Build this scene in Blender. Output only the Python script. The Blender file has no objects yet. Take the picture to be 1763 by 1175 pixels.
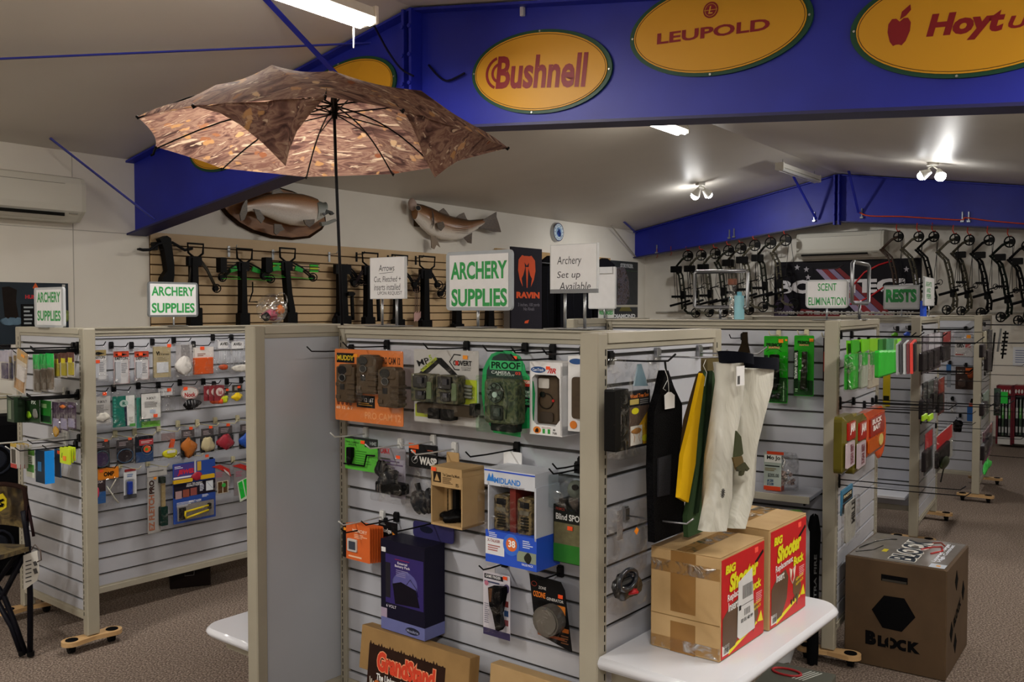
import bpy, bmesh, math, random
from mathutils import Vector, Matrix
random.seed(7)
R = math.radians
SC = bpy.context.scene
COL = SC.collection

# ---------------------------------------------------------------- camera, world, exposure, lights
F, CX, CY, PITCH, H = 1570.0, 881.5, 587.5, R(2.0), 1.58
cam = bpy.data.cameras.new('camera'); camo = bpy.data.objects.new('camera', cam); COL.objects.link(camo)
camo.location = (0, 0, H); camo.rotation_euler = (R(90) - PITCH, 0, 0)
cam.sensor_fit = 'HORIZONTAL'; cam.sensor_width = 36.0; cam.lens = F / 1763 * 36.0
cam.clip_start = 0.05; cam.clip_end = 100
SC.camera = camo
SC.view_settings.view_transform = 'Standard'; SC.view_settings.look = 'None'
SC.view_settings.gamma = 1.0; SC.view_settings.use_curve_mapping = False
SC.view_settings.exposure = 0.04
SC.cycles.use_denoising = True
SC.cycles.max_bounces = 7; SC.cycles.transparent_max_bounces = 24
SC.cycles.diffuse_bounces = 4; SC.cycles.caustics_reflective = False; SC.cycles.caustics_refractive = False
SC.cycles.sample_clamp_indirect = 4.0
wd = bpy.data.worlds.new('world'); SC.world = wd; wd.use_nodes = True
wd.node_tree.nodes['Background'].inputs[0].default_value = (0.55, 0.6, 0.7, 1)
wd.node_tree.nodes['Background'].inputs[1].default_value = 0.05

# building axes: EA runs along the eave wall (away from camera), WA across the room towards the ridge
EA = Vector((.594, .804)); WA = Vector((.804, -.594))
A0 = Vector((-2.77, 7.0))                       # a point on the eave wall
RIDGE_S, EAVE_Z, RIDGE_Z, RSLOPE = 2.87, 2.70, 3.27, .15
def room(t, s): return A0 + EA * t + WA * s      # plan point: t along the eave wall, s across
def ceil_z(s): return EAVE_Z + (RIDGE_Z - EAVE_Z) * s / RIDGE_S if s <= RIDGE_S else RIDGE_Z - RSLOPE * (s - RIDGE_S)

def link(o): COL.objects.link(o); return o
def area_light(name, loc, rot, sx, sy, power, col=(1, .97, .9)):
    l = bpy.data.lights.new(name, 'AREA'); l.shape = 'RECTANGLE'; l.size = sx; l.size_y = sy; l.energy = power; l.color = col
    o = link(bpy.data.objects.new(name, l)); o.location = loc; o.rotation_euler = rot; return o
YAW_A = math.atan2(EA.y, EA.x)
# fluorescent strips hang under the ceiling in rows parallel to the ridge; those behind the camera are built too (see build_tube_light)
TUBE_W = 40.0
SPOT_W = 26.0

# ---------------------------------------------------------------- pixel helpers (measure the photograph, give real world positions)
def ray(px, py):
    d = Vector(((px - CX) / F, 1.0, (CY - py) / F))
    c, s = math.cos(PITCH), math.sin(PITCH)
    return Vector((d.x, c * d.y + s * d.z, -s * d.y + c * d.z))
def at(px, py, Y):
    r = ray(px, py); return Vector((0, 0, H)) + r * (Y / r.y)
def on_z(px, py, z):
    r = ray(px, py); return Vector((0, 0, H)) + r * ((z - H) / r.z)

# ---------------------------------------------------------------- materials
MATS = {}
def _new(name):
    m = bpy.data.materials.new(name); m.use_nodes = True
    nt = m.node_tree; return m, nt, nt.nodes['Principled BSDF']
def lin(c):
    if isinstance(c, str):
        c = c.lstrip('#'); c = c if len(c) == 6 else ''.join(x * 2 for x in c); c = [int(c[i:i + 2], 16) / 255 for i in (0, 2, 4)]
        c = [x / 12.92 if x <= .04045 else ((x + .055) / 1.055) ** 2.4 for x in c]
    return (c[0], c[1], c[2], 1)
def M(c, f='p', var=.06, scale=30):
    """flat colour c ('#rrggbb') with slight procedural unevenness; f: p plastic/print, m matte, g glossy, k metal, c chrome-like"""
    key = (str(c), f, var, scale)
    if key in MATS: return MATS[key]
    m, nt, b = _new('paint'); L = lin(c)
    tc = nt.nodes.new('ShaderNodeTexCoord'); n = nt.nodes.new('ShaderNodeTexNoise'); n.inputs['Scale'].default_value = scale; n.inputs['Detail'].default_value = 3
    mx = nt.nodes.new('ShaderNodeMix'); mx.data_type = 'RGBA'
    mx.inputs['A'].default_value = tuple(max(0, x * (1 - var)) for x in L[:3]) + (1,)
    mx.inputs['B'].default_value = tuple(min(1, x * (1 + var)) for x in L[:3]) + (1,)
    nt.links.new(tc.outputs['Object'], n.inputs['Vector']); nt.links.new(n.outputs['Fac'], mx.inputs['Factor'])
    nt.links.new(mx.outputs['Result'], b.inputs['Base Color'])
    b.inputs['Roughness'].default_value = {'p': .45, 'm': .85, 'g': .18, 'k': .35, 'c': .12}[f]
    if f in 'kc': b.inputs['Metallic'].default_value = .9
    if f == 'm': b.inputs['Specular IOR Level'].default_value = .2
    if f == 'p': b.inputs['Specular IOR Level'].default_value = .32 if max(L[:3]) > .03 else .12
    if f == 'm' and max(L[:3]) < .03: b.inputs['Specular IOR Level'].default_value = .06
    MATS[key] = m; return m
def clear(tint='#ffffff', a=.16, rough=.08, name='clear'):
    key = ('clear', tint, a, rough)
    if key in MATS: return MATS[key]
    m, nt, b = _new('clear_plastic')
    b.inputs['Base Color'].default_value = lin(tint); b.inputs['Roughness'].default_value = rough
    tc = nt.nodes.new('ShaderNodeTexCoord'); n = nt.nodes.new('ShaderNodeTexNoise'); n.inputs['Scale'].default_value = 22; n.inputs['Detail'].default_value = 2
    n.inputs['Distortion'].default_value = 1.2
    mr = nt.nodes.new('ShaderNodeMapRange'); mr.inputs['From Min'].default_value = .48; mr.inputs['From Max'].default_value = .75
    mr.inputs['To Min'].default_value = a * .1; mr.inputs['To Max'].default_value = min(1, a * 2.2)
    bu = nt.nodes.new('ShaderNodeBump'); bu.inputs['Strength'].default_value = .9; bu.inputs['Distance'].default_value = .012
    nt.links.new(tc.outputs['Object'], n.inputs['Vector']); nt.links.new(n.outputs['Fac'], mr.inputs['Value'])
    nt.links.new(n.outputs['Fac'], bu.inputs['Height'])
    tr = nt.nodes.new('ShaderNodeBsdfTransparent'); tr.inputs[0].default_value = (.97, .97, .97, 1) if tint == '#ffffff' else tuple(.5 + .5 * x for x in lin(tint)[:3]) + (1,)
    gl = nt.nodes.new('ShaderNodeBsdfGlossy'); gl.inputs['Roughness'].default_value = rough + .04; mxs = nt.nodes.new('ShaderNodeMixShader')
    nt.links.new(bu.outputs['Normal'], gl.inputs['Normal']); nt.links.new(mr.outputs['Result'], mxs.inputs[0]); nt.links.new(tr.outputs[0], mxs.inputs[1]); nt.links.new(gl.outputs[0], mxs.inputs[2])
    nt.links.new(mxs.outputs[0], nt.nodes['Material Output'].inputs['Surface']); nt.nodes.remove(b)
    MATS[key] = m; return m
def emit(c, s):
    key = ('emit', str(c), s)
    if key in MATS: return MATS[key]
    m, nt, b = _new('lamp_glow'); b.inputs['Emission Color'].default_value = lin(c); b.inputs['Emission Strength'].default_value = s
    MATS[key] = m; return m
def noise_mat(name, cols, scale, rough=.7, detail=6, bump=0, dist=.01, stretch=(1, 1, 1), distort=0, spec=.5, coord='Object', lac=2.0, metal=0):
    """colour ramp over noise; cols [(pos,'#hex'),...]"""
    m, nt, b = _new(name)
    tc = nt.nodes.new('ShaderNodeTexCoord'); mp = nt.nodes.new('ShaderNodeMapping'); mp.inputs['Scale'].default_value = stretch
    n = nt.nodes.new('ShaderNodeTexNoise'); n.inputs['Scale'].default_value = scale; n.inputs['Detail'].default_value = detail; n.inputs['Distortion'].default_value = distort
    r = nt.nodes.new('ShaderNodeValToRGB'); el = r.color_ramp.elements
    while len(el) < len(cols): el.new(.5)
    for e, (p, c) in zip(el, cols): e.position = p; e.color = lin(c)
    nt.links.new(tc.outputs[coord], mp.inputs['Vector']); nt.links.new(mp.outputs['Vector'], n.inputs['Vector'])
    nt.links.new(n.outputs['Fac'], r.inputs['Fac']); nt.links.new(r.outputs['Color'], b.inputs['Base Color'])
    b.inputs['Roughness'].default_value = rough; b.inputs['Specular IOR Level'].default_value = spec; b.inputs['Metallic'].default_value = metal
    if bump:
        bu = nt.nodes.new('ShaderNodeBump'); bu.inputs['Strength'].default_value = bump; bu.inputs['Distance'].default_value = dist
        nt.links.new(n.outputs['Fac'], bu.inputs['Height']); nt.links.new(bu.outputs['Normal'], b.inputs['Normal'])
    return m
CARPET = noise_mat('carpet', [(.34, '#4a4039'), (.5, '#75675d'), (.66, '#a3958a')], 120, .95, 5, .9, .006, spec=.1)
CEIL = noise_mat('ceiling_paint', [(.3, '#d3cdc3'), (.7, '#dbd5cb')], 1.2, .45, 3, spec=.4)
WALLP = noise_mat('wall_paint', [(.3, '#e2ddd2'), (.7, '#eae6dc')], 2.0, .6, 3)
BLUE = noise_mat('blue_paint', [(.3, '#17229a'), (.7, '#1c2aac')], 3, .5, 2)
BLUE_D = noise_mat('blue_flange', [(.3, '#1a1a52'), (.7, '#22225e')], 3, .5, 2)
BEIGE = noise_mat('beige_steel', [(.3, '#9d9787'), (.7, '#a7a191')], 5, .42, 3)
BEIGE_L = noise_mat('beige_rail', [(.3, '#a7a191'), (.7, '#b1ab9b')], 5, .42, 3)
SLATW = noise_mat('white_laminate', [(.3, '#b4b6bf'), (.7, '#c0c2ca')], 4, .35, 3)
GROOVE = M('#4c4a48', 'p'); ALU = M('#b9bcc2', 'k')
SLATB = noise_mat('maple_laminate', [(.25, '#c3a57b'), (.75, '#d2b68d')], 3, .5, 5, stretch=(1, 1, 12))
BOARD = noise_mat('grey_hardboard', [(.3, '#b0b4bc'), (.7, '#babec6')], 2.2, .3, 2, .25, .02)
WHITEL = M('#e4e6ee', 'g', .02, 3)
BLACK = M('#070708', 'p'); BLACKM = M('#0a0a0c', 'm'); DGREY = M('#26272a', 'p')
CARD = noise_mat('cardboard', [(.2, '#8a6a3f'), (.8, '#a5824f')], 9, .8, 6, stretch=(1, 1, 6))
CARDL = noise_mat('cardboard_light', [(.2, '#a9895a'), (.8, '#c2a273')], 9, .8, 6)
WOOD = noise_mat('birch_ply', [(.2, '#b18b5c'), (.8, '#d0ac7c')], 6, .5, 6, stretch=(1, 8, 8))
RUBBER = M('#0b0b0c', 'p')
ORANGE_S = M('#ff5a2a', 'p'); 
def camo(name, cols, scale=40, stretch=(1, 1, 1), rough=.7):
    m, nt, b = _new(name)
    tc = nt.nodes.new('ShaderNodeTexCoord'); mp = nt.nodes.new('ShaderNodeMapping'); mp.inputs['Scale'].default_value = stretch
    v = nt.nodes.new('ShaderNodeTexVoronoi'); v.inputs['Scale'].default_value = scale
    n = nt.nodes.new('ShaderNodeTexNoise'); n.inputs['Scale'].default_value = scale * .4; n.inputs['Detail'].default_value = 8; n.inputs['Distortion'].default_value = 2.5
    r = nt.nodes.new('ShaderNodeValToRGB'); el = r.color_ramp.elements
    while len(el) < len(cols): el.new(.5)
    for i, (e, c) in enumerate(zip(el, cols)): e.position = .3 + .4 * i / max(1, len(cols) - 1); e.color = lin(c)
    a = nt.nodes.new('ShaderNodeMath'); a.operation = 'MULTIPLY_ADD'; a.inputs[1].default_value = .25
    nt.links.new(tc.outputs['Object'], mp.inputs['Vector']); nt.links.new(mp.outputs['Vector'], n.inputs['Vector']); nt.links.new(mp.outputs['Vector'], v.inputs['Vector'])
    nt.links.new(v.outputs['Distance'], a.inputs[0]); nt.links.new(n.outputs['Fac'], a.inputs[2])
    s2 = nt.nodes.new('ShaderNodeMath'); s2.operation = 'SUBTRACT'; s2.inputs[1].default_value = .1
    nt.links.new(a.outputs[0], s2.inputs[0]); nt.links.new(s2.outputs[0], r.inputs['Fac']); nt.links.new(r.outputs['Color'], b.inputs['Base Color'])
    b.inputs['Roughness'].default_value = rough
    return m
CAMO_G = camo('woodland_camo', ['#0f130c', '#2c331f', '#59543a', '#1a1d12'], 45)
CAMO_B = camo('bark_camo', ['#171209', '#4a3c22', '#7c6a42', '#241a0e'], 45)

# ---------------------------------------------------------------- mesh builder
class MB:
    def __init__(s): s.v = []; s.f = []; s.m = []; s.sm = []
    def add(s, vs, fs, m=0, T=None, smooth=False):
        b = len(s.v)
        s.v += [tuple(T @ Vector(v)) if T else tuple(v) for v in vs]
        s.f += [tuple(i + b for i in f) for f in fs]; s.m += [m] * len(fs); s.sm += [smooth] * len(fs)
        return s
    def box(s, x0, y0, z0, x1, y1, z1, m=0, T=None, ch=0):
        if x0 > x1: x0, x1 = x1, x0
        if y0 > y1: y0, y1 = y1, y0
        if z0 > z1: z0, z1 = z1, z0
        if ch <= 0:
            v = [(x, y, z) for z in (z0, z1) for y in (y0, y1) for x in (x0, x1)]
            return s.add(v, [(0, 2, 3, 1), (4, 5, 7, 6), (0, 1, 5, 4), (2, 6, 7, 3), (0, 4, 6, 2), (1, 3, 7, 5)], m, T)
        c = min(ch, (x1 - x0) * .49, (y1 - y0) * .49); cz = min(c, (z1 - z0) * .49)
        def ring(z, i): return [(x0 + i, y0 + c, z), (x0 + c, y0 + i, z), (x1 - c, y0 + i, z), (x1 - i, y0 + c, z), (x1 - i, y1 - c, z), (x1 - c, y1 - i, z), (x0 + c, y1 - i, z), (x0 + i, y1 - c, z)]
        v = ring(z0, cz * .7) + ring(z0 + cz, 0) + ring(z1 - cz, 0) + ring(z1, cz * .7); f = [tuple(range(7, -1, -1)), tuple(range(24, 32))]
        for k in range(3):
            for i in range(8): j = (i + 1) % 8; f.append((k * 8 + i, k * 8 + j, k * 8 + 8 + j, k * 8 + 8 + i))
        return s.add(v, f, m, T)
    def rbox(s, x0, y0, x1, y1, z0, z1, r, m=0, T=None, n=4, top=0.0):
        """slab with rounded corners in xy; top>0 shrinks the upper face (draft)"""
        r = min(r, (x1 - x0) * .49, (y1 - y0) * .49)
        def ring(z, d):
            o = []
            for cx, cy, a in ((x1 - r, y1 - r, 0), (x0 + r, y1 - r, 90), (x0 + r, y0 + r, 180), (x1 - r, y0 + r, 270)):
                for k in range(n + 1):
                    t = R(a + 90 * k / n); o.append((cx + max(.0001, r - d) * math.cos(t), cy + max(.0001, r - d) * math.sin(t), z))
            return o
        N = 4 * (n + 1); v = ring(z0, 0) + ring(z1 - top * .5, 0 if top else 0) + ring(z1, top * .7)
        f = [tuple(range(N - 1, -1, -1)), tuple(range(2 * N, 3 * N))]
        for k in range(2):
            for i in range(N): j = (i + 1) % N; f.append((k * N + i, k * N + j, k * N + N + j, k * N + N + i))
        return s.add(v, f, m, T)
    def prism(s, pts, z0, z1, m=0, T=None):
        a = sum(pts[i][0] * pts[(i + 1) % len(pts)][1] - pts[(i + 1) % len(pts)][0] * pts[i][1] for i in range(len(pts)))
        if a < 0: pts = pts[::-1]
        n = len(pts); v = [(x, y, z0) for x, y in pts] + [(x, y, z1) for x, y in pts]
        f = [tuple(range(n - 1, -1, -1)), tuple(range(n, 2 * n))] + [(i, (i + 1) % n, n + (i + 1) % n, n + i) for i in range(n)]
        return s.add(v, f, m, T)
    def cyl(s, c, ax, r0, r1, h, n=16, m=0, T=None, smooth=True):
        ax = Vector(ax).normalized(); q = Vector((0, 0, 1)).rotation_difference(ax).to_matrix().to_4x4(); c = Vector(c)
        v = []; f = []
        for k, (r, z) in enumerate(((r0, 0), (r1, h))):
            for i in range(n):
                a = 2 * math.pi * i / n; v.append(tuple(q @ Vector((r * math.cos(a), r * math.sin(a), z)) + c))
        for i in range(n): j = (i + 1) % n; f.append((i, j, n + j, n + i))
        s.add(v, f, m, T, smooth); s.add(v, [tuple(range(n - 1, -1, -1)), tuple(range(n, 2 * n))], m, T)
        return s
    def tube(s, pts, r, n=6, m=0, T=None, closed=False):
        pts = [Vector(p) for p in pts]; N = len(pts); rr = r if isinstance(r, (list, tuple)) else [r] * N
        v = []; f = []; ref = None
        for i, p in enumerate(pts):
            if closed: d = pts[(i + 1) % N] - pts[i - 1]
            else: d = pts[min(i + 1, N - 1)] - pts[max(i - 1, 0)]
            d = d.normalized() if d.length > 1e-9 else Vector((0, 0, 1))
            if ref is None: ref = d.orthogonal().normalized()
            a = (ref - d * ref.dot(d)); a = a.normalized() if a.length > 1e-6 else d.orthogonal().normalized(); ref = a; b = d.cross(a)
            for k in range(n):
                t = 2 * math.pi * k / n; v.append(tuple(p + (a * math.cos(t) + b * math.sin(t)) * rr[i]))
        for i in range(N if closed else N - 1):
            for k in range(n): l = (k + 1) % n; q = (i + 1) % N; f.append((i * n + k, i * n + l, q * n + l, q * n + k))
        if not closed: f += [tuple(range(n - 1, -1, -1)), tuple((N - 1) * n + k for k in range(n))]
        return s.add(v, f, m, T, True)
    def bar(s, a, b, w, t, m=0, up=(0, 0, 1), T=None):
        """flat bar from a to b, w wide across (perp to up), t thick along up"""
        a, b = Vector(a), Vector(b); d = (b - a).normalized(); u = Vector(up); x = d.cross(u)
        x = x.normalized() if x.length > 1e-6 else d.orthogonal().normalized(); y = x.cross(d).normalized()
        v = [tuple(p + x * sx * w / 2 + y * sy * t / 2) for p in (a, b) for sx, sy in ((-1, -1), (1, -1), (1, 1), (-1, 1))]
        return s.add(v, [(0, 3, 2, 1), (4, 5, 6, 7), (0, 1, 5, 4), (1, 2, 6, 5), (2, 3, 7, 6), (3, 0, 4, 7)], m, T)
    def blob(s, c, rx, ry, rz, seed=0, amp=.18, n=10, k=7, m=0, T=None):
        rnd = random.Random(seed); ph = [rnd.uniform(0, 6.28) for _ in range(6)]
        v = []; f = []; c = Vector(c)
        for j in range(k + 1):
            t = math.pi * j / k
            for i in range(n):
                a = 2 * math.pi * i / n
                q = 1 + amp * (math.sin(3 * a + ph[0] + 2 * t) * math.sin(t) + .6 * math.sin(5 * a + ph[1]) * math.sin(2 * t + ph[2]) + .4 * math.sin(4 * t + ph[3]))
                v.append((c.x + rx * q * math.sin(t) * math.cos(a), c.y + ry * q * math.cos(t), c.z + rz * q * math.sin(t) * math.sin(a)))
        for j in range(k):
            for i in range(n): l = (i + 1) % n; f.append((j * n + i, j * n + l, (j + 1) * n + l, (j + 1) * n + i))
        return s.add(v, f, m, T, True)
    def sphere(s, c, r, n=16, k=10, m=0, T=None): return s.blob(c, r, r, r, 0, 0, n, k, m, T)
    def mesh(s, name):
        me = bpy.data.meshes.new(name); me.from_pydata(s.v, [], s.f); me.update()
        me.polygons.foreach_set('material_index', s.m); me.polygons.foreach_set('use_smooth', s.sm)
        return me
    def build(s, name, mats, parent=None, matrix=None, **pr):
        me = s.mesh(name)
        for m in (mats if isinstance(mats, (list, tuple)) else [mats]): me.materials.append(m)
        o = bpy.data.objects.new(name, me); link(o)
        if parent is not None: o.parent = parent
        if matrix is not None: o.matrix_local = matrix
        for k, v in pr.items(): o[k] = v
        return o

LABELS = {}
def tag(o, label, cat, group=None, kind=None):
    if label in LABELS and not (group and LABELS[label] == group): print('DUPLICATE LABEL', label)
    LABELS[label] = group
    o['label'] = label; o['category'] = cat
    if group: o['group'] = group
    if kind: o['kind'] = kind
    return o
def thing(name, label, cat, matrix=None, group=None):
    o = bpy.data.objects.new(name, None); o.empty_display_size = .05; link(o)
    if matrix is not None: o.matrix_world = matrix
    return tag(o, label, cat, group)
def copy_tree(o, parent=None):
    c = o.copy(); link(c)
    if parent is not None: c.parent = parent
    for ch in [x for x in KIDS.get(o.name, o.children)]: copy_tree(ch, c)
    return c
KIDS = {}
def struct(o): o['kind'] = 'structure'; return o

# text objects are collected and turned into meshes in one pass at the end
TEXTS = []
def text(s, mat, parent, x0, x1, y0, y1, z, name='lettering', thick=.0006, bold=0, shear=0, rot=0, fit=True, T=None):
    cu = bpy.data.curves.new(name, 'FONT'); cu.body = s; cu.size = 1; cu.resolution_u = 3; cu.shear = shear; cu.offset = bold
    cu.fill_mode = 'FRONT'; cu.space_line = .95; cu.align_x = 'CENTER' if '\n' in s else 'LEFT'
    o = bpy.data.objects.new(name, cu); link(o)
    TEXTS.append((o, mat, parent, x0, x1, y0, y1, z, rot, T))
def flush_texts():
    dg = bpy.context.evaluated_depsgraph_get()
    for o, mat, parent, x0, x1, y0, y1, z, rot, T in TEXTS:
        me = bpy.data.meshes.new_from_object(o.evaluated_get(dg)); me.name = o.name
        if len(me.vertices) == 0: bpy.data.objects.remove(o); continue
        if rot == 90:
            for v in me.vertices: v.co = Vector((-v.co.y, v.co.x, 0))
        elif rot:
            rm = Matrix.Rotation(R(rot), 3, 'Z')
            for v in me.vertices: v.co = rm @ v.co
        xs = [v.co.x for v in me.vertices]; ys = [v.co.y for v in me.vertices]
        a, b, c, d = min(xs), max(xs), min(ys), max(ys)
        for v in me.vertices:
            v.co = Vector((x0 + (v.co.x - a) / max(1e-6, b - a) * (x1 - x0), y0 + (v.co.y - c) / max(1e-6, d - c) * (y1 - y0), z))
            if T: v.co = T @ v.co
        me.materials.clear(); me.materials.append(mat)
        n = bpy.data.objects.new(o.name.split('.')[0], me); link(n)
        if parent is not None: n.parent = parent
        bpy.data.objects.remove(o)

# ---------------------------------------------------------------- a vertical face one can measure on
class Face:
    """P plan point, u plan direction towards the picture's right, n outward plan normal"""
    def __init__(s, P, u, n):
        s.P = Vector(P).to_2d(); s.u = Vector(u).normalized(); s.n = Vector(n).normalized(); s.zmax = 9; s.ul = (-99, 99)
    def uz(s, px, py, out=0):
        r = ray(px, py); p = s.P + s.n * out; d = r.to_2d()
        k = p.dot(s.n) / d.dot(s.n); q = Vector((0, 0, H)) + r * k
        return (q.to_2d() - s.P).dot(s.u), q.z
    def pt(s, u, z, out=0):
        q = s.P + s.u * u + s.n * out; return Vector((q.x, q.y, z))
    def mat(s, u, z, out=0):
        q = s.pt(u, z, out); m = Matrix(((s.u.x, 0, s.n.x, q.x), (s.u.y, 0, s.n.y, q.y), (0, 1, 0, q.z), (0, 0, 0, 1)))
        return m
# ================================================================ the room
T0, T1, S1 = -9.5, 7.95, 9.0
def v3(p, z): return Vector((p.x, p.y, z))
def quad_slab(name, pts, nrm, th, mat):
    b = MB(); n = Vector(nrm).normalized() * th
    v = [tuple(p) for p in pts] + [tuple(p + n) for p in pts]
    b.add(v, [(0, 1, 2, 3), (7, 6, 5, 4), (0, 4, 5, 1), (1, 5, 6, 2), (2, 6, 7, 3), (3, 7, 4, 0)])
    o = b.build(name, mat); struct(o); return o
e3, w3 = Vector((EA.x, EA.y, 0)), Vector((WA.x, WA.y, 0))
quad_slab('floor', [v3(room(T0, -.1), 0), v3(room(T0, S1 + .1), 0), v3(room(T1 + .1, S1 + .1), 0), v3(room(T1 + .1, -.1), 0)], (0, 0, -1), .1, CARPET)
quad_slab('ceiling', [v3(room(T0, 0), EAVE_Z), v3(room(T0, RIDGE_S), RIDGE_Z), v3(room(T1 + .1, RIDGE_S), RIDGE_Z), v3(room(T1 + .1, 0), EAVE_Z)], (0, 0, 1), .08, CEIL)
quad_slab('ceiling', [v3(room(T0, RIDGE_S), RIDGE_Z), v3(room(T0, S1), ceil_z(S1)), v3(room(T1 + .1, S1), ceil_z(S1)), v3(room(T1 + .1, RIDGE_S), RIDGE_Z)], (0, 0, 1), .08, CEIL)
quad_slab('wall_left', [v3(room(T0, 0), 0), v3(room(T1 + .1, 0), 0), v3(room(T1 + .1, 0), EAVE_Z + .05), v3(room(T0, 0), EAVE_Z + .05)], -w3, .1, WALLP)
quad_slab('wall_right', [v3(room(T0, S1), 0), v3(room(T1 + .1, S1), 0), v3(room(T1 + .1, S1), ceil_z(S1) + .05), v3(room(T0, S1), ceil_z(S1) + .05)], w3, .1, WALLP)
def gable(name, t, d):
    b = MB(); P = [(-.1, 0), (S1 + .1, 0), (S1 + .1, ceil_z(S1)), (RIDGE_S, RIDGE_Z + .05), (-.1, EAVE_Z)]
    T = Matrix(((WA.x, 0, EA.x, room(t, 0).x), (WA.y, 0, EA.y, room(t, 0).y), (0, 1, 0, 0), (0, 0, 0, 1)))
    b.prism(P, 0, d, 0, T); struct(b.build(name, WALLP))
gable('wall_back', T1, .1); gable('wall_front', T0 - .1, .1)
# panel joints on the painted boards of the eave wall
FA = Face(A0, EA, WA)                       # the eave wall, u along it
FB = Face(room(T1, 0), WA, -EA)             # the gable wall behind the bows
for i, t in enumerate([-5.4, -4.2, -3.0, -1.8, -.6]):
    b = MB(); b.box(-.003, 0, 0, .003, EAVE_Z - .01, .002)
    struct(b.build('trim_%d' % (i + 1), M('#b9b5ab', 'm'), None, FA.mat(t, 0, 0)))
b = MB(); b.box(-6.4, 2.142, 0, 0, 2.148, .002); struct(b.build('trim_7', M('#b9b5ab', 'm'), None, FA.mat(-.12, 0, 0)))
b = MB(); b.box(0, 0, 0, 8, .09, .012); struct(b.build('baseboard_back', M('#7d756b', 'm'), None, FB.mat(.0, 0, 0)))

def ceil_hit(px, py, side=0, drop=0.0):
    """where the sight line meets the underside of a ceiling slope"""
    r = ray(px, py)
    if side == 0: z0, k, s0 = EAVE_Z - drop, (RIDGE_Z - EAVE_Z) / RIDGE_S, 0
    else: z0, k, s0 = RIDGE_Z - drop, -RSLOPE, RIDGE_S
    # z = z0 + k (s - s0),  s = (p - A0).WA
    a = r.z - k * r.to_2d().dot(WA); c = z0 - k * s0 - k * A0.dot(WA) - H
    return Vector((0, 0, H)) + r * (c / a)

def rafter(name, t, lower, label, thick=.02, fl=.19):
    """a tapering steel I-frame across the room: web, flanges and ridge stiffeners"""
    root = bpy.data.objects.new(name, None); link(root)
    root.matrix_world = Matrix(((WA.x, 0, -EA.x, room(t, 0).x), (WA.y, 0, -EA.y, room(t, 0).y), (0, 1, 0, 0), (0, 0, 0, 1)))
    root['kind'] = 'structure'; root['label'] = label
    b = MB(); top = [(s, ceil_z(s) - .004) for s in (0, RIDGE_S, S1)]
    b.prism([lower[0], *lower[1:], *top[::-1]], -thick / 2, thick / 2); b.build('web', BLUE, root)
    for nm, pts, dz in (('bottom_flange', lower, -1), ('top_flange', [(0, EAVE_Z - .012), (RIDGE_S, RIDGE_Z - .012), (S1, ceil_z(S1) - .012)], -1)):
        b = MB(); w = fl / 2 if nm[0] == 'b' else fl / 2
        for (s0, z0), (s1, z1) in zip(pts, pts[1:]):
            b.add([(s0, z0, -w), (s1, z1, -w), (s1, z1, w), (s0, z0, w), (s0, z0 - .014, -w), (s1, z1 - .014, -w), (s1, z1 - .014, w), (s0, z0 - .014, w)],
                  [(0, 3, 2, 1), (4, 5, 6, 7), (0, 1, 5, 4), (3, 7, 6, 2), (0, 4, 7, 3), (1, 2, 6, 5)])
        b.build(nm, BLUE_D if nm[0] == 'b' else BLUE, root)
    zr = [z for s, z in lower if abs(s - RIDGE_S) < .01][0]
    for ds in (-.028, .028):
        b = MB(); b.box(RIDGE_S + ds - .009, zr - .05, .012, RIDGE_S + ds + .009, RIDGE_Z - .02, .10)
        for k in range(4):
            z = zr + .08 + k * (RIDGE_Z - zr - .2) / 3; b.cyl((RIDGE_S + ds, z, .1), (0, 0, 1), .012, .012, .012, 6)
        b.build('stiffener', BLUE, root)
    return root
TB1, TB2 = -.112, 7.645
LOW1 = [(0, 2.148), (RIDGE_S, 2.60), (6.0, 2.325), (S1, 2.03)]
LOW2 = [(0, 2.325), (RIDGE_S, 2.68), (4.94, 2.483), (S1, 2.10)]
rafter('roof_beam', TB1, LOW1, 'near blue steel roof beam carrying the oval signs', fl=.16)
rafter('roof_beam', TB2, LOW2, 'far blue steel roof beam above the hanging bows', fl=.13)
FB1 = Face(room(TB1, 0), WA, -EA); FB2 = Face(room(TB2, 0), WA, -EA)

def brace(a, b, label, w=.035, mat=None):
    m = MB(); m.bar(a, b, w, .008); m.cyl(Vector(b), (Vector(b) - Vector(a)), .008, .008, .006, 6)
    o = m.build('roof_brace', mat or BLUE); o['kind'] = 'structure'; o['label'] = label
def on_face(fc, px, py, out=0): u, z = fc.uz(px, py, out); return fc.pt(u, z, out)
brace(ceil_hit(455, -4), on_face(FB1, 590, 140, .08), 'blue brace running down behind the camouflage umbrella')
brace(ceil_hit(86, 238), on_face(FB1, 266, 378, .08), 'blue brace beside the wall air conditioner')
a = ceil_hit(640, 74, 0, .05); d3 = Vector((a.x, a.y, 0)); c = ceil_hit(-60, 104, 0, .05)
brace(a, c, 'long blue tie rod under the ceiling', .018)
brace(ceil_hit(1366, 304, 0), on_face(FB2, 1405, 377, .06), 'blue brace by the dark tube lamp', .03)
brace(ceil_hit(1461, 294, 1), on_face(FB2, 1478, 366, .06), 'blue brace beyond the ridge', .03)
brace(ceil_hit(1074, 382, 0), on_face(FB2, 1096, 402, .06), 'short blue brace at the wall corner', .03)
brace(ceil_hit(1052, 388, 0), on_face(FB2, 1094, 442, .04), 'pale brace at the wall corner', .02, M('#b0aca2', 'p'))

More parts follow.
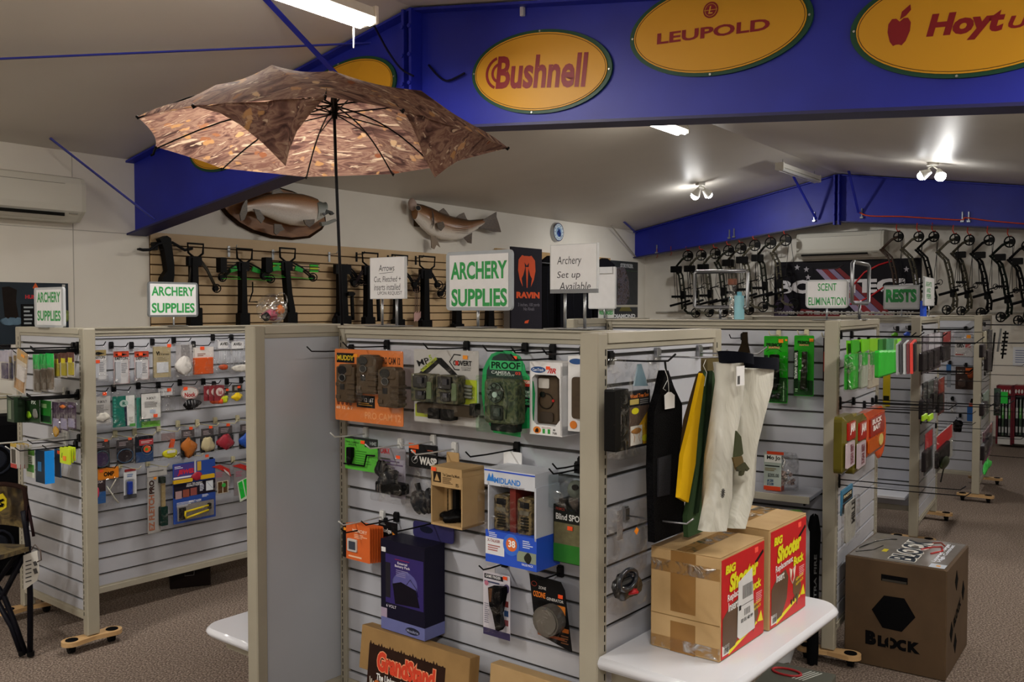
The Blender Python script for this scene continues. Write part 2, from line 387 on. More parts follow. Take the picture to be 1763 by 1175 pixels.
# ================================================================ gondolas: H-shaped slat-wall stands
FACES = {}
def slat_run(parent, T, w, z0, z1, zref, pitch, mats, name='slat', back=None, th=.012, gap=.010, insert=None):
    """separate boards w wide between z0 and z1 in local frame T (x along, y up, z out); a joint at zref + k*pitch"""
    k = math.floor((z1 - zref) / pitch); edges = []
    z = zref + k * pitch
    while z > z0 + .01: edges.append(z); z -= pitch
    tops = [z1] + [e - gap / 2 for e in edges]; bots = [e + gap / 2 for e in edges] + [z0]
    cache = {}
    for tz, bz in zip(tops, bots):
        h = round(tz - bz, 4)
        if h < .006: continue
        if h not in cache:
            b = MB(); b.box(0, 0, 0, w, h, th, ch=.0015); cache[h] = b.mesh(name); cache[h].materials.append(mats)
        o = bpy.data.objects.new(name, cache[h]); link(o); o.parent = parent; o.matrix_local = T @ Matrix.Translation((0, bz, 0))
    if insert:
        b = MB()
        for e in edges: b.box(0, e - gap / 2, .0005, w, e - gap / 2 + .0055, th - .001)
        o = b.build('groove_inserts', insert, parent, T); o['kind'] = 'stuff'
def slots(parent, T, z0, z1, pitch=.0254, w=.0042, h=.017):
    b = MB(); z = z0
    while z < z1: b.box(-w / 2, z, -.001, w / 2, z + h, .0006); z += pitch
    o = b.build('slots', BLACK, parent, T); o['kind'] = 'stuff'
def dolly(parent, T):
    """wooden dumbbell board on casters; local x along the board"""
    b = MB(); pts = []
    for sx in (1, -1):
        for k in range(9):
            a = R(-90 + 180 * k / 8) if sx > 0 else R(90 + 180 * k / 8)
            pts.append((sx * .095 + .045 * math.cos(a), .045 * math.sin(a)))
        pts.append((0, .028 * sx))
    b.prism(pts, .042, .062); o = b.build('dolly', WOOD, parent, T)
    pad = MB()
    for sx in (1, -1): pad.cyl((sx * .095, 0, .062), (0, 0, 1), .028, .027, .003, 18)
    pad.build('pads', BLACKM, o)['kind'] = 'stuff'
    for sx in (1, -1):
        c = MB(); c.cyl((sx * .095 - .012, .008, .021), (1, 0, .0), .021, .021, .024, 16); c.box(sx * .095 - .016, -.006, .02, sx * .095 + .016, .014, .042); c.build('caster', RUBBER, o)
def panel_frame(root, T, w, z0, z1, name):
    """rails framing a slat field in local frame T"""
    b = MB(); b.box(0, z1 - .028, -.002, w, z1, .022, ch=.002); b.build('top_rail', BEIGE_L, root, T)
    b = MB(); b.box(.0, z1 - .043, -.002, w, z1 - .0285, .016, ch=.001); b.build('inner_rail', BEIGE, root, T)
    b = MB(); b.box(0, z0, -.002, w, z0 + .03, .018, ch=.002); b.box(0, z0 + .03, -.002, w, z0 + .038, .014); b.build('bottom_rail', BEIGE_L, root, T)

def gondola(P, e, l, W, k, L, zt, zb, label, gend, glong, mirror=False, ins_end=None, ins_long=None, inner=True, dollies=True, short_long=0):
    """P near outer corner, e away from it along the end panel, l along the long panel.
    gend / glong: (joint z, pitch)"""
    P = Vector(P); e = Vector(e).normalized(); l = Vector(l).normalized(); TH = .058
    root = thing('display_gondola', label, 'shelving'); root.matrix_world = Matrix.Identity(4)
    sgn = -1 if mirror else 1
    # end faces: local x must run to the picture's right.  for a normal stand that is e, for a mirrored one -e
    def frame(org, u, n): return Matrix(((u.x, 0, n.x, org.x), (u.y, 0, n.y, org.y), (0, 1, 0, 0), (0, 0, 0, 1)))
    for which in (0, 1):
        org = P + l * (which * (L + TH)); out = -l if which == 0 else l
        # posts: near and far edge of the end panel
        for q in (0, 1):
            b = MB(); b.box(0, 0, .066, .046, TH, zt - .001, ch=.004)
            b.box(.012, .004, .062, .05, TH - .004, .15)
            base = org + e * (q * (W - .046))
            if which == 1: base = base
            Tm = Matrix(((e.x, l.x, 0, base.x), (e.y, l.y, 0, base.y), (0, 0, 1, 0), (0, 0, 0, 1)))
            if (e.x * l.y - e.y * l.x) < 0:   # keep the frame right-handed
                b = MB(); b.box(0, 0, .066, TH, .046, zt - .001, ch=.004); b.box(.004, .012, .062, TH - .004, .05, .15)
                Tm = Matrix(((l.x, e.x, 0, base.x), (l.y, e.y, 0, base.y), (0, 0, 1, 0), (0, 0, 0, 1)))
            post = b.build('post', BEIGE, root, Tm)
            u = -e if mirror else e; n = out
            if which == 0:
                so = org + e * (.034 if q == 0 else W - .034); 
                slots(root, frame(so, u, n), zb + .02, zt - .045)
                so2 = org + e * (.034 if q == 0 else W - .034)
            if dollies:
                dc = org + e * (.02 if q == 0 else W - .02) + l * TH / 2
                dolly(root, Matrix(((-l.x, e.x if not mirror else e.x, 0, dc.x), (-l.y, e.y, 0, dc.y), (0, 0, 1, 0), (0, 0, 0, 1))))
        # field between the posts
        u = (-e if mirror else e); wI = W - .092
        start = org + e * (.046 if not mirror else W - .046)
        if which == 1: start = org + l * TH + e * (.046 if not mirror else W - .046)
        n = out
        T = frame(start, u, n) @ Matrix.Translation((0, 0, -.020))
        if which == 0:
            bk = MB(); bk.box(0, zb, -.006, wI, zt - .03, 0); back = bk.build('end_panel', GROOVE, root, T)
            I = Matrix.Identity(4)
            slat_run(back, I, wI, zb + .038, zt - .043, gend[0], gend[1], SLATW, insert=ins_end)
            panel_frame(root, T, wI, zb, zt, 'end')
        else:
            bk = MB(); bk.box(0, zb, -.006, wI, zt - .03, .004); bk.build('end_panel', SLATW, root, T)
            panel_frame(root, T, wI, zb, zt, 'end')
        # plain back board seen from inside the H, with its own rails
        ni = -n; ui = -u; si = org + (l * TH if which == 0 else Vector((0, 0))) + e * (.046 if mirror == (which == 0) or True else 0)
        uu = e if (Vector((e.y, -e.x)).dot(ni) > 0) else -e
        si = org + (l * TH if which == 0 else Vector((0, 0))) + (e * .046 if uu.dot(e) > 0 else e * (W - .046))
        Ti = frame(si, uu, ni) @ Matrix.Translation((0, 0, -.018))
        bk = MB(); bk.box(0, zb + .01, 0, wI, zt - .03, .006); bk.build('back_board', BOARD, root, Ti)
        panel_frame(root, Ti @ Matrix.Translation((0, 0, -.004)), wI, zb, zt, 'in')
    # long panel
    ul = (l if mirror else -l); nl = -e
    s0 = P + e * k + l * (TH if mirror else TH + L)
    Tl = frame(s0, ul, nl)
    for x in (0, L - .032):
        b = MB(); b.box(x, zb, -.05, x + .032, zt - .006, .004, ch=.003); b.build('upright', BEIGE, root, Tl)
        slots(root, Tl @ Matrix.Translation((x + .012, 0, .004)), zb + .02, zt - .04, w=.0036)
    w2 = L - .064
    T = Tl @ Matrix.Translation((.032, 0, -.020))
    bk = MB(); bk.box(0, zb, -.03, w2, zt - .03, 0); back = bk.build('long_panel', GROOVE, root, T)
    slat_run(back, Matrix.Identity(4), w2, zb + .038, zt - .043, glong[0], glong[1], SLATW, insert=ins_long)
    panel_frame(root, T, w2, zb, zt - .006, 'long')
    cp = MB(); cp.box(0, zt - .012, -.055, L, zt - .004, .012, ch=.002); cp.build('top_cap', BEIGE_L, root, Tl)
    fe = Face(P, u if not mirror else -e, -l); fl = Face(s0, ul, nl)
    fe.zmax = fl.zmax = zt - .043 - .028
    fe.ul = (.06, W - .06) if not mirror else (-(W - .06), -.06); fl.ul = (.045, L - .045)
    return root, fe, fl

def gz(fc, px, py): return fc.uz(px, py, -.008)[1]
# --- centre stand
eC, lC = Vector((.624, .781)), Vector((-.781, .624))
PC = Vector((.217, 2.292))
tmp = Face(PC, eC, -lC); zE = gz(tmp, 1040.5, 1134); pE = (gz(tmp, 1040.5, 613.6) - zE) / 10
kC, LC_ = .385, 1.40
tmp = Face(PC + eC * kC, -lC, -eC); zL = gz(tmp, 994, 1170); pL = (gz(tmp, 994, 602.6) - zL) / 13
GC, CE, CF = gondola(PC, eC, lC, .70, kC, 1.372, 1.520, .12, 'cream slat-wall stand in the centre with trail cameras and cartons', (zE, pE), (zL, pL))
# --- stand on the side of the air conditioner
lL = Vector((.631, .776)); eL = Vector((-.776, .631)); PL = Vector((-1.962, 4.17))
tmp = Face(PL, -eL, -lL); zE = gz(tmp, 134, 1029.9); pE = (zE * 0 + (gz(tmp, 134, 886.4) - zE) / 5)
tmp = Face(PL + eL * .36, lL, -eL); zL = gz(tmp, 165, 992); pL = (gz(tmp, 165, 884) - zL) / 4
GL, LE, LF = gondola(PL, eL, lL, .72, .36, 1.5, 1.492, .135, 'cream slat-wall stand beneath the wall air conditioner', (zE, pE), (zL, pL), mirror=True, ins_long=ALU)
# --- three stands receding towards the bow wall
eR, lR = Vector((.53, .848)), Vector((-.848, .53))
PR1, PR2, PR3 = Vector((1.427, 3.99)), Vector((2.69, 6.0)), Vector((3.815, 7.4))
def rstand(P, lab, k=.38, W=.97, L=1.25, ge=None, gl=None, ins=None):
    return gondola(P, eR, lR, W, k, L, 1.53, .14, lab, ge, gl, ins_end=ins, ins_long=ins)
G1, E1, L1 = rstand(PR1, 'cream slat-wall stand with green game calls and scent packs', .38, .97, 1.25, (.741, .082), (.7613, .0797))
G2, E2, L2 = rstand(PR2, 'second cream slat-wall stand, before the bow wall', .45, .95, 1.2, (.741, .082), (.76, .082))
G3, E3, L3 = rstand(PR3, 'farthest cream slat-wall stand, near the arrow racks', .45, .95, 1.0, (.741, .082), (.76, .082), ALU)
# ================================================================ lamps
def tube_light(c, yaw, length, label, lit=True, width=.13, power=TUBE_W, drop=.05, slope=0):
    """a two-tube strip lamp hanging below the ceiling: housing, diffuser, end caps, chains"""
    root = thing('tube_lamp', label, 'lamp', Matrix.Translation(c) @ Matrix.Rotation(yaw, 4, 'Z'), None)
    w, h = width / 2, .05; L = length / 2
    b = MB(); b.prism([(-w, 0), (w, 0), (w * .75, h), (-w * .75, h)], -L, L, 0, Matrix(((0, 0, 1, 0), (1, 0, 0, 0), (0, 1, 0, 0), (0, 0, 0, 1)))); b.build('housing', M('#e6e4dc', 'p'), root)
    for s in (-1, 1):
        b = MB(); b.box(s * L - .012, -w - .004, -.028, s * L + .012, w + .004, h + .004, ch=.004); b.build('end_cap', M('#e6e4dc', 'p'), root)
        b = MB(); b.tube([(s * L * .85, 0, h), (s * L * .85, 0, h + drop)], .0025, 5); b.build('hanger', M('#777777', 'k'), root)
    b = MB()
    for y in (-.5, .5): b.cyl((-L + .012, y * w, -.018), (1, 0, 0), .019, .019, 2 * L - .024, 10)
    b.build('tubes', emit('#fff6ea', 34) if lit else M('#d8d8d4', 'g'), root)
    if lit:
        area_light('strip_light', c + Vector((0, 0, -.05)), (0, 0, yaw), length * .95, width * .9, power, (1, .965, .9))
    return root
Y1 = at(632, 42, 4.4); Yd = Vector((EA.x, EA.y, 0))
tc_ = Y1 - Yd * .61
tl = tube_light(tc_ + Vector((0, 0, .02)), YAW_A, 1.22, 'lit strip lamp hanging above the camouflage umbrella', drop=.2, power=22)
b = MB(); b.tube([(.55, .03, -.02), (.55, .03, -.14)], .004, 6); b.build('pull_cord', M('#efeee8', 'p'), tl)
p2 = ceil_hit(1127, 209, 0, .16)
tube_light(p2, YAW_A, 1.0, 'small lit strip lamp just beneath the near blue beam', power=34)
p3 = ceil_hit(1376, 300, 0, .12)
tube_light(p3, YAW_A, 1.25, 'unlit strip lamp near the far roof beam', lit=False, width=.09)
# lamps behind and beside the camera, same rows
for i, (t, s) in enumerate(((-4.6, 2.9), (-7.4, 2.9), (-4.0, 6.6), (-6.8, 6.6), (-.9, 6.6), (2.2, 6.4))):
    p = room(t, s); tube_light(Vector((p.x, p.y, ceil_z(s) - .16)), YAW_A, 1.22, ['strip lamp behind the viewer under the ridge', 'strip lamp at the shop entrance under the ridge', 'strip lamp over the aisle where the viewer stands', 'strip lamp over the entrance aisle', 'strip lamp over the aisle beside the block target', 'strip lamp over the aisle by the arrow racks'][i], power=TUBE_W * (1.5, 1.1, .9, .6, .5, .5)[i])

def flood(px, py, side, label, heads):
    base = ceil_hit(px, py - 12, side, 0)
    root = thing('flood_lamp', label, 'lamp', Matrix.Translation(base))
    b = MB(); b.cyl((0, 0, -.03), (0, 0, 1), .055, .055, .03, 20); b.build('mounting_plate', M('#d9d7cf', 'p'), root)
    for i, (px2, py2, dx, aim, big) in enumerate(heads):
        v = Vector(aim).normalized(); c = Vector((dx, -.03, -.12))
        b = MB(); b.tube([(0, 0, -.03), (dx * .6, -.01, -.06), tuple(c - v * .05)], .009, 6); b.build('arm', M('#c9c7bf', 'p'), root)
        b = MB(); b.cyl(c - v * .06, v, .022, .055, .09, 18); b.build('lamp_head', M('#d9d7cf', 'p'), root)
        b = MB(); b.sphere(c + v * .035, .05 if big else .042, 16, 10); b.build('bulb', emit('#ffffff', 70 if big else 30), root)
        l = bpy.data.lights.new('flood', 'SPOT'); l.energy = SPOT_W * (2.2 if big else 1.2); l.spot_size = R(125); l.spot_blend = .8; l.shadow_soft_size = .05; l.color = (1, .97, .93)
        lo = link(bpy.data.objects.new('flood_light', l)); lo.location = base + c + v * .1; lo.rotation_euler = v.to_track_quat('-Z', 'Y').to_euler()
    l = bpy.data.lights.new('flood_spill', 'POINT'); l.energy = 3.2; l.shadow_soft_size = .06; l.color = (1, .97, .93)
    lo = link(bpy.data.objects.new('flood_spill', l)); lo.location = base + Vector((0, 0, -.2))
flood(1206, 327, 0, 'twin flood lamp on the slope over the slat wall', [(1200, 328, -.05, (-.3, .3, -.6), True), (1220, 327, .07, (.6, .3, -.5), False)])
flood(1606, 292, 1, 'brightest twin flood lamp above the far bows', [(1590, 294, -.09, (-.7, .3, -.4), False), (1614, 290, .06, (-.1, -.5, -.6), True)])
# ================================================================ hanging packs: everything measured on a face in photograph pixels
def mt(c): return M(c) if isinstance(c, str) else c
HOOKC = {'k': M('#141416', 'p'), 'w': M('#d8d8d6', 'p'), 'c': M('#9b9ca0', 'k'), 'y': M('#cfc8a6', 'p')}
def hook(fc, u, z, ln, col, label, group=None, tip=.022):
    z = min(z, fc.zmax); u = max(fc.ul[0], min(fc.ul[1], u))
    root = thing('peg_hook', label, 'hook', fc.mat(u, z, .0), group)
    b = MB(); b.box(-.011, -.012, -.0074, .011, .020, .0045, ch=.001); b.box(-.009, .014, -.0074, .009, .024, .002); b.build('back_plate', HOOKC[col], root)
    b = MB(); b.tube([(0, 0, .003), (0, .001, ln * .6), (0, .004, ln - tip * .6), (0, .004 + tip * .8, ln + tip * .35)], .0026, 6); b.build('rod', HOOKC[col], root)
    return root
class Ctx: pass
def pk(fc, box, out, name, cat, label, ops, hk='k', hl=None, hx=None, n=1, dn=.018, group=None, rot=0, hlabel=None, hdy=-.004, dx=0.0):
    """box: px box of the pack as the photo shows its front at distance `out` from the face.  ops in photo px."""
    x0, y0, x1, y1 = box; xm, ym = (x0 + x1) / 2, (y0 + y1) / 2
    uc, zt = fc.uz(xm, y0, out)
    dep = [0.0]
    def U(px): return fc.uz(px, ym, out + dep[0])[0] - uc
    def Z(py): return fc.uz(xm, py, out + dep[0])[1] - zt
    m = fc.mat(uc, zt, out) @ Matrix.Rotation(R(rot), 4, 'Z')
    root = thing(name, label, cat, m, group); n0 = len(COL.objects)
    for op in ops:
        k = op[0]
        dep[0] = max(0, {'b': lambda: op[8], 't': lambda: op[7], 'e': lambda: op[8], 'r': lambda: op[7], 'p': lambda: op[5], 'w': lambda: op[4], 'o': lambda: (op[7] + op[8]) / 2, 'l': lambda: op[7], 'c': lambda: op[6] * .5, 's': lambda: op[3]}[k]())
        if k == 'b':
            _, nm, mm, a, b_, c, d, z0, z1 = op[:9]; r = op[9] if len(op) > 9 else .002; tp = op[10] if len(op) > 10 else 0
            q = MB()
            if r <= 0: q.box(U(a), Z(d), z0, U(c), Z(b_), z1)
            else: q.rbox(U(a), Z(d), U(c), Z(b_), z0, z1, r, n=3, top=tp)
            o = q.build(nm, mt(mm), root)
        elif k == 't':
            _, s, mm, a, b_, c, d, z = op[:8]; bo = op[8] if len(op) > 8 else .01; ro = op[9] if len(op) > 9 else 0
            text(s, mt(mm), root, U(a), U(c), Z(d), Z(b_), z, bold=bo, rot=ro, shear=op[10] if len(op) > 10 else 0)
        elif k == 'e':
            _, nm, mm, a, b_, c, d, z0, z1 = op[:9]; N = 20
            pts = [((U(a) + U(c)) / 2 + (U(c) - U(a)) / 2 * math.cos(2 * math.pi * i / N), (Z(b_) + Z(d)) / 2 + (Z(b_) - Z(d)) / 2 * math.sin(2 * math.pi * i / N)) for i in range(N)]
            q = MB(); q.prism(pts, z0, z1); q.build(nm, mt(mm), root)
        elif k == 'r':   # ring
            _, nm, mm, a, b_, c, d, z, rr = op[:9]; N = 24
            pts = [((U(a) + U(c)) / 2 + (U(c) - U(a)) / 2 * math.cos(2 * math.pi * i / N), (Z(b_) + Z(d)) / 2 + (Z(b_) - Z(d)) / 2 * math.sin(2 * math.pi * i / N), z) for i in range(N)]
            q = MB(); q.tube(pts, rr, 6, closed=True); q.build(nm, mt(mm), root)
        elif k == 'p':
            _, nm, mm, pts, z0, z1 = op[:6]; q = MB(); q.prism([(U(x), Z(y)) for x, y in pts], z0, z1); q.build(nm, mt(mm), root)
        elif k == 'w':   # wire/tube through px points
            _, nm, mm, pts, z, rr = op[:6]; q = MB(); q.tube([(U(x), Z(y), z) for x, y in pts], rr, 6); q.build(nm, mt(mm), root)
        elif k == 'o':
            _, nm, mm, a, b_, c, d, z0, z1, sd = op[:10]; amp = op[10] if len(op) > 10 else .16
            q = MB(); q.blob(((U(a) + U(c)) / 2, (Z(b_) + Z(d)) / 2, (z0 + z1) / 2), abs(U(c) - U(a)) / 2, abs(Z(b_) - Z(d)) / 2, (z1 - z0) / 2, sd, amp, 14, 9); q.build(nm, mt(mm), root)
        elif k == 'l':
            _, mm, a, b_, c, d, nn, z = op[:8]; q = MB(); rnd = random.Random(int(a * 7 + b_)); h = (Z(b_) - Z(d)) / nn
            for i in range(nn):
                y = Z(b_) - h * (i + .75); q.box(U(a), y, z, U(a) + (U(c) - U(a)) * rnd.uniform(.6, 1), y + h * .45, z + .0004)
            q.build('small_print', mt(mm), root)['kind'] = 'stuff'
        elif k == 'c':
            _, a, b_, c, d, z0, z1 = op[:7]; q = MB(); tint = op[7] if len(op) > 7 else '#ffffff'; al = op[8] if len(op) > 8 else .16
            q.rbox(U(a), Z(d), U(c), Z(b_), z0, z1, .006, n=3, top=min(.012, (z1 - z0) * .6)); q.build('clear_cover', clear(tint, al), root)
        elif k == 's':
            _, a, b_, z = op[:4]; cc = op[4] if len(op) > 4 else '#ff5726'; s = op[5] if len(op) > 5 else 7
            q = MB(); q.box(U(a), Z(b_ + s * .8), z, U(a + s), Z(b_), z + .0008); q.build('price_sticker', M(cc, 'p', .02), root)
    bpy.context.view_layer.update() if False else None
    items = [root]
    if n > 1:
        KIDS_of = list(root.children) if False else [o for o in bpy.data.objects if o.parent == root]
        root['_kids'] = 0; del root['_kids']
        for i in range(1, n):
            c = root.copy(); link(c); c.matrix_world = m @ Matrix.Translation((dx * i, 0, -dn * i)) if True else m
            items.append(c)
            for ch in KIDS_of: cc = ch.copy(); link(cc); cc.parent = c
        PENDING.append((root, items, len(KIDS_of)))
    SUBS = [c_ for c_ in COL.objects[n0:] if c_.type == 'MESH']
    if hk:
        lab = hlabel or ('peg hook carrying the ' + label)
        lab = ' '.join(lab.split()[:14]); i = 2
        while lab in LABELS: lab = lab + ' again'
        ln = hl or out + .05; top = max([v.co.y for c_ in SUBS for v in c_.data.vertices] + [0]); hdy = min(hdy, -top - .0035)
        uh = uc if hx is None else fc.uz(hx, y0 + 6, out)[0]
        hook(fc, uh, zt - hdy, ln, hk, lab)
    return root
PENDING = []
GR, WH, BK = '#2c8a3c', '#e9e9ea', '#151517'
TX, TK = M('#f2f2f2', 'p', .01), M('#1a1a1c', 'p', .01)
# ================================================================ goods on the centre stand, long face
C = CF
OR = '#d9793a'; CAMB = M('#4a3b2a', 'p', .3, 60); GLS = M('#0a0a0c', 'g')
def trailcam(x0, y0, x1, y1, z0=.012, dz=.035, body=CAMB):
    w, h = x1 - x0, y1 - y0; xm = (x0 + x1) / 2
    ops = [('b', 'camera_body', body, x0, y0 + h * .06, x1, y1 - h * .04, z0, z0 + dz, .008, .006)]
    ops += [('b', 'camera_top', body, x0 + w * .12, y0, x1 - w * .12, y0 + h * .3, z0, z0 + dz + .003, .012, .006)]
    for q in (.42, .56, .70, .84): ops.append(('b', 'armour_rib', body, x0 + w * .58, y0 + h * q, x1 + w * .02, y0 + h * (q + .07), z0, z0 + dz + .005, .003, .003))
    for q in (.46, .78): ops.append(('b', 'armour_rib', body, x0 - w * .02, y0 + h * q, x0 + w * .22, y0 + h * (q + .1), z0, z0 + dz + .004, .003, .003))
    ops += [('e', 'sensor_window', GLS, x0 + w * .1, y0 + h * .04, x0 + w * .58, y0 + h * .26, z0 + dz, z0 + dz + .005), ('e', 'lens', GLS, x0 + w * .2, y0 + h * .27, x0 + w * .5, y0 + h * .42, z0 + dz, z0 + dz + .006),
            ('r', 'lens_ring', M('#8a8a88', 'k'), x0 + w * .18, y0 + h * .26, x0 + w * .52, y0 + h * .43, z0 + dz + .005, .0012),
            ('b', 'camera_badge', '#2b2a2a', x0 + w * .24, y0 + h * .5, x0 + w * .46, y0 + h * .64, z0 + dz, z0 + dz + .002)]
    return ops
pk(C, (577, 603, 694, 729), .10, 'camera_pack', 'trail camera pack', 'orange card holding three brown trail cameras under clear plastic',
   [('b', 'backing_card', OR, 577, 603, 694, 729, 0, .002, .006), ('b', 'black_band', BK, 580, 610, 610, 627, .002, .003, 0), ('t', 'MUDDY', '#e2c11e', 581, 614, 609, 623, .0035, .03),
    ('t', 'PRO CAM 12', '#3a1e10', 656, 614, 689, 626, .0025, .02), ('t', 'PRO CAM 12', '#e59a62', 628, 710, 690, 722, .0025, .02),
    ('b', 'black_label', BK, 614, 682, 645, 703, .002, .003, 0), ('t', '60  12  .6T', '#dddddd', 617, 686, 643, 693, .0035, .01), ('l', '#b8862e', 617, 694, 643, 700, 2, .0032),
    ('t', '60 12 .6 7', '#f0d7c0', 579, 704, 607, 709, .0025, .01)] + [('o', 'icon', '#7d3a1d', 580 + i * 7, 694, 585 + i * 7, 702, .002, .003, 0, 0) for i in range(4)]
   + trailcam(578, 630, 609, 700) + trailcam(613, 612, 646, 682) + trailcam(650, 631, 685, 702)
   + [('s', 609, 611, .004, '#f0961e', 7), ('c', 575, 601, 699, 731, .001, .052, '#ffffff', .05)], hk='k', hl=.2, hx=630)
pk(C, (713, 603, 824, 731), .10, 'camera_pack', 'trail camera pack', 'white card with two dark trail cameras, black chevron and hexagon mark',
   [('b', 'backing_card', '#b9b7b4', 713, 603, 824, 731, 0, .002, .004), ('t', 'MP', '#1b1b1d', 717, 618, 738, 634, .0025, .015, 20), ('t', '5', '#9bb32c', 738, 612, 744, 622, .0025, .03, 20),
    ('p', 'chevron', BK, [(718, 648), (752, 617), (760, 617), (788, 645), (776, 645), (755, 627), (734, 648)], .002, .003), ('p', 'combo_band', '#a7b532', [(723, 640), (750, 616), (753, 620), (728, 643)], .0031, .0036),
    ('t', 'PACK COMBO', '#2b2f10', 724, 619, 752, 641, .004, .01, 38),
    ('w', 'hexagon_mark', BK, [(791, 636), (783, 636), (774, 623), (782, 610), (793, 611)], .003, .0018), ('t', 'COVERT', BK, 780, 620, 812, 629, .0035, .03), ('t', 'SCOUTING\nCAMERAS', '#555555', 794, 631, 811, 637, .0025), ('b', 'red_mark', '#c2281e', 784, 621, 789, 628, .0036, .004, 0),
    ('b', 'yellow_green_patch', '#b9c730', 795, 652, 821, 694, .002, .0028, 0), ('b', 'yellow_green_patch', '#a9b52c', 715, 700, 740, 722, .002, .0028, 0),
    ('b', 'strap', M('#3d3326', 'm'), 717, 697, 815, 716, .006, .03, .006), ('b', 'buckle', BLACK, 736, 706, 756, 724, .01, .045, .004), ('b', 'buckle', BLACK, 758, 706, 776, 725, .01, .045, .004), ('b', 'buckle', BLACK, 808, 692, 818, 712, .01, .036, .004)]
   + sum([[('b', 'camera_body', CAMO_G, x, 647, x + 37, 696, .01, .05, .007, .005), ('b', 'camera_hood', GLS, x + 3, 649, x + 26, 671, .05, .058, .005, .003), ('b', 'lens', M('#2a2a30', 'g'), x + 11, 653, x + 19, 664, .058, .064, .003), ('b', 'sensor', GLS, x + 7, 676, x + 24, 692, .05, .056, .005, .003), ('b', 'lens', M('#33343c', 'g'), x + 12, 678, x + 19, 685, .056, .060, .002), ('b', 'side_strap', '#5c6b4c', x + 27, 660, x + 35, 690, .05, .054, .004)] for x in (707, 750)], [])
   + [('w', 'battery_row', M('#777b70', 'p'), [(793, 662 + 6 * i), (812, 664 + 6 * i)], .012, .005) for i in range(4)]
   + [('s', 797, 611, .004, '#ee9422', 8), ('c', 703, 602, 828, 733, .001, .062, '#ffffff', .05)], hl=.2, hx=768)
pk(C, (829, 604, 921, 751), .11, 'camera_pack', 'trail camera pack', 'round-topped green card with one camouflage trail camera',
   [('p', 'backing_card', '#1f9a58', [(831, 640), (838, 624), (846, 611), (862, 604), (880, 605), (895, 613), (903, 628), (905, 640), (918, 655), (921, 675), (918, 733), (896, 737), (896, 751), (850, 748), (834, 720), (829, 680)], 0, .002),
    ('p', 'dark_frame', '#20312f', [(838, 640), (849, 616), (862, 609), (880, 610), (892, 617), (900, 650), (911, 665), (908, 700), (896, 735), (850, 735), (834, 700)], .002, .0026),
    ('b', 'green_band', '#38b46a', 843, 622, 898, 638, .0027, .0035, 0), ('t', 'PROOF', '#0f2b1d', 846, 624, 896, 636, .0038, .03), ('t', 'CAMERA', '#cfd8d2', 846, 640, 879, 645, .0032, .01), ('t', '03', '#d6452e', 887, 640, 896, 645, .0032, .03), ('t', 'BLACKOUT', '#cfd8d2', 855, 645, 886, 648, .0032),
    ('b', 'red_label', '#c93a2c', 900, 653, 914, 664, .003, .0036, 0), ('t', '4GB', '#f2e0d8', 901, 654, 912, 659, .004, .02), ('t', '12MP\nPHOTO', '#d9efe2', 902, 671, 914, 682, .003, .02), ('b', 'black_label', BK, 901, 683, 916, 699, .0028, .0034, 0), ('t', '720P HD\nVIDEO', '#5fd38f', 902, 685, 915, 695, .0037, .02),
    ('b', 'camera_body', CAMO_G, 833, 655, 889, 732, .012, .055, .014, .008), ('b', 'battery_door', BK, 844, 722, 888, 745, .01, .04, .006, .004), ('e', 'flash_window', GLS, 838, 660, 866, 696, .055, .059), ('e', 'lens', M('#b8bcc0', 'g'), 847, 677, 855, 687, .059, .064), ('r', 'flash_ring', M('#3c3f3c', 'g'), 839, 661, 865, 695, .059, .002)]
   + [('e', 'flash_led', M('#4a4d4a', 'g'), 850 + 10 * math.cos(a) - 3, 678 + 12 * math.sin(a) - 3, 850 + 10 * math.cos(a) + 3, 678 + 12 * math.sin(a) + 3, .058, .061) for a in [i * math.pi / 4 for i in range(8)]]
   + [('b', 'sensor', GLS, 843, 700, 865, 726, .055, .060, .006, .004), ('b', 'lens', M('#2e3436', 'g'), 849, 705, 860, 719, .06, .063, .002), ('w', 'side_rail', M('#30382c', 'p'), [(870, 665), (874, 690), (871, 722)], .055, .003),
      ('s', 883, 613, .004), ('c', 829, 648, 897, 746, .002, .066, '#dfffe8', .09)], hl=.2, hx=866)
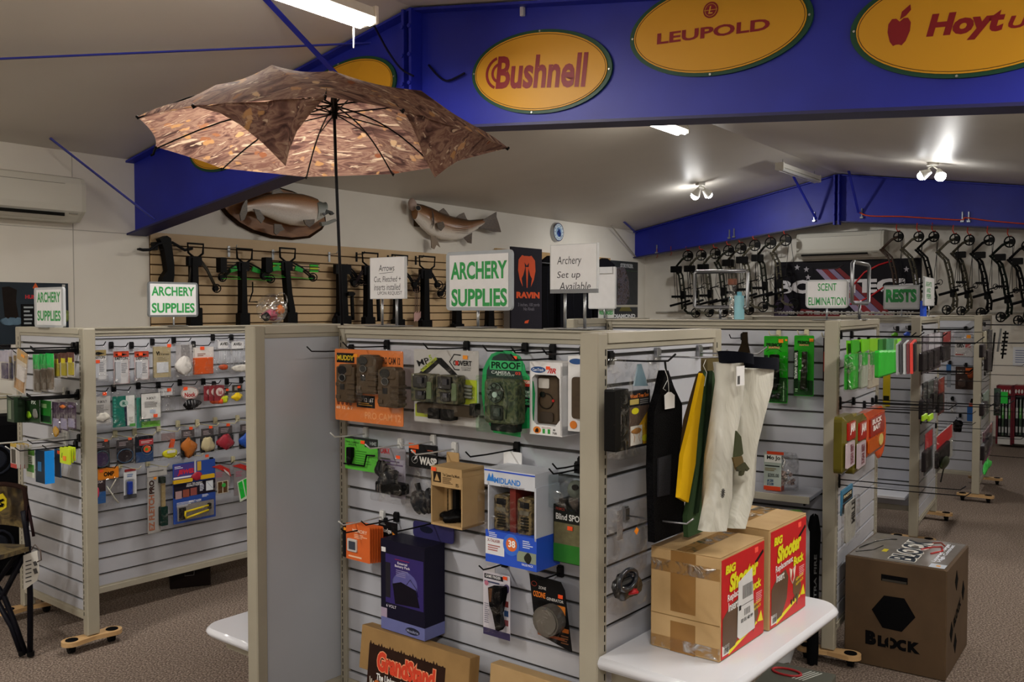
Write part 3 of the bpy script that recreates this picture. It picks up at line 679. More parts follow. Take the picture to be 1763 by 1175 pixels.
pk(C, (910, 624, 967, 750), .02, 'camera_box', 'trail camera box', 'white windowed carton with a brown infrared trail camera',
   [('b', 'carton_top', WH, 912, 624, 968, 646, 0, .10, 0), ('b', 'carton_base', WH, 912, 733, 968, 750, 0, .10, 0), ('b', 'carton_back', '#40403e', 914, 640, 966, 738, 0, .004, 0), ('b', 'carton_side', WH, 965, 630, 968, 748, 0, .10, 0), ('b', 'carton_side', WH, 912, 630, 914, 748, 0, .10, 0),
    ('p', 'window_frame', WH, [(912, 646), (921, 646), (916, 652), (915, 700), (917, 726), (924, 733), (912, 733)], .098, .1), ('p', 'window_frame', WH, [(968, 646), (957, 646), (963, 652), (964, 722), (956, 733), (968, 733)], .098, .1),
    ('e', 'blue_oval', '#27508c', 914, 632, 939, 643, .1005, .1012), ('t', 'CamTrack', '#e8eef6', 917, 635, 936, 640, .1016, .02), ('t', '/IR', '#cc2020', 942, 634, 957, 643, .1008, .03, 0, .3), ('s', 940, 631, .1014, '#ff5726', 7),
    ('b', 'camera_body', CAMB, 924, 648, 961, 731, .02, .07, .012, .006), ('b', 'led_window', '#c4bfb8', 927, 652, 945, 669, .07, .073, .004), ('e', 'lens', GLS, 929, 675, 938, 685, .07, .074), ('r', 'latch_arc', '#241c14', 928, 678, 952, 704, .071, .0022), ('e', 'red_light', '#b22', 950, 687, 954, 692, .07, .073), ('b', 'lower_lens', M('#3b3026', 'p'), 929, 710, 952, 727, .07, .075, .008),
    ('e', 'orange_badge', '#e0802a', 918, 736, 931, 748, .1005, .101), ('p', 'deer_mark', '#2a1a10', [(921, 746), (922, 741), (925, 738), (927, 741), (927, 746)], .1011, .1014), ('b', 'green_battery', '#2f9a3e', 934, 739, 938, 747, .1005, .101, 0), ('b', 'green_battery', '#2f9a3e', 943, 739, 947, 747, .1005, .101, 0), ('t', '8', BK, 952, 738, 956, 741, .1008, .02), ('t', '76ft', BK, 951, 743, 959, 747, .1008, .01), ('t', 'INCLUDES', '#9b3b2c', 933, 736, 948, 738, .1006)]
   , hl=.2, hx=944)
pk(C, (978, 614, 1016, 744), .02, 'camera_box', 'trail camera box', 'white carton half hidden behind the cream corner post', [('b', 'carton', WH, 978, 614, 1016, 744, 0, .10, 0), ('b', 'camera_body', CAMB, 984, 650, 1010, 722, .1, .11, .01), ('e', 'orange_badge', '#e0802a', 981, 726, 993, 740, .1005, .102), ('e', 'blue_oval', '#27508c', 980, 618, 1004, 628, .1005, .1015)], hl=.2)
# second row
pk(C, (594, 754, 650, 811), .06, 'hook_pack', 'camera hook pack', 'lime green card with a black bent camera hanger',
   [('b', 'backing_card', '#57b63a', 594, 754, 650, 811, 0, .002, .003), ('b', 'black_corner', '#2c2f2e', 594, 754, 650, 758, .002, .003, 0), ('b', 'black_corner', '#2c2f2e', 628, 757, 650, 769, .002, .003, 0), ('t', 'HME', '#8f9896', 637, 759, 648, 765, .0034, .02), ('t', 'TRAIL CAMERA\nHOLDER', '#1f3a14', 595, 762, 618, 770, .0026, .01), ('l', '#3b8a27', 612, 776, 640, 800, 6, .0024),
    ('w', 'bent_rod', BLACK, [(592, 803), (627, 802), (631, 783), (645, 782)], .012, .0032), ('b', 'clamp', BLACK, 596, 774, 604, 792, .004, .02, .003), ('o', 'ball_joint', BLACK, 597, 786, 606, 804, .004, .024, 3), ('s', 621, 759, .004)], hk='w', hl=.16, hdy=.006, hx=608)
pk(C, (645, 771, 698, 863), .05, 'mount_pack', 'camera mount pack', 'clear bag with red print holding a black folded camera mount',
   [('b', 'header_card', '#8f8c94', 652, 771, 698, 790, 0, .002, .002), ('t', 'CAM-X', '#b3262a', 655, 773, 671, 783, .0026, .03), ('l', '#6a5a78', 656, 786, 696, 830, 8, .001), ('b', 'printed_sheet', '#a9a4b4', 672, 786, 698, 856, 0, .001, .001),
    ('o', 'mount_arm', BLACK, 647, 797, 668, 826, .006, .05, 2, .25), ('o', 'mount_arm', DGREY, 654, 812, 682, 838, .006, .05, 5, .25), ('b', 'mount_foot', BLACK, 645, 833, 690, 852, .004, .045, .008, .006), ('o', 'mount_knob', DGREY, 668, 808, 684, 826, .01, .05, 8, .1), ('s', 682, 783, .052), ('c', 645, 778, 699, 864, .001, .055, '#ffffff', .13)], hk='w', hl=.16, hdy=.006)
pk(C, (704, 766, 754, 884), .05, 'mount_pack', 'camera mount pack', 'black header card over a clear bag of black rubber parts',
   [('b', 'header_card', BK, 704, 766, 753, 807, 0, .003, .002), ('b', 'orange_corner', '#e0602a', 704, 766, 721, 775, .003, .0036, 0), ('t', 'WASP', '#d4d2ce', 722, 787, 752, 801, .0036, .05), ('r', 'antler_ring', '#a8a8a8', 709, 788, 719, 800, .0036, .0007), ('p', 'antler_mark', '#d0d0d0', [(712, 796), (716, 788), (719, 786), (717, 792)], .0033, .004), ('l', '#8b3a22', 736, 773, 752, 777, 1, .0034), ('l', '#777777', 736, 778, 752, 782, 2, .0034),
    ('p', 'neck', DGREY, [(713, 836), (718, 834), (722, 850), (724, 865), (716, 865), (716, 845)], .006, .02), ('o', 'rubber_part', '#22242a', 711, 845, 738, 884, .004, .05, 11, .25), ('o', 'rubber_part', '#1c1d22', 726, 842, 752, 880, .006, .045, 4, .3), ('s', 709, 777, .0045), ('c', 705, 805, 753, 888, .001, .052, '#ffffff', .12)], hk='w', hl=.16, hdy=.006, hx=728)
def carton(fc, box, out, depth, name, cat, label, col, ops, **kw):
    return pk(fc, box, out, name, cat, label, [('b', 'carton', col, *box, -depth, 0, 0)] + ops, **kw)
pk(C, (742, 806, 795, 910), .04, 'mount_box', 'camera mount box', 'open-fronted brown cardboard box with black camera bracket',
   [('b', 'box_header', CARDL, 742, 806, 795, 840, 0, .11, 0), ('b', 'box_base', CARDL, 743, 904, 796, 908, 0, .11, 0), ('b', 'box_back', CARD, 742, 820, 795, 908, 0, .004, 0), ('b', 'box_side', CARDL, 742, 820, 743.6, 908, 0, .11, 0), ('b', 'box_side', CARDL, 794, 820, 796, 908, 0, .11, 0),
    ('b', 'hang_tab', CARDL, 769, 778, 790, 806, .0, .003, .004), ('b', 'label_square', '#241a12', 746, 815, 759, 833, .1105, .111, 0), ('p', 'tree_mark', '#b8935e', [(748, 831), (752, 818), (757, 831)], .1112, .1115), ('t', 'Trail Camera Post Mount', '#2a1c10', 762, 816, 791, 821, .1107, .01), ('l', '#5d452a', 762, 822, 780, 834, 5, .1107), ('t', 'BIG\nTOP', '#2a1c10', 784, 831, 790, 837, .1107, .02),
    ('b', 'bracket_leg', BLACK, 779, 842, 785, 890, .04, .06, .002), ('b', 'bracket_leg', BLACK, 770, 842, 772, 890, .04, .05, .001), ('b', 'inner_flap', CARDL, 764, 838, 776, 880, .01, .05, 0), ('o', 'bracket_clamp', BLACK, 770, 876, 794, 900, .03, .1, 6, .25), ('o', 'bracket_knob', BLACK, 760, 882, 772, 892, .05, .09, 9, .15), ('s', 743, 808, .112, '#ff5726', 8)], hk='w', hl=.2, hdy=-.058)
pk(C, (834, 812, 924, 976), .03, 'radio_box', 'two-way radio box', 'white and blue carton with two camouflage radios in its window',
   [('b', 'carton_header', '#cfd3dc', 834, 812, 921, 841, 0, .12, 0), ('b', 'blue_stripe', '#2b52c8', 834, 814, 921, 816.5, .1201, .1208, 0), ('p', 'blue_peak', '#2f7fd6', [(838, 834), (842, 820), (845, 828), (848, 819), (851, 834)], .1202, .121), ('t', 'MIDLAND', '#2f7fd6', 851, 826, 896, 836, .1206, .03), ('t', 'X-TALKER TWO-WAY RADIO', '#4d2a30', 862, 838, 903, 841, .1206, .01),
    ('b', 'carton_base', '#2a56cf', 836, 920, 924, 976, 0, .12, 0), ('b', 'white_panel', '#e4e6ec', 836, 932, 868, 962, .1201, .1206, 0), ('e', 'number_disc', '#3a6fd8', 866, 920, 894, 958, .1207, .1212), ('e', 'orange_disc', '#e07038', 871, 926, 890, 950, .1213, .1218), ('t', '38', '#ffffff', 875, 931, 887, 943, .122, .03), ('t', 'X-TALKER', '#8c2a2a', 839, 935, 861, 940, .1209, .02), ('l', '#b06a6a', 840, 944, 862, 956, 3, .1209), ('t', 'VALUE PACK', '#f0f2f8', 898, 966, 918, 970, .1206, .02), ('l', '#dbe4f8', 842, 922, 857, 931, 3, .1206), ('l', '#dbe4f8', 900, 926, 918, 940, 4, .1206),
    ('b', 'hunter_photo', '#8f9a86', 890, 946, 923, 964, .1204, .1209, 0), ('o', 'hunter_figure', '#2a2a24', 903, 947, 915, 965, .1205, .1222, 1, .1),
    ('b', 'carton_back', '#59311f', 840, 835, 922, 925, 0, .01, 0), ('b', 'carton_side', '#c8ccd6', 920, 835, 923, 925, 0, .12, 0), ('b', 'carton_side', '#c8ccd6', 840, 835, 842, 925, 0, .12, 0), ('b', 'red_divider', '#6e2018', 878, 842, 888, 925, .02, .1, 0), ('b', 'hang_tab', WH, 867, 778, 898, 806, 0, .003, .005)]
   + sum([[('b', 'radio_body', CAMO_B, x, 856, x + 24, 918, .05, .105, .01, .006), ('b', 'radio_screen', '#15161a', x + 5, 862, x + 20, 872, .105, .108, .002), ('b', 'radio_grille', '#6f6a5c', x + 4, 877, x + 20, 884, .105, .108, .002)] + [('b', 'grille_bar', '#1b1a16', x + 6, 888 + 5 * i, x + 19, 890.5 + 5 * i, .105, .109, .001) for i in range(5)] for x in (850, 890)], [])
   + [('c', 842, 843, 921, 922, .108, .118, '#ffffff', .06)], hk='k', hl=.24, hdy=-.066)
pk(C, (953, 816, 1010, 972), .04, 'blind_pack', 'game camera pack', 'dark green card lettered BLIND SPOT with a grey ball camera',
   [('b', 'card', '#222420', 953, 872, 1010, 972, 0, .03, .002), ('b', 'green_field', '#2c7a26', 953, 940, 1010, 971, .03, .031, 0), ('b', 'scene_print', M('#6f6a4a', 'p', .4, 60), 954, 903, 1010, 940, .03, .0305, 0), ('t', 'Blind SPOT', '#e6e6e2', 957, 887, 1004, 898, .0312, .02), ('t', 'PRIMOS', '#b04030', 957, 877, 972, 882, .0312, .01), ('s', 977, 907, .032, '#ff5726', 9), ('b', 'card_strip', BK, 990, 872, 1004, 884, .031, .032, 0),
    ('c', 954, 818, 1010, 876, .001, .07, '#e8f0f0', .14), ('o', 'ball_camera', '#6c7066', 978, 826, 1006, 858, .01, .06, 2, .05), ('e', 'lens', GLS, 984, 834, 994, 844, .055, .062), ('b', 'clip', BLACK, 962, 862, 1004, 872, .005, .05, .004)], hl=.14)
# third row
pk(C, (592, 904, 637, 966), .13, 'memory_card_pack', 'memory card pack', 'orange memory card blister nearest on its hook',
   [('b', 'backing_card', '#d9662c', 596, 904, 637, 966, 0, .0015, .003), ('b', 'clear_blister', M('#c9c4c0', 'g'), 597, 931, 613, 953, .0015, .008, .004, .003), ('b', 'memory_card', '#3d4250', 600, 935, 611, 949, .008, .0095, .001), ('t', 'MEMORY', '#f5d6c0', 607, 912, 632, 918, .002, .01), ('l', '#f0c4a4', 610, 920, 632, 928, 3, .0018), ('l', '#f0c4a4', 600, 957, 632, 963, 1, .0018)], hk='w', hl=.2, hdy=.008, hx=612)
for i in range(1, 6):
    pk(C, (592 + 4.5 * i, 904 - .3 * i, 637 + 4.5 * i, 966 - .5 * i), .13 - .014 * i, 'memory_card_pack', 'memory card pack', ['', 'second orange memory card blister in the stack', 'third orange memory card blister in the stack', 'fourth orange memory card blister in the stack', 'fifth orange memory card blister in the stack', 'hindmost orange memory card blister in the stack'][i],
       [('b', 'backing_card', '#d9662c', 596 + 4.5 * i, 904 - .3 * i, 637 + 4.5 * i, 966 - .5 * i, 0, .0015, .003)], hk=None)
pk(C, (590, 902, 602, 962), .10, 'memory_card_pack', 'memory card pack', 'black memory card pack showing behind the orange stack', [('b', 'backing_card', BK, 590, 902, 612, 960, 0, .002, .002), ('s', 592, 909, .003, '#f0961e', 6)], hk=None)
pk(C, (652, 899, 684, 944), .04, 'broadhead_pack', 'hanging card', 'small black card with red oval and white lettering', [('b', 'card', BK, 652, 899, 684, 944, 0, .002, .002), ('t', 'Nudge', '#ececec', 656, 911, 674, 920, .0026, .03), ('e', 'red_oval', '#a02222', 657, 925, 680, 936, .002, .003), ('l', '#999999', 655, 902, 664, 906, 2, .0024), ('p', 'orange_flash', '#d98428', [(675, 915), (682, 920), (677, 925)], .002, .003)], hl=.16)
pk(C, (656, 936, 731, 1093), .11, 'battery_pack_box', 'battery pack box', 'tall dark purple carton of an external battery pack',
   [('b', 'carton', '#161428', 656, 936, 731, 1072, -.10, 0, 0), ('b', 'carton_base', '#6a70a8', 656, 1072, 731, 1093, -.10, 0, 0), ('b', 'purple_panel', '#30246a', 664, 960, 729, 1045, 0, .0006, 0), ('o', 'glow_print', '#5c5a9c', 676, 985, 720, 1030, 0, .0012, 1, .05), ('p', 'camera_print', '#14101c', [(676, 1010), (690, 1004), (716, 1012), (722, 1040), (680, 1044)], .0012, .0017), ('w', 'strap_print', '#101018', [(700, 1006), (706, 996), (716, 1008), (720, 1022)], .0015, .0008),
    ('b', 'slim_pack_print', '#26242c', 664, 975, 672, 1036, .0007, .0013, 0), ('t', 'External\nBattery Pack', '#e6e2f0', 680, 970, 706, 981, .0013, .02), ('l', '#8a84b0', 682, 983, 704, 996, 4, .0012), ('t', '6 VOLT', '#d8d4e4', 665, 1048, 682, 1053, .0008, .01), ('l', '#8d2350', 680, 965, 712, 968, 1, .0012), ('e', 'dark_oval', '#1c2036', 698, 1077, 722, 1089, 0, .0008), ('t', 'Moultrie', '#9aa0c0', 700, 1081, 720, 1086, .0012, .01), ('b', 'white_corner', WH, 657, 950, 664, 958, 0, .0008, 0), ('b', 'pink_flap', '#a898b0', 656, 1056, 666, 1072, 0, .0006, 0),
    ('b', 'hang_header', '#2f2c62', 678, 908, 748, 936, -.10, -.096, .012), ('e', 'header_oval', '#171a30', 690, 914, 712, 926, -.0965, -.095)], hl=.2, hx=712, hdy=-.058)
pk(C, (832, 985, 878, 1098), .04, 'torch_pack', 'finder light pack', 'tall white card with a black pistol-grip finder light',
   [('b', 'card', '#d6d2dc', 832, 988, 878, 1098, 0, .002, .003), ('b', 'hang_tab', '#c9c6cc', 838, 978, 852, 988, 0, .002, .002), ('b', 'purple_foot', '#3a3358', 832, 1086, 878, 1098, .002, .0026, 0), ('b', 'dark_head', '#22222c', 834, 992, 866, 1000, .002, .0026, 0), ('t', 'GAME FINDER', '#f4f4f6', 836, 993, 862, 998, .003, .02), ('l', '#3c4468', 834, 1002, 864, 1008, 1, .0025), ('e', 'pink_disc', '#c0718a', 834, 1004, 841, 1013, .002, .003),
    ('p', 'light_body', BLACKM, [(840, 1016), (863, 1012), (864, 1020), (857, 1058), (848, 1060), (842, 1046)], .004, .035), ('p', 'light_grip', BLACKM, [(847, 1056), (857, 1052), (862, 1080), (858, 1087), (853, 1086)], .006, .03), ('p', 'amber_side', '#5a3418', [(841, 1017), (847, 1016), (845, 1040), (842, 1040)], .035, .036), ('o', 'purple_photo', '#4a3f66', 867, 1003, 877, 1018, .002, .006, 3, .1)]
   + [('b', 'photo', c, 868, 1032 + 16 * i, 875, 1042 + 16 * i, .002, .003, 0) for i, c in enumerate(('#7a3030', '#2c4a7a', '#8a4a50'))] + [('l', '#8a8898', 834, 1042, 842, 1078, 10, .0025), ('s', 866, 990, .004), ('c', 836, 1008, 866, 1090, .002, .04, '#ffffff', .07)], hl=.12, hdy=-.016)
pk(C, (911, 996, 985, 1110), .05, 'ozone_pack', 'ozone generator pack', 'black card with orange lettering and a round grey-brown puck',
   [('p', 'card', BK, [(911, 996), (965, 999), (972, 1012), (985, 1114), (926, 1098), (918, 1060)], 0, .002), ('t', 'OZONE', '#e07a26', 918, 1024, 939, 1034, .003, .03), ('t', 'GENERATOR', '#c8c4c0', 941, 1030, 970, 1035, .003, .02), ('t', 'ZONE', '#c8c4c0', 927, 1014, 940, 1019, .003, .02), ('r', 'swirl', '#b0402a', 915, 1008, 924, 1016, .003, .0008), ('b', 'orange_label', '#e08430', 956, 1040, 973, 1056, .002, .003, .003), ('b', 'orange_label', '#d0702a', 968, 1077, 979, 1084, .002, .003, .001), ('l', '#8a5a3a', 966, 1088, 981, 1104, 4, .0025), ('b', 'orange_rule', '#9a4a20', 926, 1094, 972, 1099, .002, .0026, 0), ('s', 961, 1021, .004, '#ff5726', 8),
    ('e', 'puck', M('#5e5952', 'p'), 917, 1048, 961, 1100, .004, .045), ('e', 'puck_face', M('#6a655e', 'g'), 921, 1052, 957, 1096, .045, .049), ('c', 914, 1044, 965, 1102, .002, .052, '#ffffff', .1), ('w', 'silver_clip', M('#b9b9bb', 'c'), [(961, 1058), (968, 1066), (967, 1078)], .02, .003)], hl=.12, rot=0)
# empty hooks on this face
for (x, y, c, ln, lab) in ((604, 604, 'k', .2, 'black hook sticking out over the blank end board'), (951, 606, 'k', .2, 'bare black hook above the infrared camera carton'), (662, 903, 'k', .2, 'bare black hook between orange stack and purple carton'), (1000, 800, 'k', .14, 'bare black hook above the ball camera'), ):
    u, z = C.uz(x, y); hook(C, u, z, ln, c, lab)

# cartons leaning at the foot of the long face
def slab(name, label, cat, P, ux, nn, w, h, th, z0, lean, mat, ops, grp=None):
    m = Matrix(((ux.x, 0, nn.x, P.x), (ux.y, 0, nn.y, P.y), (0, 1, 0, z0), (0, 0, 0, 1))) @ Matrix.Rotation(R(-lean), 4, 'X')
    root = thing(name, label, cat, m, grp); b = MB(); b.box(0, 0, -th, w, h, 0, ch=.002); b.build('carton', mat, root)
    for f in ops: f(root)
    return root
fcF = C
def foot(px, py, out): u, z = C.uz(px, py, out); return u, z
u0, zt0 = foot(632, 1072, .10); u1, zt1 = foot(818, 1132, .10)
wG = u1 - u0; hG = zt0 - .30
print('grandstand', wG, hG, zt0, zt1)
def gs(root):
    b = MB(); b.box(.09 * wG, hG - .45, 0, wG * .80, hG - .055, .001); b.build('printed_sheet', M('#2e1c16', 'p', .5, 14), root)
    b = MB()
    for i in range(26): b.prism([(wG * (.092 + i * .027), hG - .056), (wG * (.10 + i * .027), hG - .044 - .010 * math.sin(i * 2.3) ** 2), (wG * (.112 + i * .027), hG - .056)], 0, .001)
    b.build('grass_print', M('#2e1c16', 'p', .3, 14), root)['kind'] = 'stuff'
    text('GrandStand', M('#f3a27a', 'p'), root, .173 * wG, .725 * wG, hG - .142, hG - .068, .0016, bold=.10)
    text('GrandStand', M('#d8432a', 'p'), root, .18 * wG, .718 * wG, hG - .139, hG - .071, .0024, bold=.05)
    text('The Universal', TX, root, .18 * wG, .42 * wG, hG - .172, hG - .148, .0020, bold=.03); text('3-D', M('#e0562c'), root, .43 * wG, .49 * wG, hG - .171, hG - .149, .0020, bold=.03); text('Target Stand', TX, root, .50 * wG, .74 * wG, hG - .172, hG - .148, .0020, bold=.03)
    for x0, x1, sd in ((.06, .13, 1), (.13, .20, 2), (.2, .3, 3), (.28, .36, 4)):
        b = MB(); b.blob(((x0 + x1) / 2, hG - .215, .001), (x1 - x0) / 2, .035, .001, sd, .3); b.build('autumn_print', M('#b0602a', 'p', .4, 30), root)
    for s in (-1, 1):
        for k in range(3):
            b = MB(); b.tube([(.095, hG - .235, .004), (.095 + s * .022, hG - .215, .004), (.095 + s * (.012 + .01 * k), hG - .178 + .006 * k, .004)], .0016, 5); b.build('antler_print', M('#dcd4c6'), root)
    b = MB(); b.blob((.155, hG - .208, .002), .013, .017, .001, 2, .05); b.build('badge', M('#b8383a'), root)
slab('target_stand_carton', 'brown carton with a dark target stand print, leaning on the slats', 'cardboard box', C.pt(u0, 0, .14).to_2d(), C.u, C.n, wG, hG, .05, .30, 6, CARD, [gs])
u0, zt0 = foot(848, 1140, .06); u1, _ = foot(962, 1175, .06)
slab('plain_carton', 'plain brown carton flap between the leaning carton and the corner post', 'cardboard box', C.pt(u0, 0, .08).to_2d(), C.u, C.n, u1 - u0 + .05, zt0 - .30, .05, .30, 4, CARDL, [])
# ================================================================ end face of the centre stand, its shelf and the cartons
E = CE
NET = noise_mat('black_netting', [(.4, '#020203'), (.6, '#0a0a0d')], 260, .8, 2, .6, .004, spec=.08)
pk(E, (1058, 615, 1127, 783), .05, 'saw_pack', 'hanging pack', 'clear bag with a black folding tool and a deer print card',
   [('b', 'tool_body', BLACK, 1059, 668, 1082, 772, .004, .035, .004), ('b', 'tool_body', '#1c1c20', 1080, 674, 1119, 772, .002, .016, .003), ('b', 'photo_card', M('#5b4a40', 'p', .3, 60), 1084, 701, 1118, 768, .017, .018, 0), ('t', 'Wood Tree Saw', '#e07a2a', 1085, 679, 1117, 686, .0175, .02), ('b', 'tan_tag', '#b3a05a', 1085, 688, 1100, 697, .0165, .018, 0), ('l', '#8a8a8a', 1102, 688, 1118, 698, 3, .0175),
    ('e', 'yellow_badge', '#d8d022', 1088, 703, 1100, 714, .018, .019), ('p', 'leaf_print', '#d2a01e', [(1100, 735), (1118, 708), (1118, 768), (1108, 768)], .0182, .0186), ('b', 'white_inset', '#d8d4cc', 1086, 734, 1106, 767, .0188, .0192, 0), ('o', 'deer_print', '#a8743a', 1088, 738, 1105, 748, .0192, .02, 1, .1), ('w', 'deer_leg', '#a8743a', [(1091, 746), (1093, 754), (1092, 762)], .0196, .0006), ('w', 'deer_leg', '#a8743a', [(1102, 746), (1100, 754), (1102, 762)], .0196, .0006), ('e', 'yellow_badge', '#d8d022', 1106, 752, 1117, 764, .0188, .0195),
    ('p', 'blue_tie', M('#6e8794', 'g'), [(1092, 665), (1099, 628), (1104, 628), (1116, 668)], .018, .022), ('c', 1057, 614, 1127, 785, .001, .036, '#ffffff', .16)], hk='k', hl=.178, hx=1070)
pk(E, (1124, 636, 1182, 925), .06, 'mesh_bag', 'mesh bag', 'long black mesh bag with a white paper price tag',
   [('p', 'bag_body', NET, [(1144, 638), (1150, 638), (1160, 668), (1174, 700), (1175, 820), (1182, 925), (1128, 925), (1124, 800), (1126, 706), (1136, 674)], .03, .05), ('p', 'pocket', M('#2a2a2e', 'm', .5, 300), [(1134, 785), (1156, 784), (1154, 852), (1134, 850)], .05, .054), ('w', 'cord', BLACK, [(1136, 676), (1146, 640), (1144, 622)], .052, .003),
    ('p', 'price_tag', WH, [(1144, 680), (1150, 675), (1155, 676), (1161, 682), (1161, 704), (1145, 704)], .056, .0575), ('w', 'tag_string', '#dcdcd8', [(1151, 677), (1150, 660), (1148, 648), (1143, 634)], .057, .0008), ('w', 'tag_string', '#dcdcd8', [(1148, 655), (1141, 668), (1146, 672)], .056, .0007)], hk=None)
pk(E, (1170, 640, 1216, 864), .15, 'yellow_cloth', 'hanging fabric', 'bright yellow folded strap between the mesh bag and green cloth',
   [('p', 'yellow_panel', M('#dcae08', 'm'), [(1209, 645), (1213, 652), (1202, 746), (1198, 800), (1186, 863), (1171, 850), (1177, 780), (1190, 730)], 0, .012), ('p', 'brown_edge', M('#3a2a12', 'm'), [(1205, 648), (1210, 642), (1188, 728), (1178, 770), (1183, 722)], -.012, .0), ('w', 'tag_string', '#dcdcd8', [(1214, 622), (1210, 632), (1216, 645), (1212, 668)], .02, .0008)], hk=None)
pk(E, (1184, 630, 1240, 915), .11, 'green_cloth', 'hanging fabric', 'dark green fabric hanging beside the yellow strap',
   [('p', 'green_panel', M('#31482a', 'm', .15, 12), [(1212, 640), (1222, 636), (1240, 660), (1234, 760), (1222, 850), (1212, 880), (1218, 915), (1186, 915), (1184, 880), (1200, 800), (1206, 730)], 0, .014), ('p', 'dark_fold', M('#1d2b1b', 'm'), [(1220, 640), (1226, 640), (1222, 760), (1204, 880), (1198, 880), (1212, 780)], .014, .02), ('b', 'olive_buckle', '#5c4f2c', 1217, 618, 1238, 640, 0, .02, .003)], hk=None)
SILK = noise_mat('ivory_nylon', [(.3, '#b4b2a6'), (.7, '#d2d0c6')], 6, .42, 3, .6, .03, stretch=(6, 1, 1))
def stuff_sack():
    uc, zt = E.uz(1270, 606, .22); root = thing('fabric_sleeve', 'ivory nylon sleeve with a wide black cuff and barcode tag', 'fabric sleeve', E.mat(uc + .012, zt, .22))
    def L(px, py, z=0): u, zz = E.uz(px, py, .22 + z); return (u - uc, zz - zt, z)
    rows = [((1237, 622), (1262, 628)), ((1236, 660), (1262, 660)), ((1232, 720), (1257, 710)), ((1226, 790), (1248, 780)), ((1217, 860), (1240, 850)), ((1209, 915), (1232, 910))]
    rows2 = [((1257, 632), (1300, 634)), ((1257, 665), (1296, 665)), ((1252, 715), (1284, 712)), ((1250, 780), (1271, 778)), ((1243, 850), (1258, 848)), ((1229, 905), (1240, 906))]
    for nm, rw in (('fabric_leg', rows), ('fabric_leg', rows2)):
        b = MB(); v = []; N = 12
        for a, c in rw:
            p, q = Vector(L(*a)), Vector(L(*c)); m = (p + q) / 2; h = (q - p).length / 2
            for i in range(N):
                t = 2 * math.pi * i / N; v.append((m.x + h * math.cos(t), m.y, .035 * math.sin(t) * (1 + .25 * math.sin(3 * t + m.y * 20)) + (.03 if rw is rows2 else 0)))
        f = [(k * N + i, k * N + (i + 1) % N, (k + 1) * N + (i + 1) % N, (k + 1) * N + i) for k in range(len(rw) - 1) for i in range(N)]
        b.add(v, f, 0, None, True); b.build(nm, SILK, root)
    for a, c, h in (((1229, 604), (1259, 612), 18), ((1253, 613), (1309, 617), 20)):
        b = MB(); p, q = Vector(L(*a)), Vector(L(*c)); p2, q2 = Vector(L(a[0] + 4, a[1] + h)), Vector(L(c[0] - 1, c[1] + h)); N = 14; v = []
        for (s, e_) in ((p, q), (p2, q2)):
            for i in range(N):
                t = 2 * math.pi * i / N; m = (s + e_) / 2; hh = (e_ - s) / 2; v.append((m.x + hh.x * math.cos(t), m.y + hh.y * math.cos(t), .045 * math.sin(t) + .03))
        b.add(v, [(i, (i + 1) % N, N + (i + 1) % N, N + i) for i in range(N)], 0, None, True); b.build('cuff', M('#10121a', 'm'), root)
    b = MB(); x0, y0, _ = L(1266, 632, .07); x1, y1, _ = L(1279, 664, .07); b.box(x0, y1, .067, x1, y0, .0685); b.build('barcode_tag', M(WH), root)
    b = MB()
    for i in range(5): b.box(x0 + .004 + i * .003, y1 + .004, .0686, x0 + .0055 + i * .003, y1 + .025, .069)
    b.build('barcode', M('#333333'), root)['kind'] = 'stuff'
    b = MB(); cx, cy, _ = L(1246, 852, .07)
    for i in range(6): a = math.pi * i / 6; b.bar((cx - .012 * math.cos(a), cy - .012 * math.sin(a), .062), (cx + .012 * math.cos(a), cy + .012 * math.sin(a), .062), .002, .001, up=(0, 0, 1))
    b.build('snowflake_print', M('#3a3a38'), root)
stuff_sack()
pk(E, (1263, 735, 1292, 822), .30, 'webbing_strap', 'webbing strap', 'olive webbing strap ending in an open side-release buckle',
   [('p', 'webbing', M('#3b3f28', 'm'), [(1268, 740), (1276, 752), (1280, 782), (1272, 790), (1264, 786)], 0, .004), ('p', 'webbing', M('#5a4a2a', 'm'), [(1262, 784), (1278, 786), (1282, 802), (1268, 806)], .004, .008), ('p', 'buckle', '#3c3c26', [(1269, 803), (1283, 798), (1291, 812), (1287, 815), (1284, 809), (1281, 819), (1277, 820), (1277, 811), (1273, 811)], .003, .011)], hk=None)
for (x, y, c, ln, lab, tp) in ((1133, 614, 'c', .20, 'chrome hook carrying the mesh bag', .025), (1205, 607, 'c', .20, 'chrome hook carrying the ivory sleeve and cloths', .025), (1078, 888, 'c', .19, 'chrome hook above the clear bag with red clip', .02)):
    u, z = E.uz(x, y); hook(E, u, z, ln, c, lab, tip=tp)
pk(E, (1055, 865, 1107, 1052), .05, 'clip_pack', 'hanging pack', 'limp clear bag holding a black coil with red clip',
   [('b', 'grey_header', M('#6e6a6a', 'g'), 1063, 875, 1072, 925, .004, .006, 0), ('o', 'black_coil', M('#16181c', 'g'), 1058, 985, 1102, 1030, .003, .04, 8, .2), ('r', 'coil_ring', M('#23262c', 'g'), 1066, 982, 1096, 1016, .045, .006), ('o', 'red_clip', '#a8141c', 1082, 1016, 1096, 1028, .02, .046, 2, .2), ('w', 'steel_bar', M('#c8c8ca', 'c'), [(1064, 1004), (1074, 1010), (1084, 1014)], .04, .003),
    ('p', 'orange_diamond', '#f08a20', [(1092, 920), (1096, 914), (1100, 920), (1096, 927)], .03, .031), ('c', 1055, 862, 1107, 1048, .001, .03, '#ffffff', .12)], hk=None)

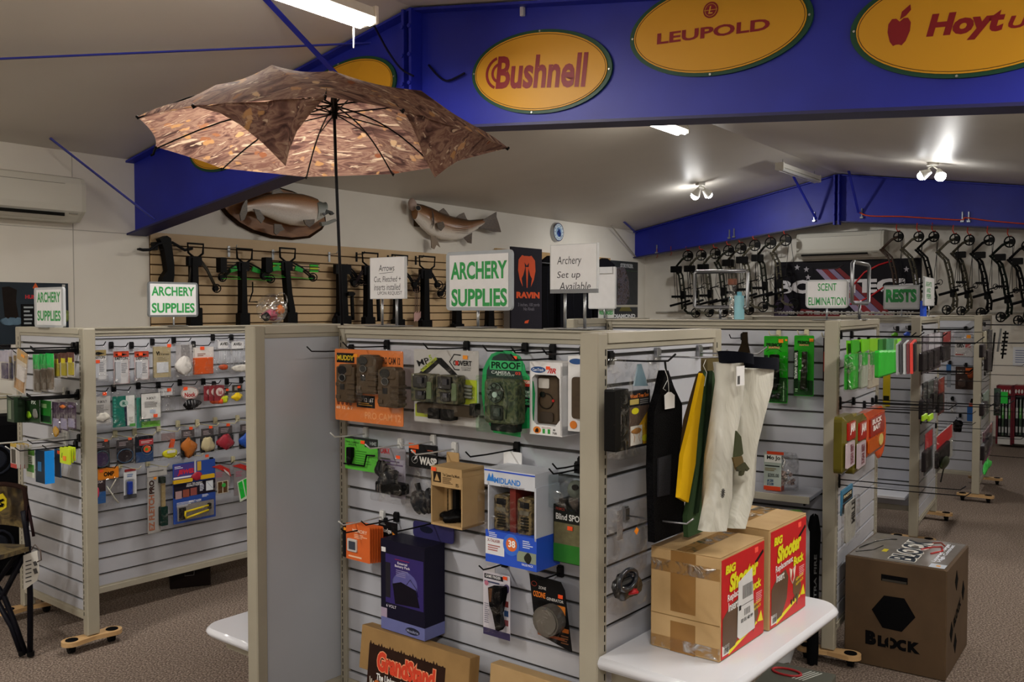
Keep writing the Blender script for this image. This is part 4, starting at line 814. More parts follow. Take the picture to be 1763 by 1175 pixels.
def shelf(parentname, label, P, e, n, ln, dp, z, r=.06, th=.032, x0=0, wn=None):
    """white board with two rounded outer corners and a rounded edge: x along e, y along n"""
    root = thing('white_shelf', label, 'shelf', Matrix(((e.x, n.x, 0, P.x), (e.y, n.y, 0, P.y), (0, 0, 1, z), (0, 0, 0, 1))))
    pts = [(0, 0), (ln, 0)]
    for k in range(7): a = R(90 * k / 6); pts.append((ln - r + r * math.cos(a) , dp - r + r * math.sin(a)))
    for k in range(7): a = R(90 + 90 * k / 6); pts.append((r + r * math.cos(a), dp - r + r * math.sin(a)))
    b = MB(); cx, cy = ln / 2, dp / 2
    if (e.x * n.y - e.y * n.x) < 0: pts = pts
    N = len(pts); rings = []
    for z_, s in ((-th, .010), (-th * .75, .003), (-th * .5, 0), (-th * .25, .003), (0, .010)):
        rings.append([(x + (-s if x > cx else s) * (1 if y > .001 else 1), y - (s if y > cy else 0), z_) for x, y in pts])
    v = [p for r_ in rings for p in r_]; f = [(k * N + i, k * N + (i + 1) % N, (k + 1) * N + (i + 1) % N, (k + 1) * N + i) for k in range(4) for i in range(N)]
    b.add(v, f, 0, None, True); b.add(v, [tuple(range(N - 1, -1, -1)), tuple(range(4 * N, 5 * N))])
    b.build('board', WHITEL, root)
    for xx in (.06, ln - .08):
        q = MB(); q.box(xx, .004, -th - .05, xx + .012, dp * .7, -th - .001); q.build('bracket', BEIGE, root)
    return root
nC = -lC
shelf('s', 'white bullnose shelf carrying the two red cartons', PC + eC * -.005 + nC * .004, eC, nC, .83, .345, .694, .07)
oC = PC + lC * (.058 * 2 + 1.372)
shelf('s', 'white bullnose shelf behind the blank grey end board', oC + eC * -.005 + lC * .004, eC, lC, .83, .30, .385, .07)

# --- the two cartons
RED = M('#c31a1e', 'p', .08, 8); YEL = M('#e6df1e', 'p'); TAPE = clear('#e8dcc4', .42, .2)
def buck_box(label, e0, e1, n0, n1, h, first):
    P = PC + eC * e0 + nC * n1
    # local x along eC on the red face (outward normal nC), y up, z out
    m = Matrix(((eC.x, 0, nC.x, P.x), (eC.y, 0, nC.y, P.y), (0, 1, 0, .6955), (0, 0, 0, 1)))
    root = thing('target_insert_carton', label, 'cardboard box', m); w, d = e1 - e0, n1 - n0
    b = MB(); b.box(0, 0, -d, w, h, 0, ch=.003); b.build('carton', CARDL, root)
    b = MB(); b.box(0, h + .0005, -d * .5, w, h + .0028, 0, ch=.001); b.build('top_flap', CARDL, root)
    b = MB(); b.box(0, h + .0005, -d, w, h + .0028, -d * .5 - .002, ch=.001); b.build('top_flap', CARDL, root)
    b = MB(); b.box(-.0012, h + .003, -d * .62, w + .001, h + .0036, -d * .38); b.build('packing_tape', TAPE, root)
    b = MB(); b.box(.008, .004, 0, w - .004, h - .006, .0012); b.build('red_print', RED, root)
    X = lambda f: .008 + f * (w - .012); Y = lambda f: .004 + (1 - f) * (h - .010)
    def Tt(s, mm, x0, y0, x1, y1, bo=.03, sh=0, rot=0): text(s, mm, root, X(x0), X(x1), Y(y1), Y(y0), .0026, bold=bo, shear=sh, rot=rot)
    Tt('BIG', YEL, .07, .07, .30, .16, .06, .1)
    Tt('Shooter', YEL, .16, .16, .84, .36, .06, .2, 4)
    Tt('Buck', YEL, .62, .37, .92, .48, .05, .1, 3)
    Tt('Replacement', TX, .12, .36, .60, .46, .02, 0, 3); Tt('Insert', TX, .14, .46, .36, .55, .02)
    b = MB(); b.bar((X(.78), Y(.19), .0016), (X(.97), Y(.10), .0016), .008, .001, up=(0, 0, 1)); b.build('stripe_print', M('#1c1412'), root)
    b = MB(); b.prism([(X(.02), Y(.60)), (X(.18), Y(.50)), (X(.40), Y(.46)), (X(.48), Y(.56)), (X(.44), Y(.78)), (X(.30), Y(.93)), (X(.12), Y(.95)), (X(.02), Y(.86))], .0012, .002); b.build('insert_print', M('#5e4632', 'p', .25, 12), root)
    b = MB(); b.prism([(X(.62), Y(.66)), (X(.72), Y(.60)), (X(.84), Y(.66)), (X(.86), Y(.76)), (X(.78), Y(.84)), (X(.74), Y(.92)), (X(.70), Y(.84)), (X(.62), Y(.76))], .0012, .002); b.build('deer_print', M('#6b5034', 'p', .25, 12), root)
    for s in (-1, 1):
        for k in range(3):
            b = MB(); b.tube([(X(.60), Y(.66), .002), (X(.60 + s * .05), Y(.60), .002), (X(.60 + s * (.02 + .03 * k)), Y(.50 - .01 * k), .002)], .0014, 5); b.build('antler_print', M('#d8d0c0'), root)
    b = MB(); b.prism([(X(.16), Y(.99)), (X(.16), Y(.95)), (X(.80), Y(.82)), (X(.84), Y(.85))], .0012, .0018); b.prism([(X(.84), Y(.84)), (X(.93), Y(.74)), (X(.98), Y(.86))], .0012, .0018); b.build('yellow_print', YEL, root)
    for k in range(3):
        b = MB(); b.blob((X(.58 + .07 * k), Y(.855 - .014 * k), .0022), .006, .008, .0006, k, .1); b.build('ring_print', M('#2b3a1a'), root)
    b = MB(); b.box(X(.02), Y(.97), .0012, X(.17), Y(.87), .002); b.build('barcode_label', M('#e4e4e0'), root)
    b = MB()
    for k in range(6): b.box(X(.05 + .018 * k), Y(.955), .0021, X(.058 + .018 * k), Y(.90), .0024)
    b.build('barcode', M('#222222'), root)['kind'] = 'stuff'
    b = MB()
    for k in range(6): b.box(X(.80), Y(.53 + .02 * k), .0013, X(.95 - .01 * (k % 3)), Y(.522 + .02 * k), .0016)
    b.build('small_print', M('#e8b0b4'), root)['kind'] = 'stuff'
    for q, c in ((.0, '#e6c81e'), (.05, '#e6c81e')): text('NEW RACK', M(c), root, X(.70), X(.92), Y(.66 + q), Y(.60 + q), .0022, bold=.03, rot=8, shear=.2)
    b = MB(); b.box(X(.76), Y(.085), .0013, X(.84), Y(.03), .002); b.build('price_sticker', M('#ff5a4a'), root)
    if first:
        b = MB(); b.prism([(X(.34), Y(.86)), (X(.36), Y(.30)), (X(.68), Y(.22)), (X(.76), Y(.88)), (X(.40), Y(.90))], .003, .0036); b.build('shipping_label', M('#dcdcdc'), root)
        b = MB()
        for k in range(8): b.box(X(.46 + .03 * k), Y(.50), .0037, X(.475 + .03 * k), Y(.36), .004)
        for k in range(5): b.box(X(.50 + .03 * k), Y(.68), .0037, X(.512 + .03 * k), Y(.61), .004)
        b.box(X(.37), Y(.565), .0037, X(.72), Y(.56), .004); b.box(X(.37), Y(.60), .0037, X(.42), Y(.55), .004); b.build('label_bars', M('#30302e'), root)['kind'] = 'stuff'
        text('03 01 40 99', M('#30302e'), root, X(.42), X(.70), Y(.74), Y(.70), .0042, bold=.02)
    # tapes on the near-left side: plane x=0 facing -x
    if first:
        for y0, y1 in ((h * .78, h * .90), (h * .02, h * .13)):
            b = MB(); b.box(-.0014, y0, -d, -.0004, y1, .0005); b.build('packing_tape', TAPE, root)
        for y0, y1 in ((h * .40, h * .78), (.0, h * .30), (h * .9, h)):
            b = MB(); b.box(-.001, y0, -d * .70, -.0003, y1, -d * .34); b.build('paper_tape', M('#8a6434', 'p', .15, 20), root)
        b = MB(); b.box(-.0006, h * .345, -d, 0, h * .352, 0); b.build('crease', M('#7d6038', 'm'), root)
    return root
buck_box('red-fronted carton with a white shipping label stuck on it', .155, .425, .065, .262, .262, True)
buck_box('red-fronted carton with an unobstructed deer picture, farther along the shelf', .445, .715, .03, .268, .278, False)
# ================================================================ goods on the stand by the air conditioner
LT = M('#d2d2d4', 'p')
def hang(fc, box, out, label, ops, name='hanging_pack', cat='hanging pack', **kw): return pk(fc, box, out, name, cat, label, ops, **kw)
def clearbag(b, z=.012, a=.14): return ('c', b[0], b[1], b[2], b[3], .001, z, '#ffffff', a)
g = LF
def vane_bag(x0, y0, x1, y1, red, lab):
    rm = '#b8452e' if red else '#8a857a'
    hang(g, (x0, y0, x1, y1), .10, lab, [('b', 'card', '#cfcfd2', x0 + 1, y0 + 8, x1 - 1, y1 - 1, .001, .003, .001), ('b', 'header', rm if red else '#a08c5a', x0 + 1, y0, x1 - 1, y0 + 10, .003, .004, 0), ('p', 'dark_arrow', BK, [(x0 + 3, y0 + 6), (x0 + 12, y0 + 3), (x1 - 3, y0 + 6), (x0 + 12, y0 + 9)], .004, .0046), ('t', 'EASTON', '#2a2a2a', x0 + 3, y0 + 10, x1 - 3, y0 + 15, .0042, .02),
      ('b', 'shaft_bundle', '#b7bac2', x0 + 4, y0 + 18, x0 + 13, y1 - 4, .004, .012, .003), ('l', '#8a8d96', x0 + 14, y0 + 20, x1 - 3, y0 + 38, 6, .0036)] + ([('w', 'red_border', '#b8452e', [(x0 + 1, y0 + 1), (x1 - 1, y0 + 1), (x1 - 1, y1 - 1), (x0 + 1, y1 - 1), (x0 + 1, y0 + 1)], .005, .0008)] if red else []) + [('s', x0 + 8, y0 + 17 if not red else y0 + 2, .013), clearbag((x0 - 1, y0 - 6, x1 + 2, y1 + 4), .014)], hl=.16)
vane_bag(157, 603, 184, 655, False, 'white card of shafts under clear plastic next to the corner post')
vane_bag(195, 605, 223, 662, True, 'red-bordered shaft card, broader of two alike')
vane_bag(231, 605, 257, 655, True, 'red-bordered shaft card beside the tan bag')
hang(g, (265, 597, 295, 652), .10, 'tan paper bag with black lettering in the top row', [('b', 'paper', '#a89a78', 265, 597, 294, 650, .001, .012, .003), ('t', 'Vi', '#1c1a16', 269, 605, 275, 612, .0135, .05), ('t', 'Vanes', '#4a4438', 276, 608, 291, 612, .0135, .01), ('b', 'window', '#c6c9cf', 270, 624, 290, 642, .012, .014, .002), ('l', '#8a8068', 272, 614, 288, 622, 3, .0125), ('s', 288, 593, .013), clearbag((263, 594, 297, 656), .02)], hl=.16)
hang(g, (300, 592, 334, 648), .10, 'clear bag of white plastic inserts beside the orange powder bag', [('o', 'white_bits', '#dcd8d4', 304, 615, 331, 645, .002, .02, 4, .2), ('b', 'back_card', '#b6b2b4', 303, 594, 331, 640, 0, .001, 0), clearbag((300, 590, 335, 650), .022, .22)], hl=.16)
hang(g, (333, 598, 369, 647), .10, 'bag of bright orange powder with a white header', [('b', 'header', '#dcd6d2', 333, 598, 368, 616, .004, .006, .001), ('l', '#8a5a4a', 340, 608, 356, 614, 2, .0064), ('b', 'orange_powder', '#c8511a', 335, 616, 368, 645, .001, .018, .004, .008), ('s', 345, 597, .008), clearbag((332, 598, 370, 648), .02, .12)], hl=.16)
for (x0, x1, c, lab) in ((373, 396, '#b84a22', 'clear bag with white header and orange tips'), (396, 437, '#d8d4cc', 'clear bag with white header and ivory tubes')):
    hang(g, (x0, 586, x1, 642), .10, lab, [('b', 'header', '#e0e0e2', x0 + 3, 588, min(x1 - 4, x0 + 24), 600, .003, .005, 0), ('t', 'AVID', '#1e1e20', x0 + 6, 590, x0 + 20, 595, .0054, .04), ('o', 'tips', c, x0 + 4, 628, x1 - 3, 637 if x0 < 390 else 640, .002, .016, 3, .2)]
         + [('w', 'thread', '#c9ccd2', [(x0 + 5 + 3 * i, 604), (x0 + 6 + 2.4 * i, 630)], .006, .0016) for i in range(5)] + [clearbag((x0, 585, x1 + 1, 643), .018, .22)], hl=.16)
hang(g, (436, 600, 447, 640), .08, 'blue and yellow pack tucked beside the cream post', [('b', 'card', '#31508c', 436, 606, 449, 640, 0, .003, 0), ('b', 'yellow_spot', '#d8c020', 440, 610, 447, 618, .003, .004, 0)], hl=.14)
# second row
hang(g, (160, 683, 190, 732), .10, 'grey text card of dark shafts in the second row', [('b', 'card', '#b4b2b0', 160, 683, 190, 730, .001, .003, .001), ('t', 'X-BOLT', '#3a3838', 168, 690, 184, 694, .0034, .02), ('l', '#6e6c6a', 163, 697, 187, 712, 7, .0034), ('o', 'dark_icon', BK, 163, 696, 166, 706, .003, .005, 1, .1), ('o', 'white_pile', '#dad6cc', 166, 712, 188, 726, .003, .012, 2, .2), ('s', 177, 676, .01), clearbag((159, 676, 192, 734), .014, .16)], hl=.16)
hang(g, (194, 682, 233, 736), .10, 'teal and white card with a round emblem', [('b', 'teal_card', '#0e6a5c', 194, 682, 233, 735, .001, .003, .001), ('b', 'white_part', '#dcdedc', 217, 682, 232, 734, .003, .0038, 0), ('p', 'dark_swoosh', '#16243c', [(213, 690), (218, 690), (219, 734), (216, 734)], .0038, .0044), ('e', 'emblem', '#a9c4bc', 206, 689, 221, 701, .0045, .0052), ('t', 'R', '#0e6a5c', 211, 692, 217, 698, .0056, .04), ('b', 'green_foot', '#4aa83a', 223, 731, 233, 736, .0045, .005, 0), ('b', 'barcode_box', '#c4c4c0', 222, 719, 229, 728, .004, .0045, 0)]
     + [('e', 'teal_bead', '#3f9484', 196, 686 + 5.5 * i, 200, 690 + 5.5 * i, .003, .005) for i in range(8)] + [clearbag((192, 674, 236, 738), .014, .14)], hl=.16)
hang(g, (241, 676, 278, 722), .12, 'white card with thick black outline over a green beaded card', [('b', 'beaded_card', '#3d8c7c', 238, 684, 262, 736, -.02, -.018, .001), ('b', 'green_foot', '#6cb83a', 246, 726, 278, 736, -.018, -.015, .001), ('b', 'card', '#d8d8d6', 243, 677, 277, 721, .001, .003, .001), ('w', 'black_outline', BK, [(243, 677), (277, 677), (277, 721), (243, 721), (243, 677)], .004, .0012), ('t', 'X-BOLT', '#3a3838', 252, 684, 268, 688, .0036, .02), ('l', '#6e6c6a', 249, 691, 272, 702, 5, .0036), ('b', 'barcode_box', '#b8c4d4', 258, 706, 268, 712, .003, .004, 0), ('s', 264, 714, .005), clearbag((240, 670, 280, 738), .014, .14)], hl=.18)
hang(g, (273, 668, 301, 708), .08, 'nearly empty clear bag with a small printed label', [('b', 'label', '#cfcfd2', 273, 669, 297, 681, .002, .003, 0), ('t', 'Pro Series', '#4a4a50', 276, 673, 291, 676, .0034, .01), ('s', 288, 669, .004), clearbag((272, 668, 302, 710), .012, .26)], hl=.14)
hang(g, (311, 665, 344, 706), .10, 'round white and red header over black nock tips', [('e', 'round_header', '#d2cdc8', 312, 666, 342, 688, .002, .005), ('t', 'Nock', '#b02a2a', 318, 676, 337, 684, .0056, .04), ('r', 'red_rim', '#8c2a2a', 313, 667, 341, 687, .005, .0012), ('o', 'black_nocks', '#18181b', 316, 688, 342, 705, .002, .02, 6, .3)] + [('w', 'white_glint', '#cfd2d6', [(320 + 5 * i, 690), (321 + 5 * i, 698)], .02, .0012) for i in range(4)] + [('s', 316, 666, .006), clearbag((310, 664, 345, 708), .022, .12)], hl=.16)
for i in range(3):
    hang(g, (351 + i * 9, 664, 378 + i * 4, 692), .10 + i * .014 - .02, ['rear red and pink nock pack on the shared hook', 'middle red and pink nock pack on the shared hook', 'front red and pink nock pack on the shared hook'][i], [('b', 'card', '#8c3038', 351 + i * 9, 664, 378 + i * 4, 690, 0, .002, .003), ('e', 'pale_disc', '#d8c8c4', 356 + i * 8, 668, 377 + i * 4, 682, .002, .004), ('t', 'Nock', '#a82a2e', 360 + i * 8, 672, 375 + i * 4, 680, .0046, .04), ('o', 'orange_nocks', '#e2521c', 362 + i * 8, 688, 380 + i * 2, 696, .002, .014, i, .2), clearbag((350 + i * 9, 662, 379 + i * 4, 697), .016, .12)], hk='k' if i == 0 else None, hl=.16)
for (x0, y0, x1, y1, c, lab) in ((379, 668, 394, 696, '#c8d422', 'tiny pack of lime yellow nocks'), (399, 663, 418, 692, '#e6c418', 'tiny pack of golden yellow nocks'), (424, 660, 443, 690, '#3cc828', 'tiny pack of bright green nocks')):
    hang(g, (x0, y0, x1, y1), .10, lab, [('b', 'header', '#33302c', x0 + 1, y0, x1 - 1, y0 + 13, .002, .004, 0), ('b', 'grey_mark', '#8a857e', x0 + 5, y0 + 3, x0 + 10, y0 + 9, .004, .005, 0), ('o', 'nocks', c, x0 + 1, y0 + 14, x1 - 1, y1 - 2, .002, .018, int(x0), .25), ('s', x0 + 10, y0 + 2, .006, '#ff5726', 5), clearbag((x0, y0 - 1, x1, y1), .02, .14)], hl=.16)
# third row
def coil(x0, y0, x1, y1, c, lab, ring='#24404e'):
    hang(g, (x0, y0, x1, y1), .10, lab, [('b', 'header', '#3b3638', x0 + 1, y0, x1 - 1, y0 + 14, .001, .004, .001), ('l', '#9a8f94', x0 + 5, y0 + 3, x1 - 8, y0 + 11, 3, .0044), ('b', 'pouch_back', '#2c2a30', x0 + 1, y0 + 14, x1 - 1, y1 - 1, 0, .002, .002), ('e', 'disc', c, x0 + 2, y0 + 18, x1 - 2, y1 - 2, .003, .010), ('r', 'disc_rim', M(ring, 'g'), x0 + 2, y0 + 17, x1 - 2, y1 - 3, .011, .0028), ('s', x1 - 10, y0 - 3, .006, '#ff5726', 6), clearbag((x0, y0 - 2, x1 + 1, y1 + 1), .018, .12)], hk='y', hl=.2)
coil(161, 760, 190, 808, '#3a2b4c', 'dark pack with a purple coil inside a blue rim'); coil(200, 757, 231, 800, '#2a2226', 'dark pack with a black string coil', '#2d4a66')
hang(g, (233, 751, 265, 797), .10, 'black pack with red band and orange target spot', [('b', 'card', '#1d2028', 233, 751, 264, 796, .001, .004, .002), ('b', 'red_band', '#a8303a', 240, 757, 264, 767, .004, .005, 0), ('l', '#e0c8c8', 243, 759, 262, 764, 2, .0054), ('e', 'orange_spot', '#e2602c', 247, 768, 260, 780, .0056, .007), ('e', 'green_spot', '#3f9a3a', 250, 772, 255, 777, .0071, .008), ('r', 'steel_arc', '#6c7884', 244, 766, 263, 784, .0055, .0012), ('b', 'blue_foot', '#24406c', 234, 778, 264, 796, .004, .0046, 0), clearbag((232, 750, 266, 798), .014, .1)], hk='y', hl=.2)
hang(g, (274, 745, 307, 790), .10, 'yellow and orange clip in a clear pack', [('b', 'header', '#8a7a7c', 278, 746, 302, 758, .001, .003, 0), ('p', 'orange_clip', '#e0521c', [(292, 772), (296, 757), (302, 758), (299, 772)], .004, .016), ('o', 'yellow_base', '#d8d41e', 280, 774, 306, 789, .004, .022, 3, .15), ('b', 'label', '#e0e0da', 288, 776, 302, 781, .022, .024, .001), clearbag((273, 744, 308, 792), .024, .14)], hk='y', hl=.2)
for (x0, y0, x1, y1, c, lab) in ((310, 738, 338, 788, '#b86a24', 'clear tub of amber wax shavings'), (344, 736, 371, 780, '#c8bc96', 'clear tub of cream wax shavings'), (374, 732, 403, 775, '#a02838', 'clear pouch of crimson yarn'), (411, 728, 443, 773, '#1c4fae', 'clear pouch of royal blue yarn')):
    hang(g, (x0, y0, x1, y1), .10, lab, [('b', 'header', '#4a4446', x0 + 3, y0 + 2, x1 - 3, y0 + 15, .001, .004, 0), ('l', '#a89ca0', x0 + 6, y0 + 5, x1 - 8, y0 + 13, 3, .0044), ('b', 'dark_tray', '#26282c', x0 + 1, y0 + 16, x1 - 1, y1 - 1, 0, .004, .006), ('o', 'filling', c, x0 + 3, y0 + 18, x1 - 2, y1 - 2, .004, .022, int(x0), .28), ('s', x0 + 16, y0 - 2, .006, '#ff5726', 6), clearbag((x0, y0, x1, y1 + 1), .024, .12)], hk='y', hl=.2)
# fourth row
hang(g, (160, 806, 205, 886), .10, 'orange header with dark logo above pink and pale tools', [('b', 'orange_header', '#d8801e', 169, 806, 205, 826, .003, .006, .004), ('t', 'OMP', '#20180e', 179, 813, 197, 821, .0066, .05), ('b', 'dark_card', '#33242a', 160, 822, 182, 860, .001, .003, .004), ('t', 'STRETCH', '#e8e0e0', 160, 826, 177, 831, .0036, .02), ('o', 'pink_part', '#d83a5a', 161, 836, 171, 856, .003, .018, 3, .1), ('b', 'blue_card', '#2c5a96', 165, 846, 182, 866, .0031, .004, .003), ('w', 'pale_tube', '#d2cfc0', [(184, 838), (198, 862), (204, 870)], .008, .0035), ('w', 'pale_tube', '#d2cfc0', [(200, 828), (186, 850)], .008, .003), ('s', 172, 808, .0075, '#f0602a', 6), clearbag((159, 824, 206, 880), .02, .12)], hl=.2)
hang(g, (212, 808, 236, 858), .10, 'white rounded card holding a blue marker tool', [('b', 'card', '#cfd2d6', 213, 812, 235, 858, .001, .003, .006), ('b', 'red_top', '#8a2a2c', 215, 808, 234, 813, .001, .003, .003), ('b', 'blue_tool', '#1e3a9e', 221, 830, 229, 852, .004, .02, .004, .004), ('b', 'dark_foot', '#4a4c50', 213, 852, 235, 859, .003, .005, .004), ('l', '#3c6aa8', 219, 816, 231, 822, 2, .0034), ('c', 217, 826, 232, 856, .003, .024, '#ffffff', .12)], hk='y', hl=.2)
hang(g, (253, 804, 291, 919), .10, 'long clear pack lettered EZ FLETCH PRO with a tan and green rod', [('b', 'header', '#b4b2b0', 254, 804, 288, 820, .001, .004, .002), ('b', 'back_card', '#a9a8a6', 254, 820, 276, 917, 0, .002, .001), ('t', 'EZ FLETCH', '#a8674a', 256, 851, 266, 912, .0034, .04, 90), ('t', 'PRO', '#3a2420', 257, 826, 266, 849, .0034, .05, 90), ('l', '#6a6866', 257, 809, 284, 813, 1, .0044),
     ('b', 'rod_cap', '#16241e', 277, 823, 286, 834, .004, .028, .004), ('b', 'rod', '#a08c62', 279, 833, 285, 876, .008, .022, .003), ('b', 'rod_grip', '#12302a', 277, 875, 289, 908, .004, .028, .004), ('s', 265, 821, .006, '#f0901e', 5), clearbag((253, 806, 292, 920), .03, .1)], hk='y', hl=.2)
pk(g, (298, 795, 371, 897), .10, 'jig_pack', 'fletching tool pack', 'large blue card with two yellow tubes in a window',
   [('b', 'card', '#26489a', 298, 795, 371, 897, 0, .003, .004), ('b', 'purple_top', '#4a3a86', 300, 797, 335, 822, .003, .0034, 0), ('t', 'JEWEL', '#d02a36', 306, 806, 336, 816, .0044, .05, 0, .2), ('l', '#dfe4f4', 301, 799, 317, 804, 2, .0038), ('l', '#dfe4f4', 299, 816, 336, 822, 1, .0038), ('b', 'grey_shaft', '#c9ccd4', 335.5, 793, 338, 820, .004, .008, .001), ('b', 'tan_strip', '#c8a03a', 340, 796, 347, 812, .003, .004, 0), ('o', 'red_hub', '#a82238', 331, 814, 349, 828, .004, .014, 4, .15),
    ('b', 'yellow_tube', '#d2a81e', 299, 823, 332, 829, .004, .014, .003), ('b', 'yellow_tube', '#d2a81e', 346, 821, 370, 828, .004, .014, .003), ('b', 'dark_band', '#201c28', 299, 830, 371, 853, .003, .004, 0), ('t', 'EASY TO ALIGN\nPERFECT FLETCH', '#e8e8ee', 321, 831, 349, 837, .005, .03)]
   + [('b', 'photo', c, x, 842 - i, x + 11, 855 - i, .004, .005, 0) for i, (x, c) in enumerate(((302, '#a88a8c'), (315, '#8c4a3c'), (328, '#8c4a44')))] + [('b', 'white_photo', '#d8dee6', 355, 832, 367, 849, .0042, .005, 0), ('w', 'blue_line_print', '#3a6ea0', [(357, 834), (366, 846)], .0055, .0007), ('l', '#dfe4f4', 344, 834, 352, 848, 6, .0044), ('l', '#dfe4f4', 304, 861, 332, 869, 4, .0036), ('t', 'PERFECT ALIGN', '#ffffff', 325, 861, 346, 865, .0038, .02), ('l', '#dfe4f4', 348, 854, 360, 859, 3, .0036),
    ('b', 'window_back', '#8c8886', 305, 866, 368, 893, .003, .0036, .004), ('b', 'dark_inlay', '#1b1a1c', 308, 871, 320, 892, .004, .006, .002), ('w', 'yellow_tube', '#e6cc12', [(319, 879), (361, 875)], .014, .0055), ('w', 'yellow_tube', '#e6cc12', [(319, 890), (359, 883)], .014, .0055), ('w', 'yellow_tube', '#e6cc12', [(319, 878), (318, 885), (321, 890)], .014, .0055), ('b', 'cap', '#20201c', 360, 872, 364, 882, .006, .022, .002),
    ('s', 354, 786, .005, '#ff5726', 6), ('c', 303, 864, 369, 895, .004, .028, '#ffffff', .12)], hk='y', hl=.18)
for (x0, y0, x1, y1, kind, lab) in ((367, 800, 397, 852, 0, 'clear pack with red flash and two brown wraps'), (402, 798, 436, 864, 1, 'clear pack with red flash and two neon green wraps')):
    hang(g, (x0, y0, x1, y1), .10, lab, [('b', 'grey_card', '#8c8488', x0 + 1, y0 + 2, x1 - 1, y1 - 12, 0, .002, .001), ('p', 'red_flash', '#c02a24', [(x0 - 2, y0 + 2), (x0 + 12, y0), (x1 - 2, y0 + 10), (x1 + 1, y0 + 24), (x1 - 6, y0 + 16), (x0 + 8, y0 + 6)], .003, .005), ('p', 'white_flash', '#e2dede', [(x1 - 12, y0 + 8), (x1 - 3, y0 + 16), (x1 - 1, y0 + 22), (x1 - 10, y0 + 13)], .0052, .006), ('l', '#b0607a', x0 + 4, y0 + 12, x0 + 18, y0 + 22, 3, .0024)]
         + ([('b', 'white_wrap_card', '#d6cdb8', x0 + 7, y0 + 29, x0 + 26, y0 + 50, .004, .005, 0), ('b', 'brown_wrap', '#5a3c1c', x0 + 8.5, y0 + 30, x0 + 15.5, y0 + 49, .005, .0065, 0), ('b', 'brown_wrap', '#5a3c1c', x0 + 17.5, y0 + 30, x0 + 24.5, y0 + 49, .005, .0065, 0), ('o', 'green_dot', '#30b040', x0 + 15, y0 + 33, x0 + 22, y0 + 40, .0065, .009, 1, .1)] if kind == 0 else
            [('p', 'white_wrap_card', '#d6e6d0', [(x0 + 6, y0 + 31), (x0 + 25, y0 + 25), (x0 + 31, y0 + 58), (x0 + 11, y0 + 66)], .004, .005), ('p', 'green_wrap', '#12c83a', [(x0 + 8, y0 + 33), (x0 + 15, y0 + 30), (x0 + 20, y0 + 58), (x0 + 13, y0 + 61)], .005, .0065), ('p', 'green_wrap', '#12c83a', [(x0 + 17, y0 + 29), (x0 + 24, y0 + 27), (x0 + 29, y0 + 54), (x0 + 22, y0 + 57)], .005, .0065)])
         + [clearbag((x0, y0, x1, y1), .012, .1)], hk='y' if kind else 'k', hl=.2)
hang(g, (432, 800, 447, 848), .06, 'see-through card with vertical print next to the cream post', [('b', 'header', '#28241f', 433, 800, 447, 806, .001, .003, 0), ('b', 'tan_card', '#8a8578', 433, 806, 449, 846, .001, .002, .001), ('t', 'BLAZER', '#3a362e', 436, 812, 442, 840, .0026, .02, 90)], hl=.12)

# ---- short end face
g = LE
def strip(x0, y0, x1, y1, out, lab, c1, c2, c3=None, **kw):
    hang(g, (x0, y0, x1, y1), out, lab, [('b', 'sleeve', '#b9b4ae', x0, y0 + 2, x1, y1, 0, .004, .003), ('b', 'header', c1, x0, y0, x1, y0 + (y1 - y0) * .38, .004, .006, .001), ('b', 'contents', c2, x0 + 2, y0 + (y1 - y0) * .42, x1 - 2, y1 - 3, .004, .010, .003)] + ([('b', 'inner_label', c3, x0 + 2, y0 + (y1 - y0) * .22, x1 - 3, y0 + (y1 - y0) * .5, .0065, .0075, 0)] if c3 else []) + [clearbag((x0, y0, x1, y1), .014, .14)], **kw)
strip(0, 604, 14, 655, .30, 'purple and silver sleeve farthest out on the long hook', '#a8a4b4', '#4a4258', hk='k', hl=.36)
strip(8, 603, 22, 655, .26, 'second purple and silver sleeve on the long hook', '#b8b4c0', '#4a4664', '#b8a070', hk=None)
strip(17, 602, 33, 650, .22, 'third purple and silver sleeve on the long hook', '#c8c4cc', '#5a4a60', '#c8a050', hk=None)
hang(g, (24, 603, 56, 680), .26, 'tilted pearly pack with a tan header and orange sticker', [('b', 'sleeve', '#cfc4b4', 30, 606, 48, 676, 0, .006, .003), ('b', 'header', '#b89a6c', 31, 604, 48, 622, .006, .008, .001), ('b', 'contents', '#d6d0cc', 33, 630, 46, 655, .006, .012, .003), ('b', 'tan_foot', '#b08a60', 31, 656, 46, 674, .006, .010, .002), ('s', 38, 609, .009, '#f0a030', 6), clearbag((29, 604, 49, 678), .016, .14)], rot=-14, hk='k', hl=.34)
for i in range(3): strip(57 + 11 * i, 611 - i, 70 + 11 * i, 676 - 2 * i, .14, ['neon green topped sleeve, outermost of the three', 'neon green topped sleeve in the middle of the three', 'neon green topped sleeve nearest the yellow ones'][i], '#1fce5a', '#7a6a5a', hk='k', hl=.24)
for i in range(3): strip(91 + 12 * i, 609 - i, 103 + 12 * i, 651 - i, .12, ['maroon and yellow sleeve next to the green ones', 'maroon and yellow sleeve in the middle', 'maroon and yellow sleeve nearest the slotted post'][i], '#5c3430', '#a89a2c', '#d8ca2a', hk='k', hl=.2)
for i in range(5): hang(g, (12 + 6 * i, 684, 24 + 6 * i, 727), .24 - .025 * i, ['outermost slim dark green box on the pale hook', 'second slim dark green box', 'third slim dark green box', 'fourth slim dark green box', 'innermost slim dark green box'][i], [('b', 'box', '#1d3320', 12 + 6 * i, 684, 24 + 6 * i, 727, -.018, 0, .001), ('b', 'grey_label', '#6c7a66', 14 + 6 * i, 690, 19 + 6 * i, 722, 0, .001, 0)], hk='w' if i == 0 else None, hl=.3)
